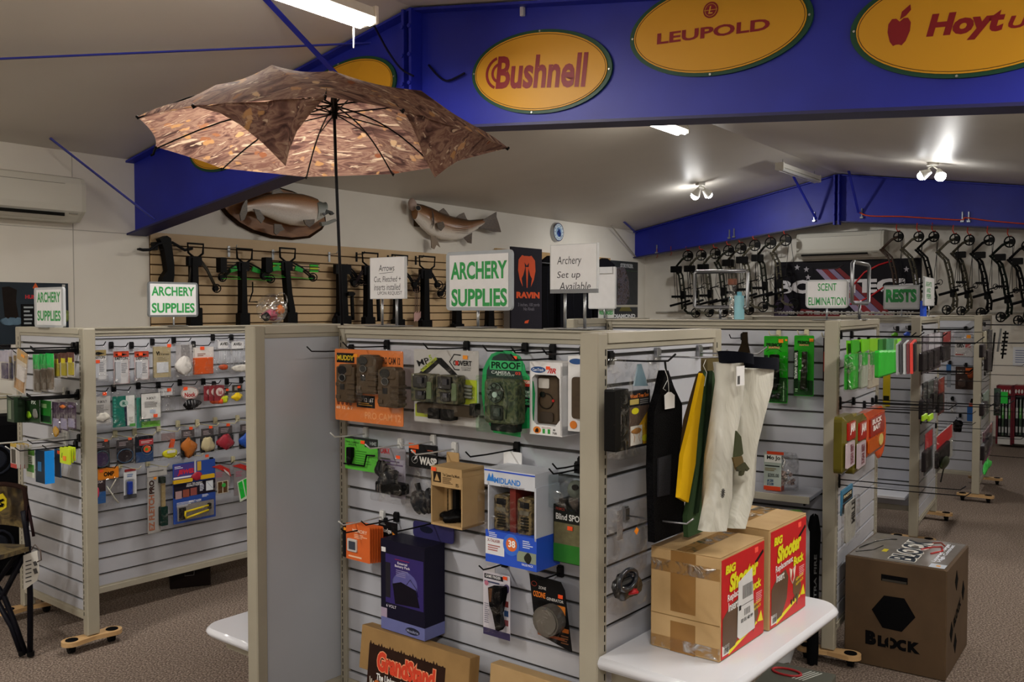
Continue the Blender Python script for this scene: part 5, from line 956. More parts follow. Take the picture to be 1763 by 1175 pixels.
hang(g, (43, 688, 67, 727), .16, 'dark green card lettered PX with a lime blob', [('b', 'card', '#1e3a1e', 43, 688, 67, 727, 0, .004, .001), ('t', 'PX', '#dfe8df', 54, 690, 62, 696, .0046, .04), ('o', 'lime_blob', '#8abf22', 45, 710, 53, 722, .004, .012, 2, .2), ('o', 'grey_blob', '#7a7a74', 56, 704, 65, 720, .004, .012, 5, .2)], hl=.26)
hang(g, (69, 690, 87, 729), .14, 'bright green card beside the lettered dark one', [('b', 'card', '#1f7a26', 69, 690, 87, 729, 0, .004, .001), ('b', 'pale_panel', '#9ac88c', 71, 696, 80, 703, .004, .005, 0), ('b', 'dark_foot', '#12301a', 70, 716, 86, 727, .004, .005, 0)], hl=.24)
for i in range(3): hang(g, (88 + 13 * i, 692, 104 + 13 * i, 750 - 3 * i), .13, ['purple broadhead pack with yellow parts at its foot', 'purple broadhead pack with orange tag', 'purple broadhead pack nearest the slotted post'][i], [('b', 'card', '#3a2540', 90 + 13 * i, 693, 104 + 13 * i, 744 - 3 * i, 0, .003, .001), ('b', 'lavender_label', '#8f8aa8', 91 + 13 * i, 721, 102 + 13 * i, 742 - 3 * i, .003, .004, 0), ('o', 'parts', ('#c8961e', '#c86a1e', '#5a4a6a')[i], 91 + 13 * i, 735 if i == 0 else 698, 100 + 13 * i, 752 if i == 0 else 704, .004, .014, i, .2), clearbag((88 + 13 * i, 690, 105 + 13 * i, 750 - 3 * i), .016, .16)], hl=.22)
for i in range(4): hang(g, (18 + 7 * i, 764, 28 + 7 * i, 806), .24 - .03 * i, ['red and white slim box at the tip of the white hook', 'second red and white slim box', 'third red and white slim box', 'innermost red and white slim box'][i], [('b', 'box', '#c9c4be', 18 + 7 * i, 766, 28 + 7 * i, 806, -.016, 0, .001), ('b', 'dark_panel', '#3a342e', 19.5 + 7 * i, 774, 26.5 + 7 * i, 798, 0, .001, 0), ('b', 'red_foot', '#a82a24', 18 + 7 * i, 799, 28 + 7 * i, 806, 0, .0012, 0), ('b', 'gold_head', '#b89a3a', 18 + 7 * i, 764, 28 + 7 * i, 770, 0, .0012, 0)], hk='w' if i in (0, 1) else None, hl=.32)
hang(g, (45, 774, 59, 822), .16, 'green and white tall card beside the blue box', [('b', 'card', '#d6dcd0', 45, 774, 59, 822, 0, .003, .001), ('b', 'green_head', '#4a7a2a', 45, 774, 59, 784, .003, .004, 0), ('b', 'green_photo', '#3f8a2a', 46, 800, 58, 813, .003, .004, 0), ('l', '#4a6a3a', 47, 786, 57, 798, 4, .0034)], hk='w', hl=.26)
pk(g, (61, 776, 77, 832), .16, 'blue_box', 'hanging carton', 'black and bright blue tall box hanging from a black hook', [('b', 'box', '#0e2436', 61, 776, 77, 832, -.04, 0, .001), ('b', 'cyan_side', '#1590f0', 77, 776, 77.7, 832, -.04, .001, 0), ('b', 'blue_glow_print', '#2a6a9c', 65, 796, 71, 812, 0, .001, 0)], hl=.26)
hang(g, (94, 774, 104, 822), .08, 'slim blue card half hidden behind the yellow packs', [('b', 'card', '#1c4a78', 94, 774, 104, 822, 0, .003, .001), ('s', 99, 776, .004)], hl=.14)
for i in range(3): hang(g, (103 + 7 * i, 772 - i, 120 + 4 * i, 799 - 3 * i), .15 - .03 * i, ['foremost neon yellow pack with orange stripes', 'middle neon yellow pack', 'rearmost neon yellow pack'][i], [('b', 'card', '#bfd41c', 103 + 7 * i, 772 - i, 120 + 4 * i, 799 - 3 * i, 0, .006, .002), ('b', 'orange_block', '#e8842a', 108 + 7 * i, 786 - i, 113 + 7 * i, 794 - 2 * i, .006, .008, 0), ('w', 'green_stripe', '#3a6a1e', [(106 + 7 * i, 790), (107 + 7 * i, 781)], .007, .001)], hk='k' if i == 0 else None, hl=.22)
# ================================================================ goods on the receding stands
g = L1
def hg(fc, box, out, label, ops, name='hanging_pack', cat='hanging pack', **kw): return pk(fc, box, out, name, cat, label, ops, **kw)
pk(g, (1314, 579, 1357, 694), .05, 'game_call_pack', 'game call pack', 'tall bright green card lettered BOTTLENECK with a black call',
   [('b', 'card', '#1f9a12', 1315, 579, 1356, 694, 0, .004, .006), ('b', 'dark_lower', '#0d3c10', 1316, 650, 1355, 693, .004, .005, .004), ('b', 'dark_left', '#0e2a10', 1315, 612, 1322, 672, .005, .0056, 0), ('t', 'PRIMOS', '#12300c', 1319, 591, 1346, 598, .005, .05), ('t', 'HUNTING', '#e0a070', 1323, 597, 1342, 601, .0052, .04), ('w', 'dark_arc', '#12300c', [(1319, 606), (1326, 601), (1338, 601), (1345, 606)], .005, .0012), ('t', 'BOTTLENECK', '#e6ece6', 1317, 617, 1322, 652, .0062, .04, 90),
    ('b', 'call_barrel', BLACKM, 1324, 611, 1339, 638, .006, .035, .008, .004), ('b', 'lime_ring', '#8abf1e', 1324, 635, 1339, 637, .034, .037, .001), ('p', 'call_body', BLACKM, [(1324, 637), (1339, 637), (1340, 652), (1336, 672), (1326, 672), (1323, 652)], .006, .033), ('o', 'call_reed', '#10120f', 1323, 677, 1333, 687, .005, .02, 2, .2), ('o', 'call_reed', '#10120f', 1334, 677, 1344, 687, .005, .02, 3, .2), ('t', 'hardwood grunter', '#cfe0c8', 1348, 656, 1351, 690, .006, .02, 90), ('s', 1340, 584, .006, '#f5901a', 8), ('s', 1351, 584, .006, '#f5901a', 4), ('c', 1320, 606, 1356, 690, .005, .042, '#c8ffc0', .08)], hk='y', hl=.16)
pk(g, (1366, 578, 1402, 683), .05, 'game_call_pack', 'game call pack', 'shorter bright green card lettered TROPHY GRUNTER with a long brown call',
   [('b', 'card', '#1f9a12', 1367, 578, 1401, 682, 0, .004, .006), ('b', 'dark_lower', '#0d3c10', 1367, 655, 1400, 681, .004, .005, .004), ('b', 'dark_left', '#0e2a10', 1367, 604, 1374, 676, .005, .0056, 0), ('t', 'PRIMOS', '#12300c', 1373, 587, 1394, 593, .005, .05), ('t', 'HUNTING', '#e0a070', 1376, 593, 1392, 596, .0052, .04), ('t', 'TROPHY GRUNTER', '#e6ece6', 1368, 607, 1373, 653, .0062, .04, 90),
    ('b', 'call_tube', M('#2a2018', 'p'), 1380, 606, 1388, 638, .006, .024, .004, .004), ('p', 'call_body', M('#201a16', 'p'), [(1379, 636), (1388, 636), (1387, 670), (1377, 671)], .006, .03), ('e', 'steel_pin', '#d8d8d4', 1380, 628, 1383, 632, .024, .027), ('l', '#9ac090', 1369, 669, 1374, 676, 2, .006), ('s', 1393, 583, .006, '#f5901a', 7), ('c', 1376, 603, 1392, 674, .005, .034, '#c8ffc0', .08)], hk='y', hl=.16)
hg(g, (1417, 582, 1424, 657), .06, 'narrow black and red card seen at the cream post', [('b', 'card', '#2a1a1a', 1417, 582, 1424, 657, 0, .006, .001), ('b', 'red_part', '#a8341c', 1418, 606, 1423, 640, .006, .008, 0)], hk='y', hl=.12)
hg(g, (1271, 691, 1305, 757), .05, 'yellow battery card behind the ivory sleeve', [('b', 'card', '#d8d01a', 1271, 691, 1304, 756, 0, .003, .003), ('b', 'dark_top', '#2c4a1c', 1276, 712, 1296, 719, .003, .006, .001), ('t', 'LITHIUM', '#20401a', 1285, 698, 1302, 703, .004, .04)] + [('b', 'battery', '#b8c81a', x, 719, x + 7, 743, .004, .016, .003) for x in (1274, 1283, 1292)] + [('b', 'green_tube', '#2c8a2c', 1281, 718, 1283, 744, .004, .02, .001), ('b', 'dark_foot', '#2a2a1c', 1272, 753, 1304, 757, .003, .006, 0), ('l', '#f0f0e8', 1274, 744, 1298, 751, 2, .004)], hk=None)
hg(g, (1268, 572, 1291, 612), .05, 'drooping dark brown strap behind the ivory cuff', [('p', 'strap', M('#241c12', 'm'), [(1278, 572), (1286, 572), (1287, 590), (1292, 612), (1268, 612), (1276, 592)], 0, .01)], hk=None)
u, z = g.uz(1279, 582); hook(g, u, z, .2, 'k', 'black hook holding the drooping dark strap')
# shelf with the jar
u0, zs = g.uz(1238, 842, .28); u1, _ = g.uz(1421, 850, .10)
root = thing('display_shelf', 'cream slotted shelf with a jar standing on it', 'shelf', g.mat(0, zs, 0))
ua, ub = g.uz(1225, 842, .0)[0], g.uz(1418, 842, .0)[0]
b = MB(); b.box(ua, -.018, .002, ub, 0, .27, ch=.002); b.build('board', SLATW, root); b = MB(); b.box(ua, -.03, .262, ub, .003, .272, ch=.002); b.build('front_lip', BEIGE_L, root)
for x in (ua + .03, ub - .04): b = MB(); b.box(x, -.05, .002, x + .006, -.018, .22); b.build('bracket', BLACK, root)
def jar():
    uc, zt = g.uz(1346, 840, .16); root = thing('plastic_jar', 'clear plastic jar of pinkish plugs behind a price card', 'jar', g.mat(uc, zs + .001, .15))
    r, hh = .075, .175
    b = MB(); N = 24; v = []; prof = ((r * .9, .0), (r, .008), (r, hh * .9), (r * .85, hh), (r * .82, hh - .002), (r * .96, hh * .88), (r * .96, .01), (0.001, .008))
    for rr, y in prof:
        for i in range(N): a = 2 * math.pi * i / N; v.append((rr * math.cos(a), y, rr * math.sin(a)))
    b.add(v, [(k * N + i, (k + 1) * N + i, (k + 1) * N + (i + 1) % N, k * N + (i + 1) % N) for k in range(len(prof) - 1) for i in range(N)], 0, None, True); b.build('jar_wall', clear('#ffffff', .3, .1), root)
    b = MB(); rnd = random.Random(3)
    for i in range(46):
        a, q = rnd.uniform(0, 6.28), rnd.uniform(.0, .05); x, zz = q * math.cos(a), q * math.sin(a); y = .016 + .07 * rnd.random() * (1 - q * 8) + .004
        b.cyl((x, y, zz), (rnd.uniform(-1, 1), rnd.uniform(-.3, 1), rnd.uniform(-1, 1)), .007, .007, .016, 8)
    b.build('plugs', noise_mat('pink_plugs', [(.3, '#6a4a44'), (.7, '#d8c0b8')], 60), root)['kind'] = 'stuff'
jar()
hg(g, (1315, 778, 1349, 845), .27, 'grey-green price card with red ends leaning on the jar', [('b', 'card', '#a9b5ae', 1315, 780, 1345, 844, 0, .002, 0), ('b', 'white_band', '#dfe2de', 1316, 784, 1345, 797, .002, .003, 0), ('b', 'red_top', '#c8401c', 1320, 778, 1349, 783, .002, .004, 0), ('b', 'red_foot', '#c8401c', 1315, 838, 1344, 845, .002, .004, 0), ('t', 'Mo Jo', '#20201e', 1320, 785, 1343, 794, .0036, .03), ('b', 'dark_band', '#2a2e2c', 1317, 802, 1342, 804, .002, .003, 0), ('l', '#7a6a3a', 1317, 806, 1341, 812, 2, .003), ('t', '$205.00', '#3c4440', 1322, 816, 1341, 823, .003, .02), ('t', '# 230\n$ 2.00', '#26466a', 1321, 826, 1332, 837, .003, .04)], name='price_card', cat='price card', hk=None)
# black items low behind the cartons
hg(g, (1310, 838, 1345, 848), .20, 'flat red and grey pack lying on the slotted shelf', [('b', 'pack', '#b8452a', 1318, 838, 1345, 845, -.05, 0, 0)], hk=None)
# ---- end face of the first receding stand
g = E1
YG = ('#6fc41c', '#39a01c', '#8ad020')
for i, (x0, x1, hx, c) in enumerate(((1458, 1468, .0, 0), (1466, 1480, 0, 1), (1471, 1489, .1, 2), (1483, 1497, .1, 0), (1497, 1516, .2, 2))):
    bd = (x0, 585 - i, x1, 673 - i)
    hg(g, bd, .10 + .02 * (i % 2), ['green header bag of lime sticks nearest the slotted post', 'second green header bag of lime sticks', 'green header bag with a broad angled flap', 'green header bag holding a grey stick', 'green header bag of cream and grey sticks'][i],
       [('p', 'header', YG[c], [(x0, 586 - i), (x1 - 1, 588 - i), (x1, 606 - i), (x0 + 1, 611 - i)], 0, .004), ('b', 'sticks', ('#2fae2c', '#2a9c26', '#37b030', '#a8b0a0', '#c0b8a4')[i], x0 + 2, 612 - i, x1 - 2, 671 - i, .0, .014, .008, .008), ('b', 'green_shoulder', '#2aa832', x0 + 3, 611 - i, x1 - 3, 632 - i, .002, .016, .006), clearbag((x0, 608 - i, x1 + 1, 673 - i), .026, .2)], hl=.42 if i in (1, 3) else .3)
for i in range(5):
    x0 = 1513 + 6.5 * i
    hg(g, (x0, 586, x0 + 12, 652 - 2 * i), .34, ['inner dark green bag on the far hook', 'second dark green bag on the far hook', 'third dark green bag on the far hook', 'bright green bag with pale header', 'outermost bright green bag on the far hook'][i], [('b', 'header', ('#1f6a1c', '#2a5a30', '#3a7a50', '#6a9a7a', '#7ac82a')[i], x0, 584, x0 + 12, 603, 0, .004, .001), ('b', 'sticks', '#1f9c22', x0 + 2, 604, x0 + 10, 650 - 2 * i, 0, .016, .008, .008)], hk=None)
for i in range(5):
    x0 = 1545 + 6.5 * i
    hg(g, (x0, 588 - i, x0 + 8, 640 - i), .62 + .03 * i, ['innermost slim grey card on the chrome hook', 'second slim grey card on the chrome hook', 'third slim black and grey card', 'slim card with a red stripe', 'outermost tilted red and black card'][i], [('b', 'card', ('#8c8f92', '#3a3c40', '#9ca0a2', '#5a2c30', '#a8322c')[i], x0, 588 - i, x0 + 7, 640 - i, 0, .003, 0), ('b', 'dark_edge', '#1e1e20', x0 + 4, 590 - i, x0 + 7, 638 - i, .003, .005, 0)], hk=None, rot=8)
for x, y, ln, lab in ((1496, 588, .70, 'long black hook with the slim grey cards'), (1480, 590, .52, 'long black hook with the dark green bags')):
    u, z = g.uz(x, y); hook(g, u, z, ln, 'k', lab, tip=.04)
for i, (x0, x1, y0, y1, lab) in enumerate(((1456, 1474, 716, 812, 'olive and red foil bag nearest the slotted post'), (1475, 1493, 716, 812, 'second olive and red foil bag with white lettering'), (1494, 1524, 706, 782, 'large orange foil snack bag with a cartoonless yellow oval'))):
    lab = lab.replace('cartoonless ', '')
    big = i == 2
    hg(g, (x0, y0, x1, y1), .10, lab, [('b', 'foil_bag', M('#b8481c' if big else '#5c5418', 'g'), x0, y0, x1, y1, .0, .045, .02, .03), ('b', 'foil_seal', M('#8a7a24', 'g'), x0, y0, x1, y0 + 9, .015, .028, .002), ('b', 'red_panel', M('#b01c10' if not big else '#a82410', 'g'), x0 + 5, y0 + 12, x1 - 1, y0 + 42, .045, .052, .004), ('t', 'BUCK\nBAIT' if big else 'JAM', '#f2ece8', x0 + (8 if big else 8), y0 + 14, x1 - 6 if big else x1 - 2, y0 + 34, .053, .05, 0 if big else 0), ('b', 'lower_panel', M('#d0601c' if big else '#c9b8c0', 'g'), x0 + 3, y0 + 46, x1 - 2, y1 - 8, .044, .051, .004)]
       + ([('e', 'yellow_oval', '#d8c070', x1 - 10, y0 + 46, x1 - 3, y0 + 66, .052, .054)] if big else [('t', 'SUGAR BEET', '#6a2030', x0 + 9, y0 + 50, x0 + 14, y1 - 12, .0525, .03, 90)]), hl=.36 if i < 2 else .3)
hg(g, (1502, 700, 1522, 792), .05, 'plain orange bag hanging behind the snack bag', [('o', 'bag', '#e0581c', 1504, 702, 1524, 790, 0, .03, 3, .05)], hk=None)
for x, y, ln, lab in ((1489, 699, .40, 'empty black hook above the foil bags'), (1503, 693, .55, 'longer empty black hook above the foil bags'), (1514, 687, .62, 'longest empty black hook above the foil bags')):
    u, z = g.uz(x, y); hook(g, u, z, ln, 'k', lab, tip=.035)
hg(g, (1450, 840, 1468, 882), .06, 'light blue card with dark hunting picture and orange dot', [('b', 'card', '#3f7a9c', 1450, 840, 1468, 881, 0, .008, 0), ('b', 'dark_picture', '#1e1e1c', 1452, 848, 1467, 862, .008, .009, 0), ('t', 'PASTE', '#e6d8b0', 1453, 850, 1466, 855, .0095, .04), ('b', 'black_foot', BK, 1452, 864, 1468, 879, .008, .01, 0), ('o', 'orange_dot', '#ff5a1c', 1454, 866, 1459, 875, .01, .014, 1, .1)], hl=.5)
hg(g, (1452, 862, 1476, 934), .10, 'curled clear and white pack with black vertical letters', [('b', 'sleeve', '#a8a69e', 1456, 864, 1473, 930, 0, .006, .02), ('t', 'MILLE', '#1e1e1c', 1466, 865, 1472, 905, .0066, .05, 90), ('c', 1452, 862, 1477, 934, .001, .02, '#ffffff', .2)], hl=.52)
# ---- second stand
g = L2
hg(g, (1520, 652, 1532, 702), .22, 'yellow tall pack behind the green bags', [('b', 'pack', '#d8c01a', 1520, 645, 1532, 700, 0, .02, .003), ('b', 'black_print', '#20200c', 1521, 682, 1531, 690, .02, .021, 0)], hk=None)
root = thing('display_shelf', 'white lower shelf on the second stand', 'shelf', g.mat(0, g.uz(1540, 853, .25)[1], 0)); ua, ub = g.uz(1500, 853, .1)[0], g.uz(1566, 853, .1)[0]
b = MB(); b.box(ua - .3, -.02, .002, ub, 0, .30, ch=.003); b.build('board', WHITEL, root)
for x, y, ln, c, lab, col in ((1541, 575, .12, 'k', 'tiny green lizard-like lure on a black hook', '#5aa01c'), (1562, 574, .12, 'k', 'thin blue tube at the second cream post', '#2c50b8')):
    hg(g, (x - 6, y - 6, x + 6, y + 8), .1, lab, [('o', 'lure', col, x - 5, y - 2, x + 5, y + 6, 0, .02, 4, .25)], hl=.16)
g = E2
def cards(fc, rows, out, ln, hkcol='k'):
    for (x0, y0, x1, y1, c, c2, lab) in rows:
        hg(fc, (x0, y0, x1, y1), out, lab, [('b', 'card', c, x0, y0 + 1, x1, y1, 0, .004, .001), ('b', 'label', c2, x0 + 1, y0 + 2, x1 - 1, y0 + (y1 - y0) * .42, .004, .006, 0), ('b', 'contents', '#241f22', x0 + (x1 - x0) * .15, y0 + (y1 - y0) * .48, x1 - (x1 - x0) * .15, y1 - 3, .004, .026, .012, .008), clearbag((x0, y0, x1, y1), .034, .12)], hk=hkcol, hl=ln)
cards(g, [(1588, 577, 1599, 642, '#3a2c38', '#8a8490', 'mauve and black pack, first on the second stand'), (1598, 574, 1609, 640, '#4a3a44', '#c0bcc4', 'white-labelled pack, second on the second stand'), (1608, 572, 1620, 634, '#3c2c34', '#b4b0b8', 'white-labelled pack, third on the second stand'), (1623, 570, 1637, 622, '#2a1c20', '#8a2a2c', 'red-labelled dark release pack')], .16, .3)
cards(g, [(1588, 658, 1596, 724, '#18191b', '#2a2c2e', 'slim black pack with neon feet'), (1597, 655, 1607, 724, '#1a1b1d', '#3a4240', 'second slim black pack with neon feet'), (1607, 652, 1615, 704, '#3a2a34', '#5a4a50', 'slim plum pack with pink dot'), (1616, 650, 1626, 712, '#7a1c20', '#c83a20', 'slim orange-red pack on the second stand')], .14, .3)
for x in (1590, 1600): hg(g, (x, 712, x + 8, 724), .2, 'neon yellow end piece at x'.replace('at x', 'of the slim black pack' if x == 1590 else 'of the second black pack'), [('b', 'neon_piece', '#a8d820', x, 714, x + 7, 723, 0, .01, .002)], name='neon_tag', cat='tag', hk=None)
cards(g, [(1592, 742, 1606, 812, '#4a5054', '#a8242a', 'grey and red pack over a loop of cable'), (1612, 740, 1640, 800, '#9a9a96', '#c01c22', 'red-headed white pack holding a beige spool')], .16, .32)
hg(g, (1618, 788, 1631, 826), .18, 'dark green teardrop weight hanging under the red-headed pack', [('o', 'weight', '#2a3418', 1620, 790, 1632, 808, 0, .04, 1, .05), ('w', 'cord', BLACK, [(1625, 806), (1620, 824)], .01, .004)], hk=None)
for x, y, ln, lab in ((1610, 572, .34, 'upper empty black hook on the second stand'), (1612, 655, .34, 'middle empty black hook on the second stand'), (1612, 735, .36, 'lower empty black hook on the second stand')):
    u, z = g.uz(x, y); hook(g, u, z, ln, 'k', lab)
# ---- third stand
g = L3
hg(g, (1645, 573, 1676, 618), .10, 'white card lettered GRIV in a shiny pack', [('b', 'card', '#cfcac8', 1644, 586, 1675, 614, 0, .006, .002), ('t', 'GRIV', '#1c1c1e', 1647, 592, 1661, 599, .0066, .05), ('b', 'red_box', '#c02c20', 1662, 592, 1671, 599, .006, .007, 0), ('l', '#b03a30', 1645, 609, 1660, 613, 1, .0064), ('s', 1664, 577, .03, '#f59a20', 7), ('c', 1645, 568, 1676, 616, .001, .028, '#ffffff', .3)], hl=.14)
hg(g, (1645, 632, 1676, 672), .12, 'brown and black pack lettered REV', [('b', 'card', '#33201a', 1645, 632, 1676, 671, 0, .02, .002), ('t', 'REV', '#d8c8b8', 1648, 638, 1660, 644, .021, .05), ('b', 'orange_glow', '#c85a1c', 1662, 634, 1675, 645, .02, .022, 0), ('o', 'pulley', '#4a3a34', 1650, 652, 1664, 668, .02, .04, 3, .2), ('o', 'orange_part', '#8a3a14', 1665, 640, 1675, 652, .02, .03, 5, .2)], hl=.16)
hg(g, (1664, 696, 1679, 727), .12, 'blue bottle in a pack with a red cap', [('b', 'bottle', '#2c5c9c', 1665, 700, 1678, 726, 0, .03, .008), ('b', 'red_cap', '#c84a30', 1668, 695, 1674, 701, .005, .025, .002)], hl=.16)
hg(g, (1629, 628, 1637, 668), .10, 'slim blue and grey pack by the second stand corner', [('b', 'card', '#2a5a90', 1629, 628, 1637, 642, 0, .02, .001), ('b', 'lower', '#7a8088', 1630, 642, 1637, 667, 0, .018, .001)], hl=.14)
hg(g, (1637, 722, 1660, 746), .20, 'black clamp gadget on a long hook', [('o', 'gadget', BLACK, 1640, 724, 1658, 744, 0, .05, 8, .3)], hl=.26)
hg(g, (1628, 690, 1648, 712), .08, 'crumpled clear pack on the third stand', [clearbag((1628, 690, 1648, 712), .03, .4)], hl=.12)
X3 = Face(PR3 + eR * .45, -lR, -eR)
g = E3
cards(g, [(1692, 570, 1699, 618, '#6a6450', '#8a8470', 'olive mesh pack on the farthest stand'), (1700, 568, 1708, 640, '#1c1c1e', '#2a2a2c', 'black knobbed stabilizer pack')], .18, .3)
for i, (x, y0, y1, lab) in enumerate(((1709, 573, 640, 'slim black rod on the farthest stand'), (1728, 570, 618, 'black ribbed damper rod in clear pack'), (1720, 566, 606, 'clear tube beside the ribbed damper rod'))):
    hg(X3, (x - 5, y0, x + 5, y1), .03 * i, lab, ([('w', 'rod', BLACK, [(x + 3, y0), (x - 2, y1)], .01, .007)] + [('b', 'rib', BLACK, x - 6 + (1 - k / 6) * 4, y0 + 3 + 7 * k, x + 4 + (1 - k / 6) * 4, y0 + 6 + 7 * k, 0, .03, .002) for k in range(6)]) if i == 1 else [('w', 'rod', BLACK if i == 0 else M('#8a8c8c', 'g'), [(x + 3, y0), (x - 2, y1)], .01, .008)], hk=None)
cards(g, [(1692, 674, 1703, 716, '#2a3a30', '#5a6a60', 'dark teal pack in the second row of the farthest stand')], .22, .3)
cards(X3, [(1711, 668, 1723, 716, '#1f3a2a', '#3a5a4a', 'dim green pack between the teal and neon ones')], .0, .3, None)
hg(X3, (1712, 672, 1736, 704), .04, 'neon green card hanging clear of the farthest stand', [('b', 'card', '#1fb83c', 1723, 675, 1735, 695, 0, .01, .002), ('o', 'grey_part', '#3a3c3e', 1712, 676, 1722, 698, 0, .03, 3, .2)], hk=None)
cards(g, [(1693, 738, 1705, 790, '#5a2040', '#3a1c2c', 'magenta pack in the third row of the farthest stand'), (1702, 730, 1709, 770, '#3a3c44', '#6a3028', 'charcoal pack with rust label')], .2, .3)
hg(g, (1692, 794, 1704, 812), .12, 'small green bundle low on the farthest stand', [('o', 'bundle', '#2ca83a', 1693, 796, 1704, 811, 0, .04, 7, .3)], hl=.3)
for x, y, ln, lab in ((1696, 560, .62, 'top long black hook of the farthest stand'), (1696, 645, .4, 'middle long black hook of the farthest stand'), (1696, 707, .6, 'third long black hook of the farthest stand'), (1696, 784, .5, 'lowest long black hook of the farthest stand')):
    u, z = g.uz(x, y); hook(g, u, z, ln, 'k', lab)

# ================================================================ block target, arrow racks, things on the floor
TAN = noise_mat('tan_foam', [(.3, '#4a3722'), (.7, '#544029')], 8, .6, 4)
pA, pB = Vector((1.494, 4.054)), Vector((1.834, 3.81)); du = (pB - pA).normalized(); dn = Vector((-du.y, du.x)) * -1 if False else Vector((du.y, -du.x))
if dn.y > 0: dn = -dn
W_, D_, H_ = .42, .517, .478
m = Matrix(((du.x, 0, dn.x, pA.x), (du.y, 0, dn.y, pA.y), (0, 1, 0, .0), (0, 0, 0, 1)))
BT = thing('block_target', 'brown foam block target with black hexagon and stencilled front', 'archery target', m)
b = MB(); b.box(0, .001, -D_, W_, H_, 0, ch=.006); b.build('foam_block', TAN, BT)
b = MB(); b.box(W_ * .37, H_ * .815, -.001, W_ * .63, H_ * .875, .0012); b.build('hand_slot', BLACKM, BT)
b = MB(); b.box(W_ * .38, H_ * .815, .0012, W_ * .62, H_ * .835, .002); b.build('slot_lip', M('#3a3630', 'm'), BT)
hx = [(.28, .53), (.40, .68), (.60, .685), (.71, .53), (.58, .375), (.39, .38)]
b = MB(); b.prism([(x * W_, y * H_) for x, y in hx], 0, .0012); b.build('hexagon', BLACKM, BT)
text('B', BLACKM, BT, W_ * .22, W_ * .33, H_ * .20, H_ * .33, .0016, bold=.08); text('LOCK', BLACKM, BT, W_ * .345, W_ * .76, H_ * .20, H_ * .305, .0016, bold=.08)
b = MB()
for x in (.452, .625): b.box(W_ * x, H_ * .19, .0017, W_ * x + .006, H_ * .32, .0022)
b.build('stencil_gaps', TAN, BT)
Ts = Matrix(((0, 0, 1, W_), (0, 1, 0, 0), (-1, 0, 0, 0), (0, 0, 0, 1)))      # the side face: x' runs back
for cx, cy in ((.42, .80), (.22, .38), (.74, .62), (.40, .22)):
    b = MB(); b.prism([(D_ * cx - .035, H_ * cy), (D_ * cx, H_ * cy + .045), (D_ * cx + .035, H_ * cy), (D_ * cx, H_ * cy - .045)], 0, .0014, 0, Ts); b.build('diamond', BLACKM, BT)
text('BLOCK', BLACKM, BT, D_ * .30, D_ * .64, H_ * .38, H_ * .60, .0016, bold=.06, rot=20, T=Ts)
Tt = Matrix(((1, 0, 0, 0), (0, 0, 1, H_), (0, -1, 0, 0), (0, 0, 0, 1)))      # the top: x across, y backwards
b = MB(); b.box(.012, .012, 0, W_ - .012, D_ - .012, .0015, 0, Tt); b.build('shrink_wrap_print', M('#75706a', 'g', .3, 12), BT)
text('BLOCK', M('#e6e4dc', 'p'), BT, W_ * .40, W_ * .68, D_ * .08, D_ * .90, .0022, bold=.12, rot=90, T=Tt)
text('BLOCK', M('#26303c', 'p'), BT, W_ * .41, W_ * .67, D_ * .09, D_ * .89, .0028, bold=.02, rot=90, T=Tt)
text('Layered Target\nHigh Contrast', M('#dfe4ee'), BT, W_ * .80, W_ * .90, D_ * .20, D_ * .90, .0024, bold=.04, rot=90, T=Tt)
for pts, c, r_ in (([(.05, .3), (.12, .6), (.2, .75), (.3, .8)], '#1c1c1c', .003), ([(.06, .15), (.2, .3), (.24, .5)], '#1c1c1c', .002), ([(.62, .55), (.7, .7), (.78, .75), (.82, .6), (.74, .45)], '#a8282a', .005), ([(.66, .85), (.74, .9), (.8, .8)], '#8a3a2c', .004)):
    b = MB(); b.tube([(x * W_, y * D_, .003) for x, y in pts], r_, 5, 0, Tt); b.build('top_print', M(c, 'g'), BT)
b = MB(); b.box(W_ * .82, D_ * .02, .0015, W_ * .97, D_ * .14, .0022, 0, Tt); b.build('white_label', M('#c8d0dc'), BT); b = MB(); b.box(W_ * .88, D_ * .06, .0022, W_ * .92, D_ * .1, .0026, 0, Tt); b.build('orange_patch', M('#e09a3a'), BT)
b = MB(); b.box(W_ * .28, D_ * .3, .0015, W_ * .33, D_ * .4, .0022, 0, Tt); b.build('yellow_patch', M('#d8c82a'), BT)

# flat packet near the shelf foot
q = on_z(1432, 1172, .30)
m = Matrix(((-eR.x * 0 + .83, .55, 0, q.x), (-.55, .83, 0, q.y), (0, 0, 1, 0), (0, 0, 0, 1)))
PKT = thing('flat_carton', 'grey-green carton with red loop print under the white shelf', 'carton', m)
b = MB(); b.box(-.22, -.33, .002, .0, .06, .30, ch=.003); b.build('carton', M('#4c4e46', 'p', .2, 6), PKT)
b = MB(); b.tube([(-.15 + .05 * math.cos(a), -.02 + .03 * math.sin(a), .302) for a in [i * math.pi / 8 for i in range(16)]], .005, 6, closed=True); b.build('red_loop_print', M('#a8242a'), PKT)
b = MB()
for i in range(4): b.bar((-.12 + .012 * i, -.06, .3008), (-.08 + .012 * i, .04, .3008), .004, .0008)
b.build('white_lines_print', M('#c8cac4'), PKT)['kind'] = 'stuff'
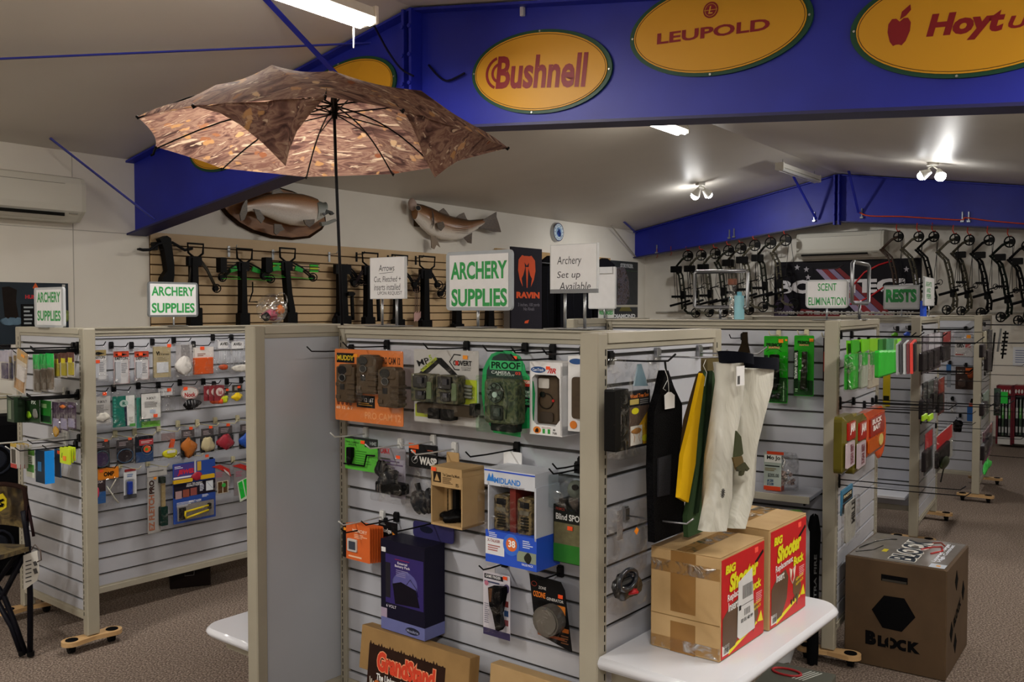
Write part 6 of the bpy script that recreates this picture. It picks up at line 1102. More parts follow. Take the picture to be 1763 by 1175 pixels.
# sacks between the cartons and the first receding stand
def standing(px, ybase, depth, yt): b0 = at(px, ybase, depth); t = at(px, yt, depth); return b0, t
SW = noise_mat('white_sack', [(.3, '#a5a8ac'), (.7, '#c4c6ca')], 6, .6, 3, .5, .03)
c = at(1376, 1000, 4.0)
root = thing('white_sack', 'plump white plastic sack behind the two red cartons', 'sack', Matrix.Translation((c.x - .085, c.y + .03, 0)))
b = MB(); b.blob((0, 0, .36), .17, .08, .10, 3, .05, 18, 12); v = []
b = MB(); N = 20
prof = ((.06, .005), (.08, .08), (.14, .14), (.15, .25), (.155, .45), (.15, .60), (.11, .67), (.02, .68)); vv = []
for rr, z in prof:
    for i in range(N): a = 2 * math.pi * i / N; vv.append((rr * math.cos(a) * (1 + .05 * math.sin(3 * a + z * 14)), rr * .5 * math.sin(a), z + .01 * math.sin(5 * a)))
b.add(vv, [(k * N + i, k * N + (i + 1) % N, (k + 1) * N + (i + 1) % N, (k + 1) * N + i) for k in range(len(prof) - 1) for i in range(N)], 0, None, True); b.add(vv[:N], [tuple(range(N - 1, -1, -1))]); b.build('sack_body', SW, root)
b = MB(); b.box(-.06, -.05, .672, .10, .02, .684, ch=.004); b.build('green_seam', M('#5a9a2c'), root)
c = at(1403, 1000, 3.98)
root = thing('black_bag', 'tall slim black bag standing beside the white sack', 'bag', Matrix.Translation((c.x, c.y + .02, 0)))
b = MB(); vv = []
for rr, z in ((.022, .005), (.026, .06), (.024, .4), (.03, .60), (.02, .66), (.004, .67)):
    for i in range(N): a = 2 * math.pi * i / N; vv.append((rr * math.cos(a), rr * .7 * math.sin(a), z + .008 * math.sin(4 * a)))
b.add(vv, [(k * N + i, k * N + (i + 1) % N, (k + 1) * N + (i + 1) % N, (k + 1) * N + i) for k in range(5) for i in range(N)], 0, None, True); b.add(vv[:N], [tuple(range(N - 1, -1, -1))]); b.build('bag_body', BLACKM, root)
text('ULTRA FIRE', M('#5a5c60'), root, -.006, .006, .25, .5, .0, rot=90, bold=.02, T=Matrix(((1, 0, 0, 0), (0, 0, -1, -.024), (0, 1, 0, 0), (0, 0, 0, 1))))
# black crate under the stand by the air conditioner
q = on_z(328, 1012, 0)
m = Matrix(((.92, -.38, 0, q.x), (.38, .92, 0, q.y), (0, 0, 1, 0), (0, 0, 0, 1)))
root = thing('storage_box', 'dark box with a metal label frame under the slat-wall stand', 'box', m)
b = MB(); b.box(-.11, 0, .001, .11, .3, .155, ch=.004); b.build('box_body', M('#1a1210', 'p'), root)
b = MB(); b.tube([(-.03, -.003, .07), (.02, -.003, .07), (.02, -.003, .105), (-.03, -.003, .105)], .003, 6, closed=True); b.build('label_frame', M('#8a8c90', 'c'), root)
# arrow display racks against the bow wall
def rack(px0, px1, lab):
    a, zt_ = FB.uz(px0, 664, .22); c_, _ = FB.uz(px1, 664, .22); zb_ = FB.uz((px0 + px1) / 2, 766, .22)[1]; w = c_ - a
    root = thing('arrow_rack', lab, 'display rack', FB.mat(a, max(.0, zb_ - .0), .22)); hh = zt_ - zb_
    b = MB(); b.box(0, .002, -.2, w, hh * .12, 0); b.box(0, hh * .12, -.2, w, hh, -.17); b.build('cabinet', M('#c4c4c2'), root)
    for x in (-.002, w - .018): b = MB(); b.box(x, .002, -.2, x + .02, hh, .003); b.build('side_post', M('#5c1220'), root)
    b = MB(); b.box(0, hh * .84, -.18, w, hh, .002); b.build('top_sign', M('#7a1420'), root)
    for k in range(5): b = MB(); b.blob((w * (.15 + .17 * k), hh * .90, .004), w * .06, hh * .035, .002, k, .1); b.build('white_logo', M('#dcdad6'), root)
    for k in range(4):
        x = w * (.14 + .2 * k); b = MB(); b.box(x, hh * .15, -.15, x + w * .14, hh * .78, -.01, ch=.004); o = b.build('arrow_box', M(('#26282a', '#3a4a3c', '#26282a', '#6a6c6c')[k]), root)
        q = MB(); q.box(x + .002, hh * .44, -.0095, x + w * .13, hh * .62, -.008); q.build('green_label', M('#4a9a3c' if k % 2 else '#b8bab8'), o)
        q = MB(); q.box(x + .002, hh * .2, -.0095, x + w * .13, hh * .30, -.008); q.build('silver_label', M('#a8aaaa'), o)
        q = MB(); q.box(x + w * .05, hh * .5, -.0078, x + w * .08, hh * .76, -.006); q.build('shaft_print', M('#dcdedc'), o)
rack(1716, 1744, 'arrow display rack with maroon frame, partly behind hanging packs'); rack(1745, 1776, 'arrow display rack with maroon frame, cut by the picture edge')
pk(FB, (1744, 598, 1775, 631), .01, 'paper_notice', 'notice', 'sheet of white paper with faint lines on the bow wall', [('b', 'sheet', '#dfe2e8', 1744, 598, 1775, 631, 0, .002, 0), ('l', '#8a94b0', 1748, 602, 1772, 626, 6, .0022)], hk=None)
# ================================================================ oval signs on the near beam
def oval(cx, cy, ang, label, build, w=None, h=None, out=.03):
    u, z = FB1.uz(cx, cy, out); root = thing('oval_sign', label, 'sign', FB1.mat(u, z, out - .022) @ Matrix.Rotation(R(ang), 4, 'Z'))
    W2, H2 = w / 2, h / 2; N = 56
    for nm, k, z0, z1, mm in (('rim', 1.0, 0, .014, M('#1c4a34', 'p')), ('face', .925, .014, .019, M('#dca024', 'p', .04, 3)), ):
        b = MB(); b.prism([(W2 * (k if nm == 'rim' else 1 - (1 - k) * H2 / W2 * 1.6) * math.cos(2 * math.pi * i / N), H2 * k * math.sin(2 * math.pi * i / N)) for i in range(N)], z0, z1); b.build(nm, mm, root)
    b = MB(); b.tube([(W2 * .925 * math.cos(2 * math.pi * i / N), H2 * .885 * math.sin(2 * math.pi * i / N), .0192) for i in range(N)], .0016, 5, closed=True); b.build('pinstripe', M('#5a3a14'), root)
    for a in (0, 180, 92, 268): b = MB(); b.cyl((W2 * .965 * math.cos(R(a)), H2 * .965 * math.sin(R(a)), .014), (0, 0, 1), .006, .005, .004, 8); b.build('screw', M('#b8b8b0', 'k'), root)
    build(root, W2, H2); return root
MAR = M('#8c1a22', 'p', .03)
ul, _ = FB1.uz(803, 125, .03); ur, _ = FB1.uz(1048, 118, .03); _, zt_ = FB1.uz(925, 47, .03); _, zb_ = FB1.uz(910, 198, .03)
OW, OH = (ur - ul) * .985, (zt_ - zb_) * .97
print('oval', OW, OH)
def s_bush(root, w, h):
    text('Bushnell', MAR, root, -w * .60, w * .68, -h * .40, h * .40, .0205, bold=.03)
    b = MB()
    for r0, r1 in ((.30, .36), (.16, .22)):
        pts = [(-w * .55 + r1 * w * math.cos(R(a)) * .62, r1 * h * 1.15 * math.sin(R(a))) for a in range(110, 251, 10)] + [(-w * .55 + r0 * w * math.cos(R(a)) * .62, r0 * h * 1.15 * math.sin(R(a))) for a in range(250, 109, -10)]
        b.prism(pts, .0192, .0205)
    b.build('arc_mark', MAR, root)
def s_leu(root, w, h):
    text('LEUPOLD', MAR, root, -w * .66, w * .58, -h * .20, h * .04, .0205, bold=.03)
    b = MB(); b.cyl((-w * .06, h * .38, .0192), (0, 0, 1), h * .17, h * .17, .0012, 24); b.build('round_emblem', MAR, root)
    b = MB(); b.tube([(-w * .06 + h * .13 * math.cos(i * math.pi / 12), h * .38 + h * .13 * math.sin(i * math.pi / 12), .0206) for i in range(24)], .0015, 5, closed=True); b.box(-w * .06 - h * .15, h * .372, .0205, -w * .06 + h * .15, h * .384, .0212); b.build('emblem_rings', M('#d8a030'), root)
    text('L', M('#d8a030'), root, -w * .06 - h * .05, -w * .06 + h * .05, h * .30, h * .46, .0213, bold=.02, shear=.2)
def s_hoyt(root, w, h):
    text('Hoyt', MAR, root, -w * .32, w * .30, -h * .34, h * .18, .0205, bold=.05, shear=.15); text('USA', MAR, root, w * .33, w * .70, -h * .20, h * .02, .0205, bold=.04, shear=.2)
    b = MB(); cx, cy = -w * .56, -h * .10; pts = [(0, .20), (.07, .26), (.15, .26), (.21, .17), (.21, .02), (.15, -.16), (.08, -.24), (.03, -.22), (-.03, -.22), (-.08, -.24), (-.15, -.16), (-.21, .02), (-.21, .17), (-.15, .26), (-.07, .26)]
    b.prism([(cx + x * h * .95, cy + y * h) for x, y in pts], .0192, .0205)
    b.prism([(cx, cy + .24 * h), (cx + .02 * h, cy + .38 * h), (cx + .16 * h, cy + .50 * h), (cx + .18 * h, cy + .40 * h), (cx + .1 * h, cy + .30 * h)], .0192, .0205); b.build('apple_mark', MAR, root)
oval(925, 123, -7, 'oval yellow sign with dark red lettering and arc mark, next to the ridge', s_bush, OW, OH)
oval(1231, 47, -3, 'oval yellow sign with small capitals under a round emblem', s_leu, OW, OH)
oval(1664, 36, -5, 'oval yellow sign with a dark red apple and slanted lettering', s_hoyt, OW, OH)
oval(590, 166, 8, 'blank-looking oval sign peeking over the umbrella top', lambda r, w, h: None, OW, OH)
oval(388, 236, 10, 'oval sign with only its lower rim showing under the umbrella', lambda r, w, h: None, OW, OH)
def cable(pts, r, col, label, name='cable'):
    b = MB(); P = [Vector(p) for p in pts]; Q = []
    for i in range(len(P) - 1):
        p0, p1, p2, p3 = P[max(i - 1, 0)], P[i], P[i + 1], P[min(i + 2, len(P) - 1)]
        for k in range(4):
            t = k / 4; Q.append(.5 * ((2 * p1) + (-p0 + p2) * t + (2 * p0 - 5 * p1 + 4 * p2 - p3) * t * t + (-p0 + 3 * p1 - 3 * p2 + p3) * t ** 3))
    Q.append(P[-1]); b.tube(Q, r, 6); o = b.build(name, mt(col)); tag(o, label, 'cable'); return o
cable([on_face(FB1, 643, 42, .34), on_face(FB1, 668, 88, .14), on_face(FB1, 690, 118, .13), on_face(FB1, 712, 131, .12)], .006, '#14142e', 'dark cable looping from the strip lamp to the beam ridge')
cable([on_face(FB1, 738, 112, .03), on_face(FB1, 756, 132, .03), on_face(FB1, 772, 139, .03), on_face(FB1, 800, 126, .03)], .006, '#14142e', 'dark cable drooping beside the arc-mark oval sign')
b = MB(); u, z = FB1.uz(900, 18, .02); b.box(-.012, -.03, 0, .012, .03, .02, ch=.003); o = b.build('cable_clip', M('#c8c8cc'), None, FB1.mat(u, z, .012)); tag(o, 'small white clip stuck high on the near beam', 'clip')
cable([on_face(FB2, x, y, .03) for x, y in ((1480, 366), (1497, 372), (1550, 373), (1600, 376), (1655, 379), (1662, 375), (1700, 380), (1768, 386))], .008, '#e2502c', 'orange extension cord strung along the far beam', 'extension_cord')
for i, (x, y) in enumerate(((1131, 428), (1256, 402), (1264, 400), (1402, 372), (1484, 366), (1657, 372), (1668, 372))):
    u, z = FB2.uz(x, y, .02); b = MB(); b.box(-.008, -.06, 0, .008, .05, .02, ch=.003); b.box(-.02, -.075, .0, .02, -.05, .03, ch=.003)
    o = b.build('beam_clamp', M('#9aa0a8', 'k'), None, FB2.mat(u, z, .011)); tag(o, 'small metal clamp ' + ('near the corner end of the far beam', 'over the fourth bow from the corner', 'paired with its twin over the fifth bow', 'where the far brace meets the beam', 'where the orange cord begins', 'where the orange cord kinks', 'just past the kink of the orange cord')[i], 'clamp', 'clamps on the far beam')

# ================================================================ eave wall: maple slat wall, fish, clock, air conditioner, posters
SW_ = bpy.data.objects.new('wall_left_slat_panel', None); link(SW_); struct(SW_)
uL, zT = FA.uz(260, 400, .03); uR, _ = FA.uz(868, 440, .03)
SW_.matrix_world = FA.mat(uL, 0, .0)
b = MB(); b.box(0, .4, .002, uR - uL, zT, .012); bk = b.build('backing', M('#4a3420', 'm'), SW_)
cache = {}; z = zT; first = True
while z > .5:
    hgt = .088 if first else .0665
    k = first
    if k not in cache:
        q = MB(); q.box(0, 0, 0, uR - uL, hgt, .014, ch=.002); cache[k] = q.mesh('slat'); cache[k].materials.append(SLATB)
    o = bpy.data.objects.new('slat', cache[k]); link(o); o.parent = bk; o.matrix_local = Matrix.Translation((0, z - hgt, .012))
    z -= hgt + .0097; first = False
WA_OFF = .028
PLQ = noise_mat('walnut_slice', [(.2, '#6e4422'), (.8, '#9c6a3c')], 7, .5, 6, stretch=(1, 4, 1))
def fishbody(fc, out, root, spine, cols, thick=.5, name='body', seed=1):
    """spine: [(px, py, half height px)] from tail to head; colours over the girth: back, side, belly"""
    x0, y0, _ = spine[0]; N = 20; v = []; ringc = []
    inv = root.matrix_world.inverted()
    for i, (px, py, hh) in enumerate(spine):
        u, z = fc.uz(px, py, out); zt2 = fc.uz(px, py - hh, out)[1] - z
        for k in range(N):
            a = 2 * math.pi * k / N; v.append(inv @ fc.pt(u, z + zt2 * math.sin(a), out + zt2 * thick * math.cos(a)))
    f = [(i * N + k, i * N + (k + 1) % N, (i + 1) * N + (k + 1) % N, (i + 1) * N + k) for i in range(len(spine) - 1) for k in range(N)]
    b = MB(); b.add(v, f, 0, None, True); b.add(v[:N], [tuple(range(N - 1, -1, -1))]); b.add(v[-N:], [tuple(range(N))])
    me = b.mesh(name); at_ = me.color_attributes.new('tone', 'FLOAT_COLOR', 'POINT')
    cl = [lin(c) for c in cols]
    for i in range(len(me.vertices)):
        k = (i % N) if i < len(v) else 0; a = 2 * math.pi * k / N; s = (math.sin(a) + 1) / 2
        t = (1 - s) * (len(cl) - 1); j = min(int(t), len(cl) - 2); w = t - j
        at_.data[i].color = tuple(cl[j][q] * (1 - w) + cl[j + 1][q] * w for q in range(3)) + (1,)
    m, nt, bs = _new('fish_skin'); ca = nt.nodes.new('ShaderNodeVertexColor'); ca.layer_name = 'tone'
    n = nt.nodes.new('ShaderNodeTexVoronoi'); n.inputs['Scale'].default_value = 90; mx = nt.nodes.new('ShaderNodeMix'); mx.data_type = 'RGBA'; mx.blend_type = 'MULTIPLY'; mx.inputs['Factor'].default_value = .45
    tc = nt.nodes.new('ShaderNodeTexCoord'); nt.links.new(tc.outputs['Object'], n.inputs['Vector']); nt.links.new(ca.outputs[0], mx.inputs['A']); nt.links.new(n.outputs['Distance'], mx.inputs['B'])
    mr = nt.nodes.new('ShaderNodeMapRange'); mr.inputs['From Max'].default_value = .5; mr.inputs['To Min'].default_value = .8; mr.inputs['To Max'].default_value = 1.2; nt.links.new(n.outputs['Distance'], mr.inputs['Value']); nt.links.new(mr.outputs['Result'], mx.inputs['B'])
    nt.links.new(mx.outputs['Result'], bs.inputs['Base Color']); bs.inputs['Roughness'].default_value = .25
    me.materials.append(m); o = bpy.data.objects.new(name, me); link(o); o.parent = root; return o
FIN = noise_mat('fish_fin', [(.3, '#33281a'), (.7, '#6a5436')], 30, .4, 4, stretch=(1, 6, 1))
# salmon on its slab
pk(FA, (376, 321, 577, 410), .03, 'mounted_fish', 'mounted fish', 'silver salmon with open hooked jaws on a bark-edged wooden slab',
   [('p', 'plaque', M('#2a1c10', 'm'), [(376, 362), (392, 380), (412, 394), (436, 404), (470, 411), (505, 411), (535, 405), (556, 388), (563, 375), (560, 350), (543, 343), (538, 336), (505, 325), (470, 320), (430, 330), (395, 345)], -.026, -.012),
    ('p', 'plaque_face', PLQ, [(380, 360), (396, 376), (414, 389), (436, 399), (470, 406), (503, 407), (530, 402), (551, 386), (560, 375), (556, 352), (541, 346), (535, 338), (505, 328), (470, 323), (430, 333), (398, 347)], -.012, .0),
    ('p', 'tail_fin', FIN, [(424, 350), (413, 343), (411, 340), (421, 340), (426, 346), (426, 370), (421, 384), (415, 386), (413, 375), (417, 362)], .09, .10),
    ('p', 'dorsal_fin', FIN, [(468, 338), (470, 327), (478, 319), (484, 326), (491, 334)], .08, .088), ('p', 'anal_fin', FIN, [(437, 364), (447, 365), (456, 378), (450, 387), (443, 380)], .09, .098), ('p', 'pelvic_fin', FIN, [(472, 386), (484, 386), (490, 395), (482, 398), (476, 405), (472, 402)], .12, .13), ('p', 'pectoral_fin', FIN, [(523, 374), (542, 371), (541, 379), (533, 386), (526, 382)], .165, .175)], hk=None)
sal = bpy.data.objects['mounted_fish']
fishbody(FA, .10, sal, [(423, 357, 9), (432, 355, 9), (442, 354, 13), (458, 354, 19), (478, 357, 25), (500, 360, 28), (520, 362, 28), (535, 363, 25), (545, 362, 20)], ['#4a3422', '#b07c54', '#dcc8b8', '#f2ece4', '#e0d8cc'])
fishbody(FA, .10, sal, [(540, 363, 19), (548, 363, 17), (556, 362, 13), (560, 358, 10)], ['#3a3e3a', '#8a928e', '#c2c8c4', '#c8c8c0'], .7, 'head')
pk_ops = [('p', 'upper_jaw', '#3a3c38', [(552, 349), (572, 353), (576, 357), (572, 360), (568, 356), (558, 363)], .09, .12), ('p', 'lower_jaw', '#8a8e88', [(553, 375), (566, 372), (578, 366), (580, 370), (566, 378), (555, 382)], .09, .12), ('e', 'eye', GLS, 556, 357, 561, 362, .15, .158)]
def add_ops(root_name, fc, box, out, ops):
    """extra parts for an existing pack-like thing, measured the same way"""
    tmp = pk(fc, box, out, 'tmp', 'tmp', 'temporary %s %d' % (root_name, len(LABELS)), ops, hk=None); root = bpy.data.objects[root_name]
    for ch in [o for o in bpy.data.objects if o.parent == tmp]:
        ch.parent = root
    bpy.data.objects.remove(tmp)
add_ops('mounted_fish', FA, (376, 321, 577, 410), .03, pk_ops)
# bass on the wall
pk(FA, (703, 352, 863, 432), .03, 'mounted_bass', 'mounted fish', 'striped brown fish with raised head and forked tail, fixed straight on the wall',
   [('b', 'wall_block', M('#4a3a28', 'm'), 722, 372, 760, 396, -.028, .05, .01), ('p', 'tail_fin', FIN, [(826, 380), (834, 371), (846, 362), (855, 355), (855, 364), (859, 376), (863, 391), (850, 392), (832, 388), (824, 388)], .07, .08), ('p', 'dorsal_fin', FIN, [(752, 372), (758, 366), (764, 361), (769, 366), (778, 377)], .07, .078), ('p', 'dorsal_fin', FIN, [(784, 376), (792, 368), (799, 364), (803, 373), (808, 380)], .07, .078), ('p', 'anal_fin', FIN, [(799, 408), (813, 398), (812, 417), (806, 416)], .07, .078), ('p', 'pelvic_fin', '#8a7a68', [(742, 410), (750, 410), (758, 428), (752, 424), (748, 432), (743, 430)], .09, .098), ('p', 'pectoral_fin', FIN, [(752, 388), (763, 384), (766, 392), (760, 400), (754, 396)], .16, .17)], hk=None)
bass = bpy.data.objects['mounted_bass']
fishbody(FA, .09, bass, [(832, 383, 6), (822, 386, 8), (808, 391, 12), (793, 394, 18), (776, 393, 21), (758, 389, 23), (740, 381, 24), (726, 372, 20), (714, 364, 14)], ['#2a1e12', '#6a4426', '#94683e', '#e2dace', '#f4efe8'], .55)
add_ops('mounted_bass', FA, (703, 352, 863, 432), .03, [('o', 'lip', '#b09a90', 704, 352, 716, 372, .05, .12, 4, .08), ('e', 'eye', GLS, 717, 363, 724, 370, .145, .152), ('r', 'eye_ring', '#b8b0a0', 716, 362, 725, 371, .146, .002), ('p', 'gill_line', '#3a2a1c', [(744, 366), (747, 374), (748, 388), (744, 398), (746, 388), (745, 376)], .15, .154)] + [('w', 'stripe', '#2a1c10', [(756, 380 + 4 * i), (780, 385 + 4 * i), (806, 387 + 3 * i)], .135 - .006 * abs(i - 2), .0014) for i in range(5)])
# clock
u, z = FA.uz(960, 400, .03); ra = abs(FA.uz(960, 383, .03)[1] - z)
CK = thing('wall_clock', 'round silver-rimmed clock with a blue centre', 'clock', FA.mat(u, z, .002))
b = MB(); b.cyl((0, 0, 0), (0, 0, 1), ra, ra * .93, .045, 36); b.build('case', M('#a8aaac', 'c'), CK)
b = MB(); b.cyl((0, 0, .045), (0, 0, 1), ra * .84, ra * .84, .002, 36); b.build('dial', M('#cfe0ec', 'p'), CK)
b = MB(); b.cyl((0, 0, .047), (0, 0, 1), ra * .5, ra * .5, .001, 28); b.blob((.01, -.01, .048), ra * .3, ra * .36, .001, 4, .3, m=1); b.build('centre_print', [M('#8fb4dc'), M('#27459a')], CK)
b = MB()
for k in range(12): a = R(30 * k); b.bar((ra * .62 * math.cos(a), ra * .62 * math.sin(a), .048), (ra * .76 * math.cos(a), ra * .76 * math.sin(a), .048), ra * .06, .002)
b.build('hour_marks', M('#27459a'), CK)['kind'] = 'stuff'
for a, ln in ((R(118), .45), (R(-50), .66)): b = MB(); b.bar((0, 0, .051), (ra * ln * math.cos(a), ra * ln * math.sin(a), .051), ra * .06, .002); b.build('hand', M('#141c3c'), CK)
# air conditioners
def aircon(fc, box, out, label, side_open=1):
    x0, y0, x1, y1 = box; uc, zt_ = fc.uz((x0 + x1) / 2, y0, out); u0, u1 = fc.uz(x0, (y0 + y1) / 2, out)[0], fc.uz(x1, (y0 + y1) / 2, out)[0]; zb_ = fc.uz((x0 + x1) / 2, y1, out)[1]
    w, h, d = u1 - u0, zt_ - zb_, out
    root = thing('air_conditioner', label, 'air conditioner', fc.mat(u0, zb_, 0))
    prof = [(0, .0), (d * .55, .0), (d * .8, h * .12), (d * .97, h * .22), (d, h * .35), (d, h * .82), (d * .9, h * .95), (d * .6, h), (0, h)]
    T = Matrix(((0, 0, 1, 0), (0, 1, 0, 0), (1, 0, 0, 0), (0, 0, 0, 1)))
    b = MB(); b.prism([(p[0] + .002, p[1]) for p in prof], .03, w - .03, 0, T); b.build('casing', M('#cfcdc2', 'p', .02, 2), root)
    for a_, c_ in ((0, .032), (w - .032, w)):
        b = MB(); b.prism([(p[0] * (.985) + .002, p[1] * .99 + h * .005) for p in prof], a_, c_, 0, T); b.build('end_cover', M('#c6c4b8', 'p', .02, 2), root)
    b = MB(); b.box(.05, h * .80, d - .002, w * .82, h * .81, d + .003); b.build('panel_seam', M('#77756c'), root)
    b = MB(); b.box(.06, h * .10, d * .70, w * .82, h * .17, d * .955); b.build('air_slot', M('#1c1c1a', 'm'), root)
    b = MB(); b.prism([(d * .70, h * .04), (d * .90, h * .10), (d * .92, h * .13), (d * .72, h * .075)], .06, w * .82, 0, T); b.build('louvre', M('#d0cec4'), root)
    b = MB(); b.box(w * .86, h * .16, d * .93, w * .93, h * .175, d * .98); b.build('badge', M('#8c8a80'), root)
    return root
aircon(FA, (-70, 292, 148, 374), .21, 'large cream air conditioner high on the eave wall')
aircon(FB, (1371, 398, 1521, 444), .22, 'cream air conditioner under the far roof beam')
# dark hunting poster behind the short sign
pk(FA, (-4, 487, 118, 592), .008, 'poster', 'poster', 'dark teal hunting poster with red lettering', [('b', 'sheet', M('#1b2833', 'p', .5, 6), -4, 487, 118, 592, -.006, 0, 0), ('p', 'vest_figure', M('#1c1512', 'p', .5, 20), [(4, 496), (16, 494), (30, 500), (28, 520), (32, 545), (20, 553), (8, 545), (6, 520)], 0, .001), ('b', 'black_panel', '#0d0e10', 36, 524, 62, 566, 0, .001, 0), ('t', 'HUNTWAVE', '#c03038', 44, 508, 92, 515, .0012, .05), ('l', '#a8b0b4', 41, 526, 58, 560, 5, .0014), ('p', 'flame', '#d8602a', [(57, 496), (62, 487), (67, 496), (62, 500)], 0, .001), ('o', 'foliage', M('#7a8c4a', 'p', .5, 60), 108, 534, 119, 554, 0, .002, 3, .3), ('o', 'pale_smoke', M('#5a7488', 'p', .4, 20), 2, 546, 40, 560, 0, .0012, 8, .2), ('b', 'corner_pin', '#c8c8c4', 108, 489, 113, 493, 0, .003, 0)], hk=None)
pk(FA, (-4, 594, 19, 640), .008, 'poster', 'poster', 'lower poster with icy blue scene partly hidden by the stand', [('b', 'sheet', M('#5c7484', 'p', .5, 12), -4, 594, 19, 640, -.006, 0, 0), ('b', 'dark_band', '#141214', -4, 594, 19, 602, 0, .001, 0), ('b', 'red_label', '#8a2838', 12, 604, 19, 612, 0, .001, 0)], hk=None)
# tall banner with winged emblem
pk(FA, (880, 425, 934, 560), .30, 'banner_stand', 'banner', 'black banner with an orange winged emblem and RAVIN lettering',
   [('b', 'panel', M('#2a2830', 'p'), 880, 427, 933, 572, -.02, 0, 0), ('t', 'RAVIN', '#e2582c', 889, 503, 929, 514, .001, .06), ('t', '3 inches, 100 yards\nNo Rivals', '#77737c', 892, 522, 929, 535, .001, .01), ('p', 'foot_mark', '#e2582c', [(904, 553), (911, 551), (909, 557), (903, 557)], 0, .001)]
   + [('p', 'wing', '#e2582c', [(907 + s * 2, 442), (907 + s * 8, 440), (907 + s * 14, 448), (907 + s * 15, 466), (907 + s * 12, 482), (907 + s * 7, 494), (907 + s * 9, 480), (907 + s * 6, 474), (907 + s * 3, 462), (907 + s * 4, 452)], 0, .001) for s in (-1, 1)] + [('p', 'emblem_body', '#e2582c', [(905, 460), (910, 460), (909, 474), (908, 496), (907, 496), (906, 474)], 0, .001), ('p', 'emblem_head', '#e2582c', [(904, 441), (910, 441), (911, 452), (907, 458), (903, 452)], 0, .001)], hk=None)
# garment rail with dark clothes
root = thing('garment_rail', 'wooden garment rail behind the winged banner', 'rail', Matrix.Identity(4))
b = MB(); ua, za = FA.uz(864, 436, .12); ub, zb2 = FA.uz(1060, 452, .12)
T = FA.mat(ua, za, .12); b.box(0, -.06, -.115, ub - ua, .06, -.08, ch=.004); b.build('rail_board', CARDL, root, T)
b = MB(); b.tube([(.1, -.08, 0), (ub - ua - .1, -.08, 0)], .012, 8); b.build('rail_tube', M('#3a3a3c', 'k'), root, T)
for x in (.1, ub - ua - .1): b = MB(); b.tube([(x, -.08, -.09), (x, -.08, 0)], .01, 6); b.build('rail_bracket', M('#3a3a3c', 'k'), root, T)
for i, (x0, x1, y0) in enumerate(((934, 970, 441), (965, 1000, 446), (995, 1030, 448), (1028, 1058, 445))):
    pk(FA, (x0, y0, x1, 620), .03 + .08 * (i % 2), 'hanging_garment', 'garment', ['black garment beside the winged banner', 'black garment behind the handwritten set up sign', 'navy black garment between the two white boards', 'black garment next to the camouflage poster'][i], [('p', 'shoulders', M(('#0d0d10', '#111116', '#0f1016', '#15141a')[i], 'm'), [(x0, y0 + 10), (x0 + 12, y0), (x1 - 12, y0), (x1, y0 + 10), (x1, 620), (x0, 620)], 0, .05), ('w', 'fold', M('#1e1e26', 'm'), [(x0 + 10, y0 + 12), (x0 + 8, 520), (x0 + 11, 610)], .05, .006), ('w', 'fold', M('#1e1e26', 'm'), [(x0 + 24, y0 + 12), (x0 + 22, 520), (x0 + 25, 610)], .05, .006)], hk=None)
pk(FA, (1048, 450, 1098, 552), .02, 'poster', 'poster', 'camouflage bow poster lettered DIAMOND by the room corner', [('b', 'sheet', M('#2c3034', 'p', .5, 10), 1048, 450, 1098, 552, -.006, 0, 0), ('p', 'bow_print', camo('poster_camo', ['#1c1a1c', '#4a3c34', '#6a6470', '#2a2c34'], 30), [(1060, 462), (1074, 458), (1082, 480), (1084, 510), (1078, 525), (1062, 526), (1064, 495)], 0, .001), ('t', 'STRYKER', '#b8bcc0', 1068, 454, 1090, 461, .0012, .05), ('w', 'green_rule', '#4a9a3a', [(1079, 466), (1097, 466)], .001, .001), ('b', 'pale_gap', '#b8b4a8', 1048, 525, 1098, 529, 0, .001, 0), ('t', 'DIAMOND', '#e8eaec', 1056, 541, 1094, 548, .0012, .05), ('p', 'grass_print', '#6a6430', [(1066, 536), (1070, 529), (1084, 529), (1088, 536)], 0, .001)], hk=None)

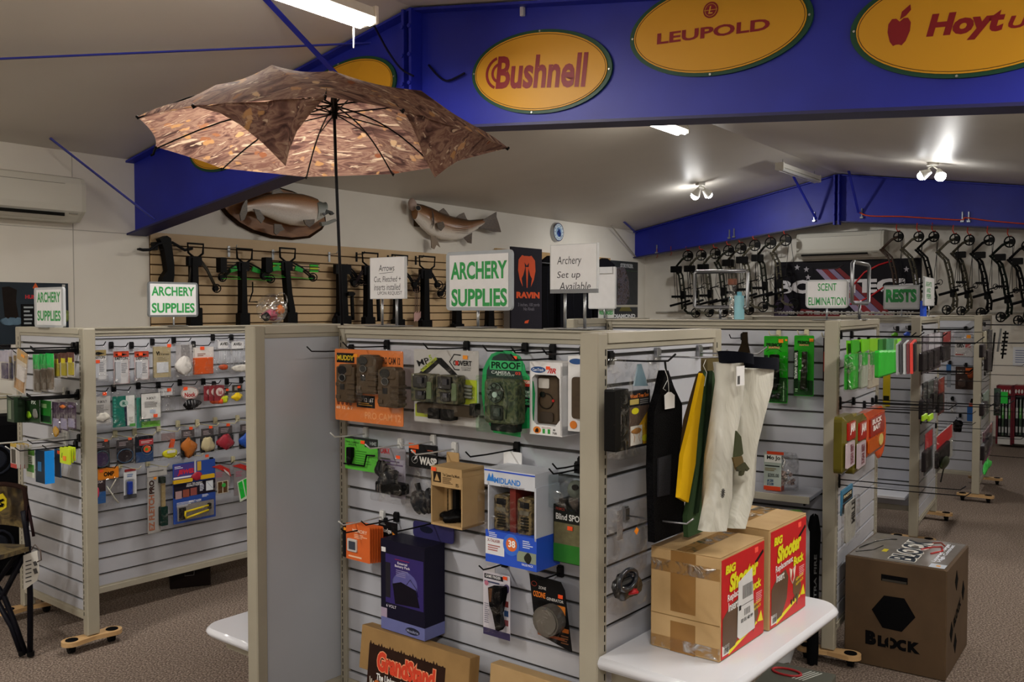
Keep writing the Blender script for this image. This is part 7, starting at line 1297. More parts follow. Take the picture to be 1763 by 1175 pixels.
# ================================================================ crossbows on the maple slats
XB = M('#09090a', 'p'); XD = M('#101013', 'p')
def xbow(x, yt, yb, lab, sw=(-40, 40), cam=60, limb='#23221e', green=False, scope=0, stir=True, foot=0, w=12, lean=0, out=.07, s=.78, strings=True):
    ops = []
    L_, R_ = sw
    xb = x + lean
    ops.append(('p', 'stock', XB, [(x - 5 * s, yt + 26), (x + 5 * s, yt + 26), (x + 6 * s + lean * .5, yt + 80), (xb + 7 * s, yt + 108), (xb + 8 * s, yb), (xb - 8 * s, yb), (xb - 6 * s, yt + 108), (x - 5 * s + lean * .5, yt + 80)], .0, .06))
    ops.append(('b', 'riser', XD, x - 12 * s, yt + 24, x + 12 * s, yt + 40, .01, .05, .01))
    if stir: ops += [('w', 'stirrup', XB, [(x - 2, yt + 26), (x - 12, yt + 18), (x - 13, yt + 2), (x + 14, yt + 2), (x + 13, yt + 18), (x + 4, yt + 26)], .03, .009)]
    for sgn, dx in ((-1, L_), (1, R_)):
        ex, ey = x + dx, yt + cam
        for o_ in (-2.2, 2.2): ops.append(('w', 'limb', mt(limb), [(x + sgn * 5, yt + 26 + o_), (x + dx * .55, yt + 26 + (cam - 26) * .38 + o_), (ex - sgn * 1, ey + o_)], .03, .008))
        if green: ops.append(('p', 'green_limb_cover', '#1fa838', [(x + dx * .35, yt + 26 + (cam - 26) * .2), (x + dx * .62, yt + 26 + (cam - 26) * .42), (x + dx * .6, yt + 30 + (cam - 26) * .52), (x + dx * .3, yt + 32 + (cam - 26) * .3)], .035, .05))
        ops += [('r', 'cam_wheel', XB, ex - 7, ey - 7, ex + 7, ey + 7, .03, .005), ('e', 'cam_hub', XB, ex - 4, ey - 4, ex + 4, ey + 5, .015, .045), ('w', 'cam_spoke', XB, [(ex - 7, ey), (ex + 7, ey)], .03, .003), ('w', 'cam_spoke', XB, [(ex, ey - 7), (ex, ey + 7)], .03, .003)]
    if strings:
        sc_ = '#2fc82f' if green else '#3a2a28'
        ops += [('w', 'string', sc_, [(x + L_, yt + cam + 2), (x + R_, yt + cam + 2)], .045, .0025), ('w', 'string', sc_, [(x + L_, yt + cam - 4), (x + R_, yt + cam + 5)], .03, .002)]
    ops += [('b', 'trigger_box', XB, xb - 10 * s, yt + 112, xb + 12 * s, yb, .01, .07, .01), ('o', 'grip', XB, xb - 17 * s, yt + 108, xb - 6 * s, yt + 132, .01, .05, int(x), .2)]
    if scope: ops += [('w', 'scope', XB, [(x + scope, yt + 75), (x + scope, yt + 84), (x + scope + 1, yt + 112), (x + scope + 1, yt + 120)], .06, .018), ('e', 'scope_bell', XB, x + scope - 6, yt + 70, x + scope + 6, yt + 78, .04, .09)]
    if foot: ops += [('w', 'foot_claw', XB, [(x + foot, yt + 58), (x + foot, yt + 75), (x + foot - 6, yt + 93), (x + foot + 8, yt + 93)], .04, .006)]
    return pk(FA, (x - 14, yt, x + 14, yb), out + .05 * (len(LABELS) % 2), 'crossbow', 'crossbow', lab, ops, hk=None)
xbow(337, 418, 574, 'bare-limbed crossbow partly behind the supplies sign', (-14, 36), 78, '#3a352c', w=14, s=.95, strings=False)
xbow(421, 427, 574, 'crossbow with green limb covers next to the clear globe', (-38, 45), 52, '#2a2a24', True, foot=14)
xbow(495, 426, 574, 'crossbow with green strings beyond the clear globe', (-40, 44), 50, '#2a2a24', True, lean=8)
xbow(592, 432, 574, 'crossbow hanging behind the umbrella pole', (18, 30), 52, '#1c1c1e', stir=False, scope=14, s=1.1, strings=False)
xbow(637, 434, 574, 'crossbow just before the arrow cutting sign', (-26, 34), 54, '#2a2226', scope=14)
xbow(688, 438, 574, 'crossbow mostly behind the arrow cutting sign', (-30, 30), 58, '#1c1c1e')
xbow(735, 440, 574, 'slim crossbow with forked limbs beside the large supplies sign', (-20, 20), 50, '#1c1c1e', strings=False)
xbow(790, 446, 574, 'crossbow hidden behind the large supplies sign', (-30, 30), 60, '#1c1c1e', strings=False)
xbow(846, 450, 574, 'last crossbow before the winged banner', (-20, 20), 60, '#1c1c1e', strings=False)
pk(FA, (275, 406, 300, 452), .05, 'crossbow_end_on', 'crossbow', 'end-on crossbow with swept limbs at the edge of the maple slats', [('p', 'stock', XB, [(276, 412), (288, 406), (295, 410), (300, 455), (300, 474), (296, 500), (276, 500), (280, 478), (288, 466), (283, 430)], .0, .06), ('w', 'limb', '#1b1b1e', [(284, 418), (272, 421), (258, 432), (246, 433), (240, 432)], .05, .012), ('w', 'limb', '#1b1b1e', [(296, 417), (309, 424), (318, 429), (326, 427), (331, 425)], .05, .012), ('e', 'limb_tip', XB, 238, 430, 245, 434, .04, .06), ('b', 'wall_hook', XB, 267, 418, 272, 432, -.02, .04, .004), ('w', 'string', '#2a2a2c', [(244, 432), (330, 428)], .05, .002)], hk=None)
for i, (x0, y0) in enumerate(((384, 432), (462, 432))):
    pk(FA, (x0 - 4, y0 + 16, x0 + 30, y0 + 48), .12, 'arrow_quiver', 'quiver', ['black quiver across the green-covered crossbow', 'black quiver holding green-fletched bolts'][i], [('b', 'foam_block', XB, x0 - 4, y0 + 12, x0 + 7, y0 + 38, 0, .06, .01)] + [('w', 'bolt', '#24242a', [(x0 + 6, y0 + 20 + 5 * k), (x0 + (88 if i else 24), y0 + 20 + 5 * k)], .04, .004) for k in range(3)] + [('b', 'fletching', c, x0 + q, y0 + 20 + 5 * k, x0 + q + 14, y0 + 24 + 5 * k, .03, .04, 0) for k, c in enumerate(('#36c82c', '#b8c82c', '#36c82c')) for q in ((8, 72) if i else ())], hk=None)
pk(FA, (712, 505, 726, 560), .12, 'bolt_bundle', 'arrows', 'bundle of pink-nocked arrows hanging by the forked crossbow', [('w', 'arrow', '#8a6a5a', [(714 + 4 * k, 478), (716 + 3.4 * k, 556)], .01, .0026) for k in range(4)] + [('p', 'fletching', '#c8a09a', [(713 + 4 * k, 540), (717 + 4 * k, 536), (717 + 4 * k, 552), (713 + 4 * k, 554)], .008, .012) for k in range(4)], hk=None)
for i, (x, y) in enumerate(((394, 430), (470, 436), (567, 440), (614, 440), (668, 445), (716, 446), (388, 560))):
    if i == 6: continue
    u, z = FA.uz(x, y, .03); b = MB(); b.box(-.012, -.06, 0, .012, .03, .004, ch=.001); b.tube([(0, .01, .004), (0, .012, .10), (0, .035, .11)], .004, 6)
    o = b.build('slat_hook', M('#a8aaac' if i < 3 else '#141416', 'k' if i < 3 else 'p'), None, FA.mat(u, z, .0275)); tag(o, ['silver faceout hook above the green-covered crossbow', 'silver faceout hook above the globe', 'silver faceout hook left empty beside the umbrella pole'][i] if i < 3 else ['', '', '', 'black hook over the scoped crossbow', 'black hook over the arrow cutting sign', 'black hook over the forked crossbow'][i], 'hook')
# ================================================================ bows under the far beam, banner on the bow wall
BOWG = camo('bow_camo', ['#0b0c08', '#26261a', '#57503c', '#121310'], 30); BOWK = M('#0a0a0b', 'p')
def bow(x, y, lab, kind, mat, sc=1.0, hookcol='#c83a2a', quiver=True):
    """px template hanging from its top cam at (x, y)"""
    P = lambda a, b_: (x + a * sc, y + b_ * sc)
    if kind == 'r':      # limb pocket towards the ridge, riser swinging back
        up = [P(0, 0), P(-12, 5), P(-29, 21)]; rz = [P(-29, 21), P(-14, 36), P(-7, 60), P(-3, 84), P(3, 104), P(2, 118)]; lo = [P(2, 118), P(-4, 124), P(-14, 119)]; c2 = P(-12, 122)
    else:
        up = [P(0, 0), P(-10, 6), P(-20, 18)]; rz = [P(-20, 18), P(-12, 34), P(-9, 58), P(-7, 78), P(-6, 92)]; lo = [P(-6, 92), P(0, 98), P(12, 100)]; c2 = P(14, 98)
    cam = .0
    ops = []
    for o_ in (-.9, .9): ops.append(('w', 'limb', mat, [(a, b_ + o_) for a, b_ in up], .03, .011)); ops.append(('w', 'limb', mat, [(a, b_ + o_) for a, b_ in lo], .03, .011))
    n = len(rz)
    left = [(a - 3.2 * sc, b_) for a, b_ in rz]; right = [(a + 3.0 * sc, b_) for a, b_ in rz]
    for side in (left, right): ops.append(('w', 'riser_rail', mat, side, .03, .013))
    for k in range(n - 1):
        for t in (.2, .7):
            ax = rz[k][0] * (1 - t) + rz[k + 1][0] * t; ay = rz[k][1] * (1 - t) + rz[k + 1][1] * t
            ops.append(('w', 'riser_bridge', mat, [(ax - 3.2 * sc, ay + 1), (ax + 3.0 * sc, ay - 1)], .03, .009))
    mid = rz[len(rz) // 2]
    ops.append(('b', 'grip', BOWK, mid[0] - 4 * sc, mid[1] + 2, mid[0] + 3 * sc, mid[1] + 16 * sc, .0, .06, .01))
    for cx, cy, r_ in ((x, y, 8.5 * sc), (c2[0], c2[1], 7.5 * sc)):
        ops += [('r', 'cam', BOWK, cx - r_, cy - r_, cx + r_, cy + r_, .03, .008), ('e', 'cam_body', BOWK, cx - r_ * .1, cy - r_ * .6, cx + r_ * .9, cy + r_ * .5, .02, .045), ('w', 'cam_spoke', BOWK, [(cx - r_, cy), (cx + r_, cy)], .03, .006), ('w', 'cam_spoke', BOWK, [(cx, cy - r_), (cx, cy + r_)], .03, .006)]
    ops += [('w', 'string', '#1b1b1c', [(x + 8 * sc, y + 2), (c2[0] + 8 * sc, c2[1])], .03, .003), ('w', 'cable', '#1b1b1c', [(x + 5 * sc, y + 4), (mid[0] + 9 * sc, mid[1]), (c2[0] + 5 * sc, c2[1])], .03, .003)]
    ops += [('w', 'sight_arm', BOWK, [(mid[0], mid[1]), (mid[0] + 15 * sc, mid[1] - 4)], .06, .008), ('r', 'sight_ring', BOWK, mid[0] + 11 * sc, mid[1] - 10, mid[0] + 19 * sc, mid[1] - 1, .07, .004)]
    if quiver:
        q = (x - 22 * sc, y + 22 * sc) if kind == 'l' else (x - 16 * sc, y + 24 * sc)
        ops += [('b', 'quiver_hood', BOWK, q[0] - 8 * sc, q[1] - 5 * sc, q[0] + 10 * sc, q[1] + 6 * sc, .05, .085, .01)] + [('w', 'quiver_rod', BOWK, [(q[0] + 2 * k, q[1] + 5), (q[0] + 2 * k + 3, q[1] + 52 * sc)], .08, .004) for k in (-1, 1)] + [('b', 'quiver_clip', BOWK, q[0] - 6 * sc, q[1] + 46 * sc, q[0] + 12 * sc, q[1] + 50 * sc, .05, .1, .006)]
    st = P(-26, 96) if kind == 'r' else P(-30, 86)
    ops += [('w', 'stabilizer', BOWK, [st, (st[0] + 34 * sc, st[1] - 9 * sc)], .05, .017)]
    ops += [('w', 'red_hook', hookcol, [(x - 3, y - 24 * sc if kind == 'r' else y - 16), (x - 4, y - 14), (x - 1, y - 9), (x + 3, y - 10)], .03, .006)]
    return pk(FB2, (x - 30 * sc, y - 10, x + 14 * sc, y + 124 * sc), .10 * (len(LABELS) % 2), 'compound_bow', 'bow', lab, ops, hk=None)
names = ['first camouflage bow counted from the room corner', 'second bow from the room corner, with black limbs', 'third bow from the room corner', 'fourth bow from the room corner', 'fifth bow from the room corner', 'sixth bow from the room corner, tan camouflage', 'seventh bow from the room corner', 'eighth bow from the room corner, beside the air conditioner']
for i, (x, y, s) in enumerate(((1184, 441, 1.0), (1207, 440, 1.0), (1231, 437, 1.03), (1254, 432, 1.05), (1275, 428, 1.08), (1299, 423, 1.08), (1326, 419, 1.1), (1352, 414, 1.12))):
    bow(x, y, names[i], 'l', BOWG if i % 3 else M('#1e2018', 'p', .4, 40), s, quiver=i % 4 != 3)
names = ['bronze camouflage bow nearest the air conditioner on its far side', 'olive camouflage bow second from the air conditioner', 'all-black bow above the edge of the flag banner', 'camouflage bow above the thin edge-on sign', 'bow with a large round sight ring', 'black bow with a wide quiver block', 'green-black bow with long curved riser', 'last dark bow at the picture edge']
names[-1] = 'last dark bow, cut by the edge of the view'
for i, (x, y, s) in enumerate(((1546, 408, .98), (1581, 408, .98), (1607, 408, 1.0), (1643, 412, 1.0), (1668, 414, 1.0), (1702, 414, 1.02), (1737, 417, 1.06), (1767, 424, 1.05))):
    bow(x, y, names[i], 'r', (M('#3a2a20', 'p', .4, 40), BOWG, BOWK, BOWG, BOWG, BOWK, M('#16201a', 'p', .3, 30), BOWK)[i], s, quiver=i >= 4)
for i, x in enumerate((1131, 1155)):
    u, z = FB2.uz(x, 432 - 4 * i, .03); b = MB(); b.tube([(0, .03, 0), (0, -.02, 0), (.012, -.07, 0), (-.005, -.10, 0)], .005, 6); o = b.build('empty_red_hook', M('#a83428'), None, FB2.mat(u, z, .03)); tag(o, ['empty red hook closest to the room corner', 'empty red hook next to the first camouflage bow'][i], 'hook')
# the flag banner
pk(FB, (1333, 448, 1586, 549), .01, 'wall_banner', 'banner', 'black flag-patterned banner with big white lettering on the bow wall',
   [('b', 'sheet', M('#15131a', 'p', .4, 5), 1333, 448, 1586, 549, -.006, 0, 0)] +
   [('p', 'stripe', c, [(1404 + d, 463), (1412 + d, 461), (1500 + d * 1.4, 549), (1484 + d * 1.4, 549)], .0002 + i * .0003, .0008 + i * .0003) for i, (d, c) in enumerate(((0, '#9a8cac'), (10, '#8c1c24'), (21, '#8a7ca0'), (33, '#7c1820')))] +
   [('p', 'red_corner', '#701a20', [(1380, 532), (1440, 540), (1470, 549), (1370, 549)], .0002, .001), ('p', 'pale_field', '#4a3f58', [(1334, 520), (1352, 505), (1368, 530), (1352, 549), (1334, 549)], .0002, .0009)] +
   [('p', 'star', '#b8b4bc', [(sx, sy - 5), (sx + 1.5, sy - 1.5), (sx + 5, sy - 1), (sx + 2, sy + 1), (sx + 3, sy + 5), (sx, sy + 2.5), (sx - 3, sy + 5), (sx - 2, sy + 1), (sx - 5, sy - 1), (sx - 1.5, sy - 1.5)], .0003, .0012) for sx, sy in ((1388, 462), (1391, 476), (1372, 458), (1560, 466), (1575, 478))] +
   [('t', 'BOWTECH', '#e4e2e6', 1338, 481, 1584, 505, .003, .05), ('t', 'TAKING THE ARCH OUT OF ARCHERY', '#dcdade', 1338, 536, 1574, 542, .002, .04), ('w', 'bow_curve', '#c8262c', [(1534, 452), (1512, 458), (1488, 470), (1470, 490), (1464, 502)], .004, .012), ('w', 'bow_curve', '#c8262c', [(1464, 524), (1480, 520), (1500, 510), (1524, 494)], .004, .012), ('w', 'bow_riser', '#3a3438', [(1408, 462), (1440, 462), (1452, 456)], .003, .008)], hk=None)
b = MB(); u, z = FB.uz(1130, 538, .01); b.box(0, -.01, 0, 6.5, .01, .03, ch=.003); o = b.build('trim_8', M('#a8a49a'), None, FB.mat(u, z, .001)); struct(o)

# ================================================================ signs standing on the stands
def sign(fc, box, out, label, ops, frame='#a9acb0', post=(0,), foot_y=None, r=.012, board='#e6e6e8', fw=5, name='sign', rail_z=None, postcol='#a8abae', depth=.012):
    x0, y0, x1, y1 = box; uc, zt_ = fc.uz((x0 + x1) / 2, y0, out)
    o = [('b', 'frame', M(frame, 'k' if frame.startswith('#9') else 'p'), x0, y0, x1, y1, -depth, 0, r)] if frame else []
    o += [('b', 'board', board, x0 + fw, y0 + fw, x1 - fw, y1 - fw, 0, .0015, 0)]
    root = pk(fc, box, out, name, 'sign', label, o + ops, hk=None)
    inv = root.matrix_world.inverted()
    for px in post:
        u, z = fc.uz(px, y1, out); zr = rail_z
        b = MB(); p0 = inv @ fc.pt(u, z + .01, out - .006); p1 = inv @ fc.pt(u, zr + .002, out - .006); b.tube([p0, p1], .005, 8); b.build('post', M(postcol, 'k'), root)
    u, z = fc.uz(sum(post) / len(post), y1, out); m = inv @ fc.mat(u, rail_z + .001, out - .006)
    b = MB(); b.box(-.06 if len(post) == 1 else -.09, 0, -.035, .06 if len(post) == 1 else .09, .003, .045, ch=.001); b.build('foot_plate', M(postcol, 'k'), root, m)
    return root
G_ = '#2f9a4e'
sign(CF, (768, 432, 881, 535), -.02, 'largest green and white supplies sign, on the centre stand', [('t', 'ARCHERY', G_, 776, 450, 873, 481, .002, .035), ('t', 'SUPPLIES', G_, 777, 497, 873, 528, .002, .035)], '#a4aab0', (821,), rail_z=1.517, fw=6, r=.015)
sign(CF, (947, 420, 1028, 505), -.02, 'handwritten Archery Set up Available board on two posts', [('t', 'Archery', '#3a3a3e', 959, 441, 1001, 459, .0016, 0, 0, .15), ('t', 'Set up', '#3a3a3e', 959, 467, 999, 482, .0016, 0, 0, .15), ('t', 'Available', '#3a3a3e', 963, 486, 1017, 500, .0016, 0, 0, .15), ('b', 'grey_ledge', '#7c7e82', 947, 498, 1028, 505, 0, .008, 0)], '#c8cacc', (971, 1005), rail_z=1.517, fw=1.5, r=.001)
sign(CF, (637, 443, 697, 515), -.02, 'handwritten board about arrows cut and fletched, on two posts', [('t', 'Arrows', '#2a2a2e', 652, 456, 679, 467, .0016, 0, 0, .15), ('w', 'underline', '#2a2a2e', [(653, 471), (677, 469)], .0018, .0008), ('t', 'Cut, Fletched +', '#2a2a2e', 644, 476, 690, 487, .0016, 0, 0, .1), ('t', 'inserts installed', '#2a2a2e', 644, 489, 689, 500, .0016, 0, 0, .1), ('t', 'UPON REQUEST', '#2a2a2e', 650, 502, 692, 509, .0016, 0, 0, .1)], '#d0d2d4', (656, 681), rail_z=1.517, fw=1.2, r=.002)
sign(LF, (255, 486, 341, 546), -.02, 'green and white supplies sign in front of the maple slat wall', [('t', 'ARCHERY', G_, 261, 494, 335, 510, .002, .03), ('t', 'SUPPLIES', G_, 261, 522, 335, 539, .002, .03)], '#9aa0a6', (300,), rail_z=1.489, fw=3.5, r=.015)
sign(LE, (59, 495, 109, 564), -.02, 'narrow-looking supplies sign in front of the dark teal poster', [('t', 'ARCHERY', G_, 64, 503, 104, 521, .002, .03), ('t', 'SUPPLIES', G_, 64, 535, 104, 553, .002, .03)], '#b8bcc0', (84,), rail_z=1.489, fw=4, r=.015)
sign(L1, (1387, 482, 1461, 531), -.02, 'white sign lettered SCENT ELIMINATION over the game calls', [('t', 'SCENT', G_, 1408, 488, 1440, 501, .002, .01), ('t', 'ELIMINATION', G_, 1392, 512, 1456, 526, .002, .01)], '#c4c8ca', (1423,), rail_z=1.527, fw=3, r=.02)
sign(L2, (1521, 491, 1583, 533), -.02, 'grey-framed sign lettered RESTS before the bow wall', [('t', 'RESTS', '#2a8c46', 1525, 498, 1578, 521, .002, .06)], '#9c9fa2', (1552,), rail_z=1.527, fw=2.5, r=.01, board='#c4c6c8')
sign(E2, (1592, 478, 1609, 527), -.02, 'sharply foreshortened sign beside the blue bottle', [('t', 'SIGHTS\nAND\nPEEPS', G_, 1594, 486, 1604, 515, .002, .02)], '#b4b8ba', (1601,), rail_z=1.527, fw=1, r=.01)
def empty_frame(fc, pts, out, label, post, rail_z):
    x0, y0, x1, y1 = pts; r = 3
    loop = [(x0 + r, y0), (x1 - r, y0), (x1, y0 + r), (x1, y1 - r), (x1 - r, y1), (x0 + r, y1), (x0, y1 - r), (x0, y0 + r), (x0 + r, y0)]
    root = pk(fc, pts, out, 'empty_sign_holder', 'sign frame', label, [('w', 'frame', M('#a0a2a6', 'k'), loop, 0, .009), ('w', 'inner_edge', M('#6c6e72', 'k'), [(x0 + 2, y0 + 3), (x1 - 2, y0 + 3), (x1 - 2, y1 - 3), (x0 + 2, y1 - 3), (x0 + 2, y0 + 3)], 0, .004)], hk=None)
    inv = root.matrix_world.inverted(); u, z = fc.uz(post, y1, out); b = MB(); b.tube([inv @ fc.pt(u, z, out), inv @ fc.pt(u, rail_z + .002, out)], .007, 8); b.build('post', M('#8c8e92', 'k'), root)
    b = MB(); b.box(-.05, 0, -.03, .05, .003, .03); b.build('foot_plate', M('#8c8e92', 'k'), root, inv @ fc.mat(u, rail_z + .001, out))
empty_frame(L1, (1196, 467, 1287, 530), -.02, 'wide empty sign frame in front of the hanging bows', 1240, 1.527)
empty_frame(E1, (1467, 453, 1496, 523), -.02, 'narrow empty sign frame on the end of the game-call stand', 1480, 1.527)
sign(L1, (1013, 460, 1060, 532), -.03, 'blank white board with a clipped header, beyond the set up sign', [('b', 'header', '#dcdde0', 1012, 460, 1054, 471, .0015, .01, .004), ('b', 'clip', '#8c8c8c', 1027, 464, 1031, 468, .01, .014, 0)], '#d4d6d8', (1040,), rail_z=1.527, fw=1.5, r=.008)
pk(L1, (1030, 531, 1057, 552), -.05, 'small_sign', 'sign', 'small pale sign with green letters under the blank board', [('b', 'board', '#c8ccc8', 1030, 531, 1057, 552, -.006, 0, .002), ('t', 'RELEASES', G_, 1032, 535, 1055, 542, .001, .04)], hk=None)
# bottles and tube on the rails
def bottle(fc, px, y0, y1, r, col, label, cap, rail_z, name='bottle'):
    u, zt_ = fc.uz(px, y0, -.02); h = zt_ - rail_z; root = thing(name, label, 'bottle', fc.mat(u, rail_z + .001, -.02))
    b = MB(); b.cyl((0, 0, 0), (0, 1, 0), r, r * .95, h * .86, 16); b.build('bottle_body', mt(col), root); b = MB(); b.cyl((0, h * .86, 0), (0, 1, 0), r * .5, r * .45, h * .14, 12); b.build('cap', mt(cap), root)
bottle(L1, 1273, 503, 543, .026, M('#9ad4e2', 'g'), 'light blue bottle on the rail inside the wide empty frame', '#6ab0c4', 1.527)
bottle(L2, 1590, 514, 546, .022, M('#2450c8', 'g'), 'bright blue bottle beside the RESTS sign', '#e8e8ea', 1.527)
u, zt_ = L1.uz(1261, 490, -.02); root = thing('clear_tube', 'tall clear tube with a brown cap on the rail', 'tube', L1.mat(u, 1.528, -.02)); b = MB(); b.cyl((0, 0, 0), (0, 1, 0), .022, .022, (zt_ - 1.53), 14); b.build('tube_body', clear('#ffffff', .5), root); b = MB(); b.cyl((0, zt_ - 1.53, 0), (0, 1, 0), .023, .023, .03, 14); b.build('cap', M('#7a4a38'), root)
# clear globe
u, z = LF.uz(468, 533, -.02); rg = 26.5 / 1570 * (LF.pt(u, z, -.02).y)
GB = thing('clear_globe', 'clear plastic globe holding pink and orange trinkets on the rail', 'globe', LF.mat(u, 1.490 + rg, -.02))
b = MB(); b.sphere((0, 0, 0), rg, 28, 18); b.build('globe_shell', clear('#ffffff', .55, .06), GB)
b = MB(); b.tube([(rg * .92 * math.cos(a) * .5 + rg * .52, rg * .5 * math.sin(a) + rg * .55, .03) for a in [i * math.pi / 8 for i in range(16)]], .004, 6, closed=True); b.build('opening_rim', clear('#ffffff', .8, .06), GB)
for nm, c, p, s, sd in (('pink_cloth', '#c8607a', (-.01, -.035, 0), (.05, .03, .04), 2), ('crimson_piece', '#8a2038', (.0, -.06, .01), (.05, .016, .03), 4), ('orange_badge', '#d8752c', (.045, -.005, .03), (.028, .03, .02), 1), ('black_part', '#17171a', (-.05, -.05, .01), (.03, .028, .03), 6)):
    k = rg / .1; b = MB(); b.blob(tuple(q * k for q in p), s[0] * k, s[1] * k, s[2] * k, sd, .2); b.build(nm, M(c), GB)

# ================================================================ umbrella
UM = camo('leaf_camo', ['#3a2620', '#7a5a46', '#a8876c', '#5c4038', '#c4a284'], 9, (1, 1, 1), .6)
def leafmat():
    m, nt, b = _new('leaf_print_nylon')
    tc = nt.nodes.new('ShaderNodeTexCoord')
    def N(t, **k):
        n = nt.nodes.new(t)
        for a, v in k.items(): n.inputs[a].default_value = v
        return n
    def ramp(src, els):
        r = nt.nodes.new('ShaderNodeValToRGB'); e = r.color_ramp.elements
        while len(e) < len(els): e.new(.5)
        for q, (p, c) in zip(e, els): q.position = p; q.color = lin(c)
        nt.links.new(src, r.inputs[0]); return r.outputs[0]
    def mixc(f, a, c):
        x = nt.nodes.new('ShaderNodeMix'); x.data_type = 'RGBA'; nt.links.new(f, x.inputs['Factor']); nt.links.new(a, x.inputs['A']); nt.links.new(c, x.inputs['B']); return x.outputs['Result']
    mp = nt.nodes.new('ShaderNodeMapping'); mp.inputs['Scale'].default_value = (4, 12, 9); mp.inputs['Rotation'].default_value = (.4, .3, .7); nt.links.new(tc.outputs['Object'], mp.inputs['Vector'])
    n1 = N('ShaderNodeTexNoise', Scale=1.6, Detail=8, Distortion=1.6); nt.links.new(mp.outputs[0], n1.inputs['Vector'])
    base = ramp(n1.outputs['Fac'], [(.34, '#4a3430'), (.45, '#7a5a50'), (.52, '#9c7c6a'), (.6, '#745248'), (.7, '#a88c78')])
    v1 = N('ShaderNodeTexVoronoi', Scale=15); v1.inputs['Randomness'].default_value = 1; wn = N('ShaderNodeTexNoise', Scale=14, Detail=3); nt.links.new(tc.outputs['Object'], wn.inputs['Vector']); av = nt.nodes.new('ShaderNodeMix'); av.data_type = 'RGBA'; av.blend_type = 'ADD'; av.inputs['Factor'].default_value = .09; nt.links.new(tc.outputs['Object'], av.inputs['A']); nt.links.new(wn.outputs['Color'], av.inputs['B']); nt.links.new(av.outputs['Result'], v1.inputs['Vector'])
    leaf = ramp(v1.outputs['Distance'], [(.24, '#ffffff'), (.30, '#000000')]); lc = ramp(v1.outputs['Color'], [(.3, '#b88a5c'), (.5, '#c89a70'), (.7, '#8a5238'), (.9, '#d8b48c')])
    gate = nt.nodes.new('ShaderNodeMath'); gate.operation = 'MULTIPLY'; sep = nt.nodes.new('ShaderNodeSeparateColor'); nt.links.new(v1.outputs['Color'], sep.inputs[0])
    st = nt.nodes.new('ShaderNodeMath'); st.operation = 'GREATER_THAN'; st.inputs[1].default_value = .3; nt.links.new(sep.outputs[0], st.inputs[0]); nt.links.new(leaf, gate.inputs[0]); nt.links.new(st.outputs[0], gate.inputs[1])
    c1 = mixc(gate.outputs[0], base, lc)
    mp2 = nt.nodes.new('ShaderNodeMapping'); mp2.inputs['Scale'].default_value = (6, 34, 22); mp2.inputs['Rotation'].default_value = (1.0, .2, -.6); nt.links.new(tc.outputs['Object'], mp2.inputs['Vector'])
    w = N('ShaderNodeTexNoise', Scale=1.5, Detail=3, Distortion=.6); nt.links.new(mp2.outputs[0], w.inputs['Vector'])
    twig = ramp(w.outputs['Fac'], [(.62, '#000000'), (.66, '#ffffff')]); tw = nt.nodes.new('ShaderNodeRGB'); tw.outputs[0].default_value = lin('#cdb49a')
    c2 = mixc(twig, c1, tw.outputs[0])
    nt.links.new(c2, b.inputs['Base Color']); b.inputs['Roughness'].default_value = .8; b.inputs['Specular IOR Level'].default_value = .15
    tl_ = nt.nodes.new('ShaderNodeBsdfTranslucent'); nt.links.new(c2, tl_.inputs[0]); ms = nt.nodes.new('ShaderNodeMixShader'); ms.inputs[0].default_value = .38
    out = nt.nodes['Material Output']; nt.links.new(b.outputs[0], ms.inputs[1]); nt.links.new(tl_.outputs[0], ms.inputs[2]); nt.links.new(ms.outputs[0], out.inputs['Surface'])
    return m
LEAF = leafmat()
hubY = 3.46
UR = thing('umbrella', 'open camouflage umbrella with drooping front panels on a thin black pole', 'umbrella', Matrix.Translation(at(590, 566, hubY)))
inv = UR.matrix_world.inverted(); A = lambda px, py, Y: inv @ at(px, py, Y)
apex = A(575, 146, hubY)
FARP = [(236, 201, 3.42), (268, 253, 3.70), (381, 290, 3.98), (527, 305, 4.12), (677, 300, 4.10), (752, 288, 3.98), (875, 255, 3.55)]
NEARP = [(236, 201, 3.42), (332, 182, 3.02), (560, 166, 2.82), (694, 190, 2.90), (822, 232, 3.12), (875, 255, 3.55)]
MIDN = [(236, 201, 3.42), (372, 146, 3.14), (468, 112, 3.06), (573, 122, 3.02), (725, 156, 3.12), (875, 255, 3.55)]
def gore(name, a, c, top, sag=.03, n=6, edge=.03, arch=.06):
    """one fabric panel between two rib tips, sagging slightly, its hem a shallow curve"""
    a, c = Vector(a), Vector(c); v = []
    for i in range(n + 1):
        t = i / n
        for k in range(n + 1):
            s = k / n; e = a.lerp(c, s); e = e.lerp(top, edge * 4 * s * (1 - s)); p = top.lerp(e, t)
            p = p + Vector((0, 0, arch * math.sin(math.pi * t) - sag * 4 * s * (1 - s) * t * .6)); v.append(p)
    b = MB(); b.add(v, [(i * (n + 1) + k, i * (n + 1) + k + 1, (i + 1) * (n + 1) + k + 1, (i + 1) * (n + 1) + k) for i in range(n) for k in range(n)], 0, None, True)
    return b.build(name, LEAF, UR)
fp = [A(*p) for p in FARP]
for p, q in zip(fp, fp[1:]): gore('canopy_panel', p, q, apex, .02, 7, .035, .05)
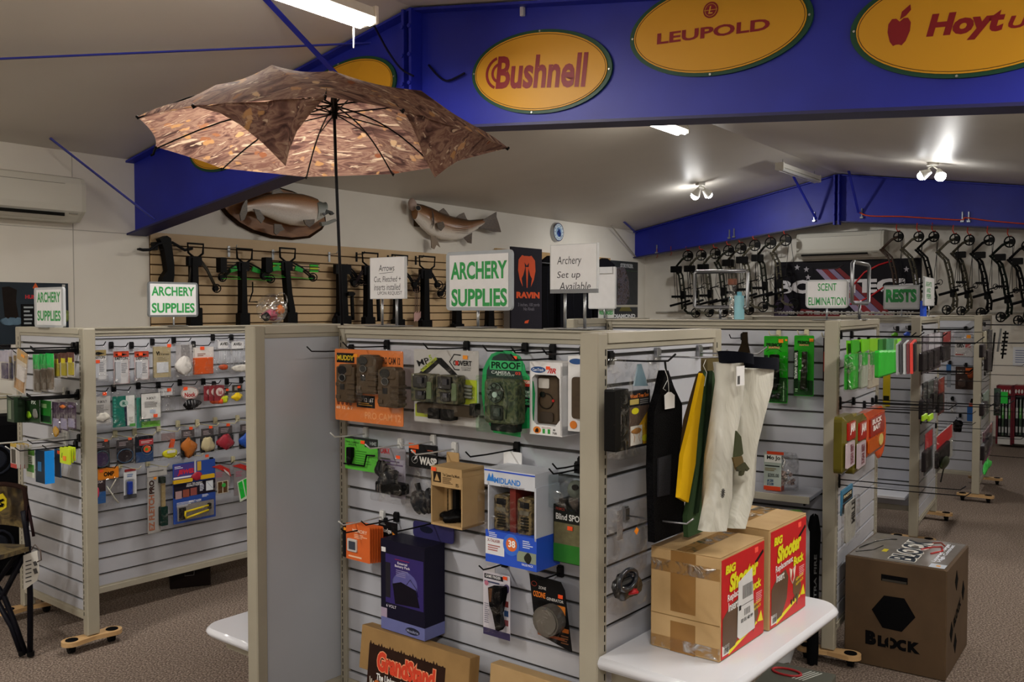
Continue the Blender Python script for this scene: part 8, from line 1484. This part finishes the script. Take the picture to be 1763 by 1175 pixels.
# near half: from the apex over the crown line, then down to the near hem
np_ = [A(*p) for p in NEARP]; md = [A(*p) for p in MIDN]
for i in range(len(np_) - 1):
    n = 6; v = []
    for t in range(n + 1):
        tt = t / n
        for k in range(n + 1):
            s = k / n; m_ = md[i].lerp(md[i + 1], s); e = np_[i].lerp(np_[i + 1], s)
            p = apex.lerp(m_, tt * 2) if tt <= .5 else m_.lerp(e, (tt - .5) * 2)
            v.append(p + Vector((0, 0, .012 * math.sin(3 * math.pi * tt) * math.sin(math.pi * s))))
    b = MB(); b.add(v, [(t * (n + 1) + k, t * (n + 1) + k + 1, (t + 1) * (n + 1) + k + 1, (t + 1) * (n + 1) + k) for t in range(n) for k in range(n)], 0, None, True); b.build('canopy_panel', LEAF, UR)
def flap(pts, top_pts):
    """limp fabric hanging from the near hem; two polylines of equal length"""
    n = len(pts); m_ = 6; v = []
    for k in range(m_ + 1):
        for i in range(n):
            p = Vector(top_pts[i]).lerp(Vector(pts[i]), k / m_); v.append(p + Vector((0, .014 * math.sin(i * 2.1 + k), 0)))
    b = MB(); b.add(v, [(k * n + i, k * n + i + 1, (k + 1) * n + i + 1, (k + 1) * n + i) for k in range(m_) for i in range(n - 1)], 0, None, True); b.build('drooping_panel', LEAF, UR)
flap([A(332, 182, 3.02), A(378, 194, 2.98), A(415, 216, 2.96), A(452, 246, 2.94), A(490, 285, 2.93), A(500, 258, 2.92), A(512, 226, 2.90), A(530, 198, 2.87), A(560, 167, 2.82)], [A(332, 182, 3.02), A(360, 180, 3.0), A(390, 178, 2.98), A(425, 176, 2.95), A(455, 174, 2.93), A(480, 172, 2.91), A(505, 170, 2.88), A(530, 168, 2.85), A(560, 166, 2.82)])
flap([A(694, 190, 2.90), A(708, 214, 2.94), A(720, 242, 2.98), A(730, 272, 3.02), A(748, 305, 3.05), A(770, 290, 3.08), A(800, 270, 3.2), A(835, 260, 3.4), A(875, 255, 3.55)], [A(694, 190, 2.90), A(712, 195, 2.93), A(730, 201, 2.97), A(748, 206, 3.0), A(770, 213, 3.03), A(795, 222, 3.07), A(822, 232, 3.12), A(845, 242, 3.3), A(875, 255, 3.55)])
def bez(p, q, up, n=8): return [p.lerp(q, i / n) + Vector((0, 0, up * math.sin(math.pi * i / n))) for i in range(n + 1)]
RIBS = [fp[1], fp[2], fp[3], fp[4], fp[5]] + [np_[1], np_[3], fp[0], fp[6], A(560, 166, 2.82)]
hubT = A(575, 176, hubY); run = A(576, 196, hubY)
for i, t in enumerate(RIBS):
    top = t + Vector((0, 0, .004)); b = MB(); pts = bez(hubT, top, .045 if i < 5 else .09); pts = [p - Vector((0, 0, .012)) for p in pts]; b.tube(pts, .0032, 5); b.build('rib', BLACK, UR)
    b = MB(); b.tube([run, pts[4]], .0026, 5); b.build('stretcher', BLACK, UR)
    b = MB(); b.sphere(t, .006, 8, 6); b.build('rib_tip', BLACK, UR)
b = MB(); b.tube([apex + Vector((0, 0, .01)), hubT, A(578, 280, hubY), A(584, 430, hubY), A(589, 560, hubY)], .0058, 10); b.build('shaft', M('#18181c', 'p'), UR)
b = MB(); b.cyl(A(576, 205, hubY), (0, 0, 1), .011, .013, .05, 12); b.cyl(hubT - Vector((0, 0, .01)), (0, 0, 1), .014, .012, .03, 12); b.build('runner', BLACK, UR)
b = MB(); b.tube([fp[1], fp[1] + Vector((-.01, 0, -.03)), fp[1] + Vector((-.02, 0, -.035))], .005, 6); b.build('tie_strap', BLACKM, UR)

# ================================================================ camp chair and the dark things behind it
def fold_chair():
    q = on_z(50, 1133, 0); root = thing('camp_chair', 'camouflage folding camp chair with black legs and a white hang tag', 'chair', Matrix.Translation(q)); I = root.matrix_world.inverted()
    Y = q.y; B = lambda px, py, y=None: I @ at(px, py, y or Y)
    def leg(pts, nm='leg', r=.012): b = MB(); b.tube([B(*p) for p in pts], r, 8); b.build(nm, M('#101018', 'p'), root)
    leg([(52, 1130), (52, 1025), (48, 935), (44, 905), (40, 880)], 'front_post', .013); leg([(38, 1130), (20, 1080), (-8, 1030)]); leg([(44, 1126), (24, 1070), (6, 1025), (-30, 975)]); leg([(-40, 1060), (6, 1025, Y), (42, 955)], r=.013); leg([(-10, 1010), (22, 965), (40, 948)])
    b = MB(); b.cyl(B(38, 1128), (0, 0, 1), .016, .016, .02, 10); b.cyl(B(53, 1130), (0, 0, 1), .016, .016, .02, 10); b.build('foot', RUBBER, root)
    CM = camo('chair_camo', ['#120e08', '#3a2c18', '#6a5a34', '#241a10'], 18)
    v = []; n = 7
    for j in range(n + 1):
        t = j / n
        for k in range(n + 1):
            s = k / n; px = -75 + 120 * s; py = 832 + (6 if s > .8 else 0) * (s - .8) * 5 + 68 * t + 6 * t * s; v.append(B(px, py, Y + .08 + .06 * math.sin(math.pi * s) + .02 * t))
    b = MB(); b.add(v, [(j * (n + 1) + k, j * (n + 1) + k + 1, (j + 1) * (n + 1) + k + 1, (j + 1) * (n + 1) + k) for j in range(n) for k in range(n)], 0, None, True); v2 = [p + Vector((0, .012, 0)) for p in v]; b.add(v2, [(j * (n + 1) + k, (j + 1) * (n + 1) + k, (j + 1) * (n + 1) + k + 1, j * (n + 1) + k + 1) for j in range(n) for k in range(n)], 0, None, True); b.build('backrest', CM, root)
    b = MB(); pts = [B(x, 834 + (3 if x > 20 else 0), Y + .07) for x in (-75, -30, 10, 30)] + [B(42, 842, Y + .07), B(46, 870, Y + .07), B(46, 906, Y + .07)]; b.tube(pts, .012, 6); b.build('piping', M('#2a1c18', 'm'), root)
    b = MB(); hx_ = [(-8, 855), (4, 850), (11, 860), (11, 874), (1, 881), (-10, 876)]; P = [B(x, y, Y + .055) for x, y in hx_]; b.add(P + [p + Vector((0, .006, 0)) for p in P], [tuple(range(6)), tuple(range(11, 5, -1))] + [(i, i + 6, (i + 1) % 6 + 6, (i + 1) % 6) for i in range(6)]); b.build('yellow_emblem', M('#c8b41c'), root)
    b = MB(); P = [B(x, y, Y + .05) for x, y in [(-4, 862), (6, 859), (7, 862), (0, 866), (7, 868), (5, 873), (-4, 874), (-4, 871), (2, 869)]]; b.add(P, [tuple(range(9))]); b.build('emblem_mark', BLACKM, root)
    b = MB(); S = [B(-60, 965, Y - .25), B(-5, 958, Y - .28), B(50, 942, Y - .02), B(44, 938, Y + .12), B(-30, 935, Y + .2)]; b.add(S + [p - Vector((0, 0, .02)) for p in S], [(0, 1, 2, 3, 4), (9, 8, 7, 6, 5)] + [(i, (i + 1) % 5, (i + 1) % 5 + 5, i + 5) for i in range(5)]); b.build('seat', CM, root)
    b = MB(); b.tube([B(45, 902), B(48, 870, Y), B(52, 890), B(58, 924)], .007, 6); b.build('side_strap', M('#2a1c1e', 'm'), root)
    b = MB(); P = [B(x, y, Y - .03) for x, y in [(40, 957), (64, 948), (68, 985), (64, 1000), (41, 1017)]]; b.add(P + [p + Vector((0, .002, 0)) for p in P], [(0, 1, 2, 3, 4), (9, 8, 7, 6, 5)] + [(i, (i + 1) % 5, (i + 1) % 5 + 5, i + 5) for i in range(5)]); b.build('hang_tag', M('#d4d2cc'), root)
    b = MB()
    for i in range(6): p, p2 = B(44, 968 + 7 * i, Y - .033), B(54, 965 + 7 * i, Y - .033); b.bar(p, p2, .001, .005)
    b.bar(B(58, 972, Y - .033), B(63, 970, Y - .033), .001, .02); b.bar(B(58, 985, Y - .033), B(64, 983, Y - .033), .001, .024); b.build('tag_print', M('#4a4a4a'), root)['kind'] = 'stuff'
    b = MB(); b.tube([B(54, 948, Y - .03), B(60, 938, Y - .03), B(70, 950, Y - .03), B(71, 965, Y - .03), B(64, 968, Y - .03)], .003, 6); b.build('tag_loop', M('#5a4e48'), root)
fold_chair()
q = at(4, 780, 5.3)
root = thing('bag_target', 'black padded bag target with round relief spots, behind the camp chair', 'archery target', Matrix.Translation((q.x - .22, q.y, 0)) @ Matrix.Rotation(R(38), 4, 'Z'))
b = MB(); b.box(-.3, -.12, .004, .3, .12, .95, ch=.05); b.build('bag_body', BLACKM, root)
for z in (.2, .45, .7):
    for x in (-.14, .14): b = MB(); b.tube([(x + .085 * math.cos(i * math.pi / 8), -.122, z + .085 * math.sin(i * math.pi / 8)) for i in range(16)], .008, 6, closed=True); b.cyl((x, -.12, z), (0, -1, 0), .06, .05, .008, 16); b.build('round_spot', M('#22242c', 'm'), root)
root = thing('white_cabinet', 'pale low cabinet edge behind the bag target', 'cabinet', FA.mat(-1.25, 0, .03) @ Matrix(((1, 0, 0, 0), (0, 0, 1, 0), (0, -1, 0, 0), (0, 0, 0, 1))))
b = MB(); b.box(-.9, -.40, .004, 0, -.01, 1.02, ch=.004); b.build('cabinet_body', M('#c8c4b8'), root); b = MB(); b.box(-.91, -.41, 1.02, .01, -.005, 1.045, ch=.003); b.build('worktop', M('#b0a890'), root); b = MB(); b.box(-.88, -.408, .1, -.47, -.401, .95); b.build('door', M('#c0bcb0'), root); b = MB(); b.box(-.45, -.408, .1, -.02, -.401, .95); b.build('door', M('#c0bcb0'), root)
flush_texts()
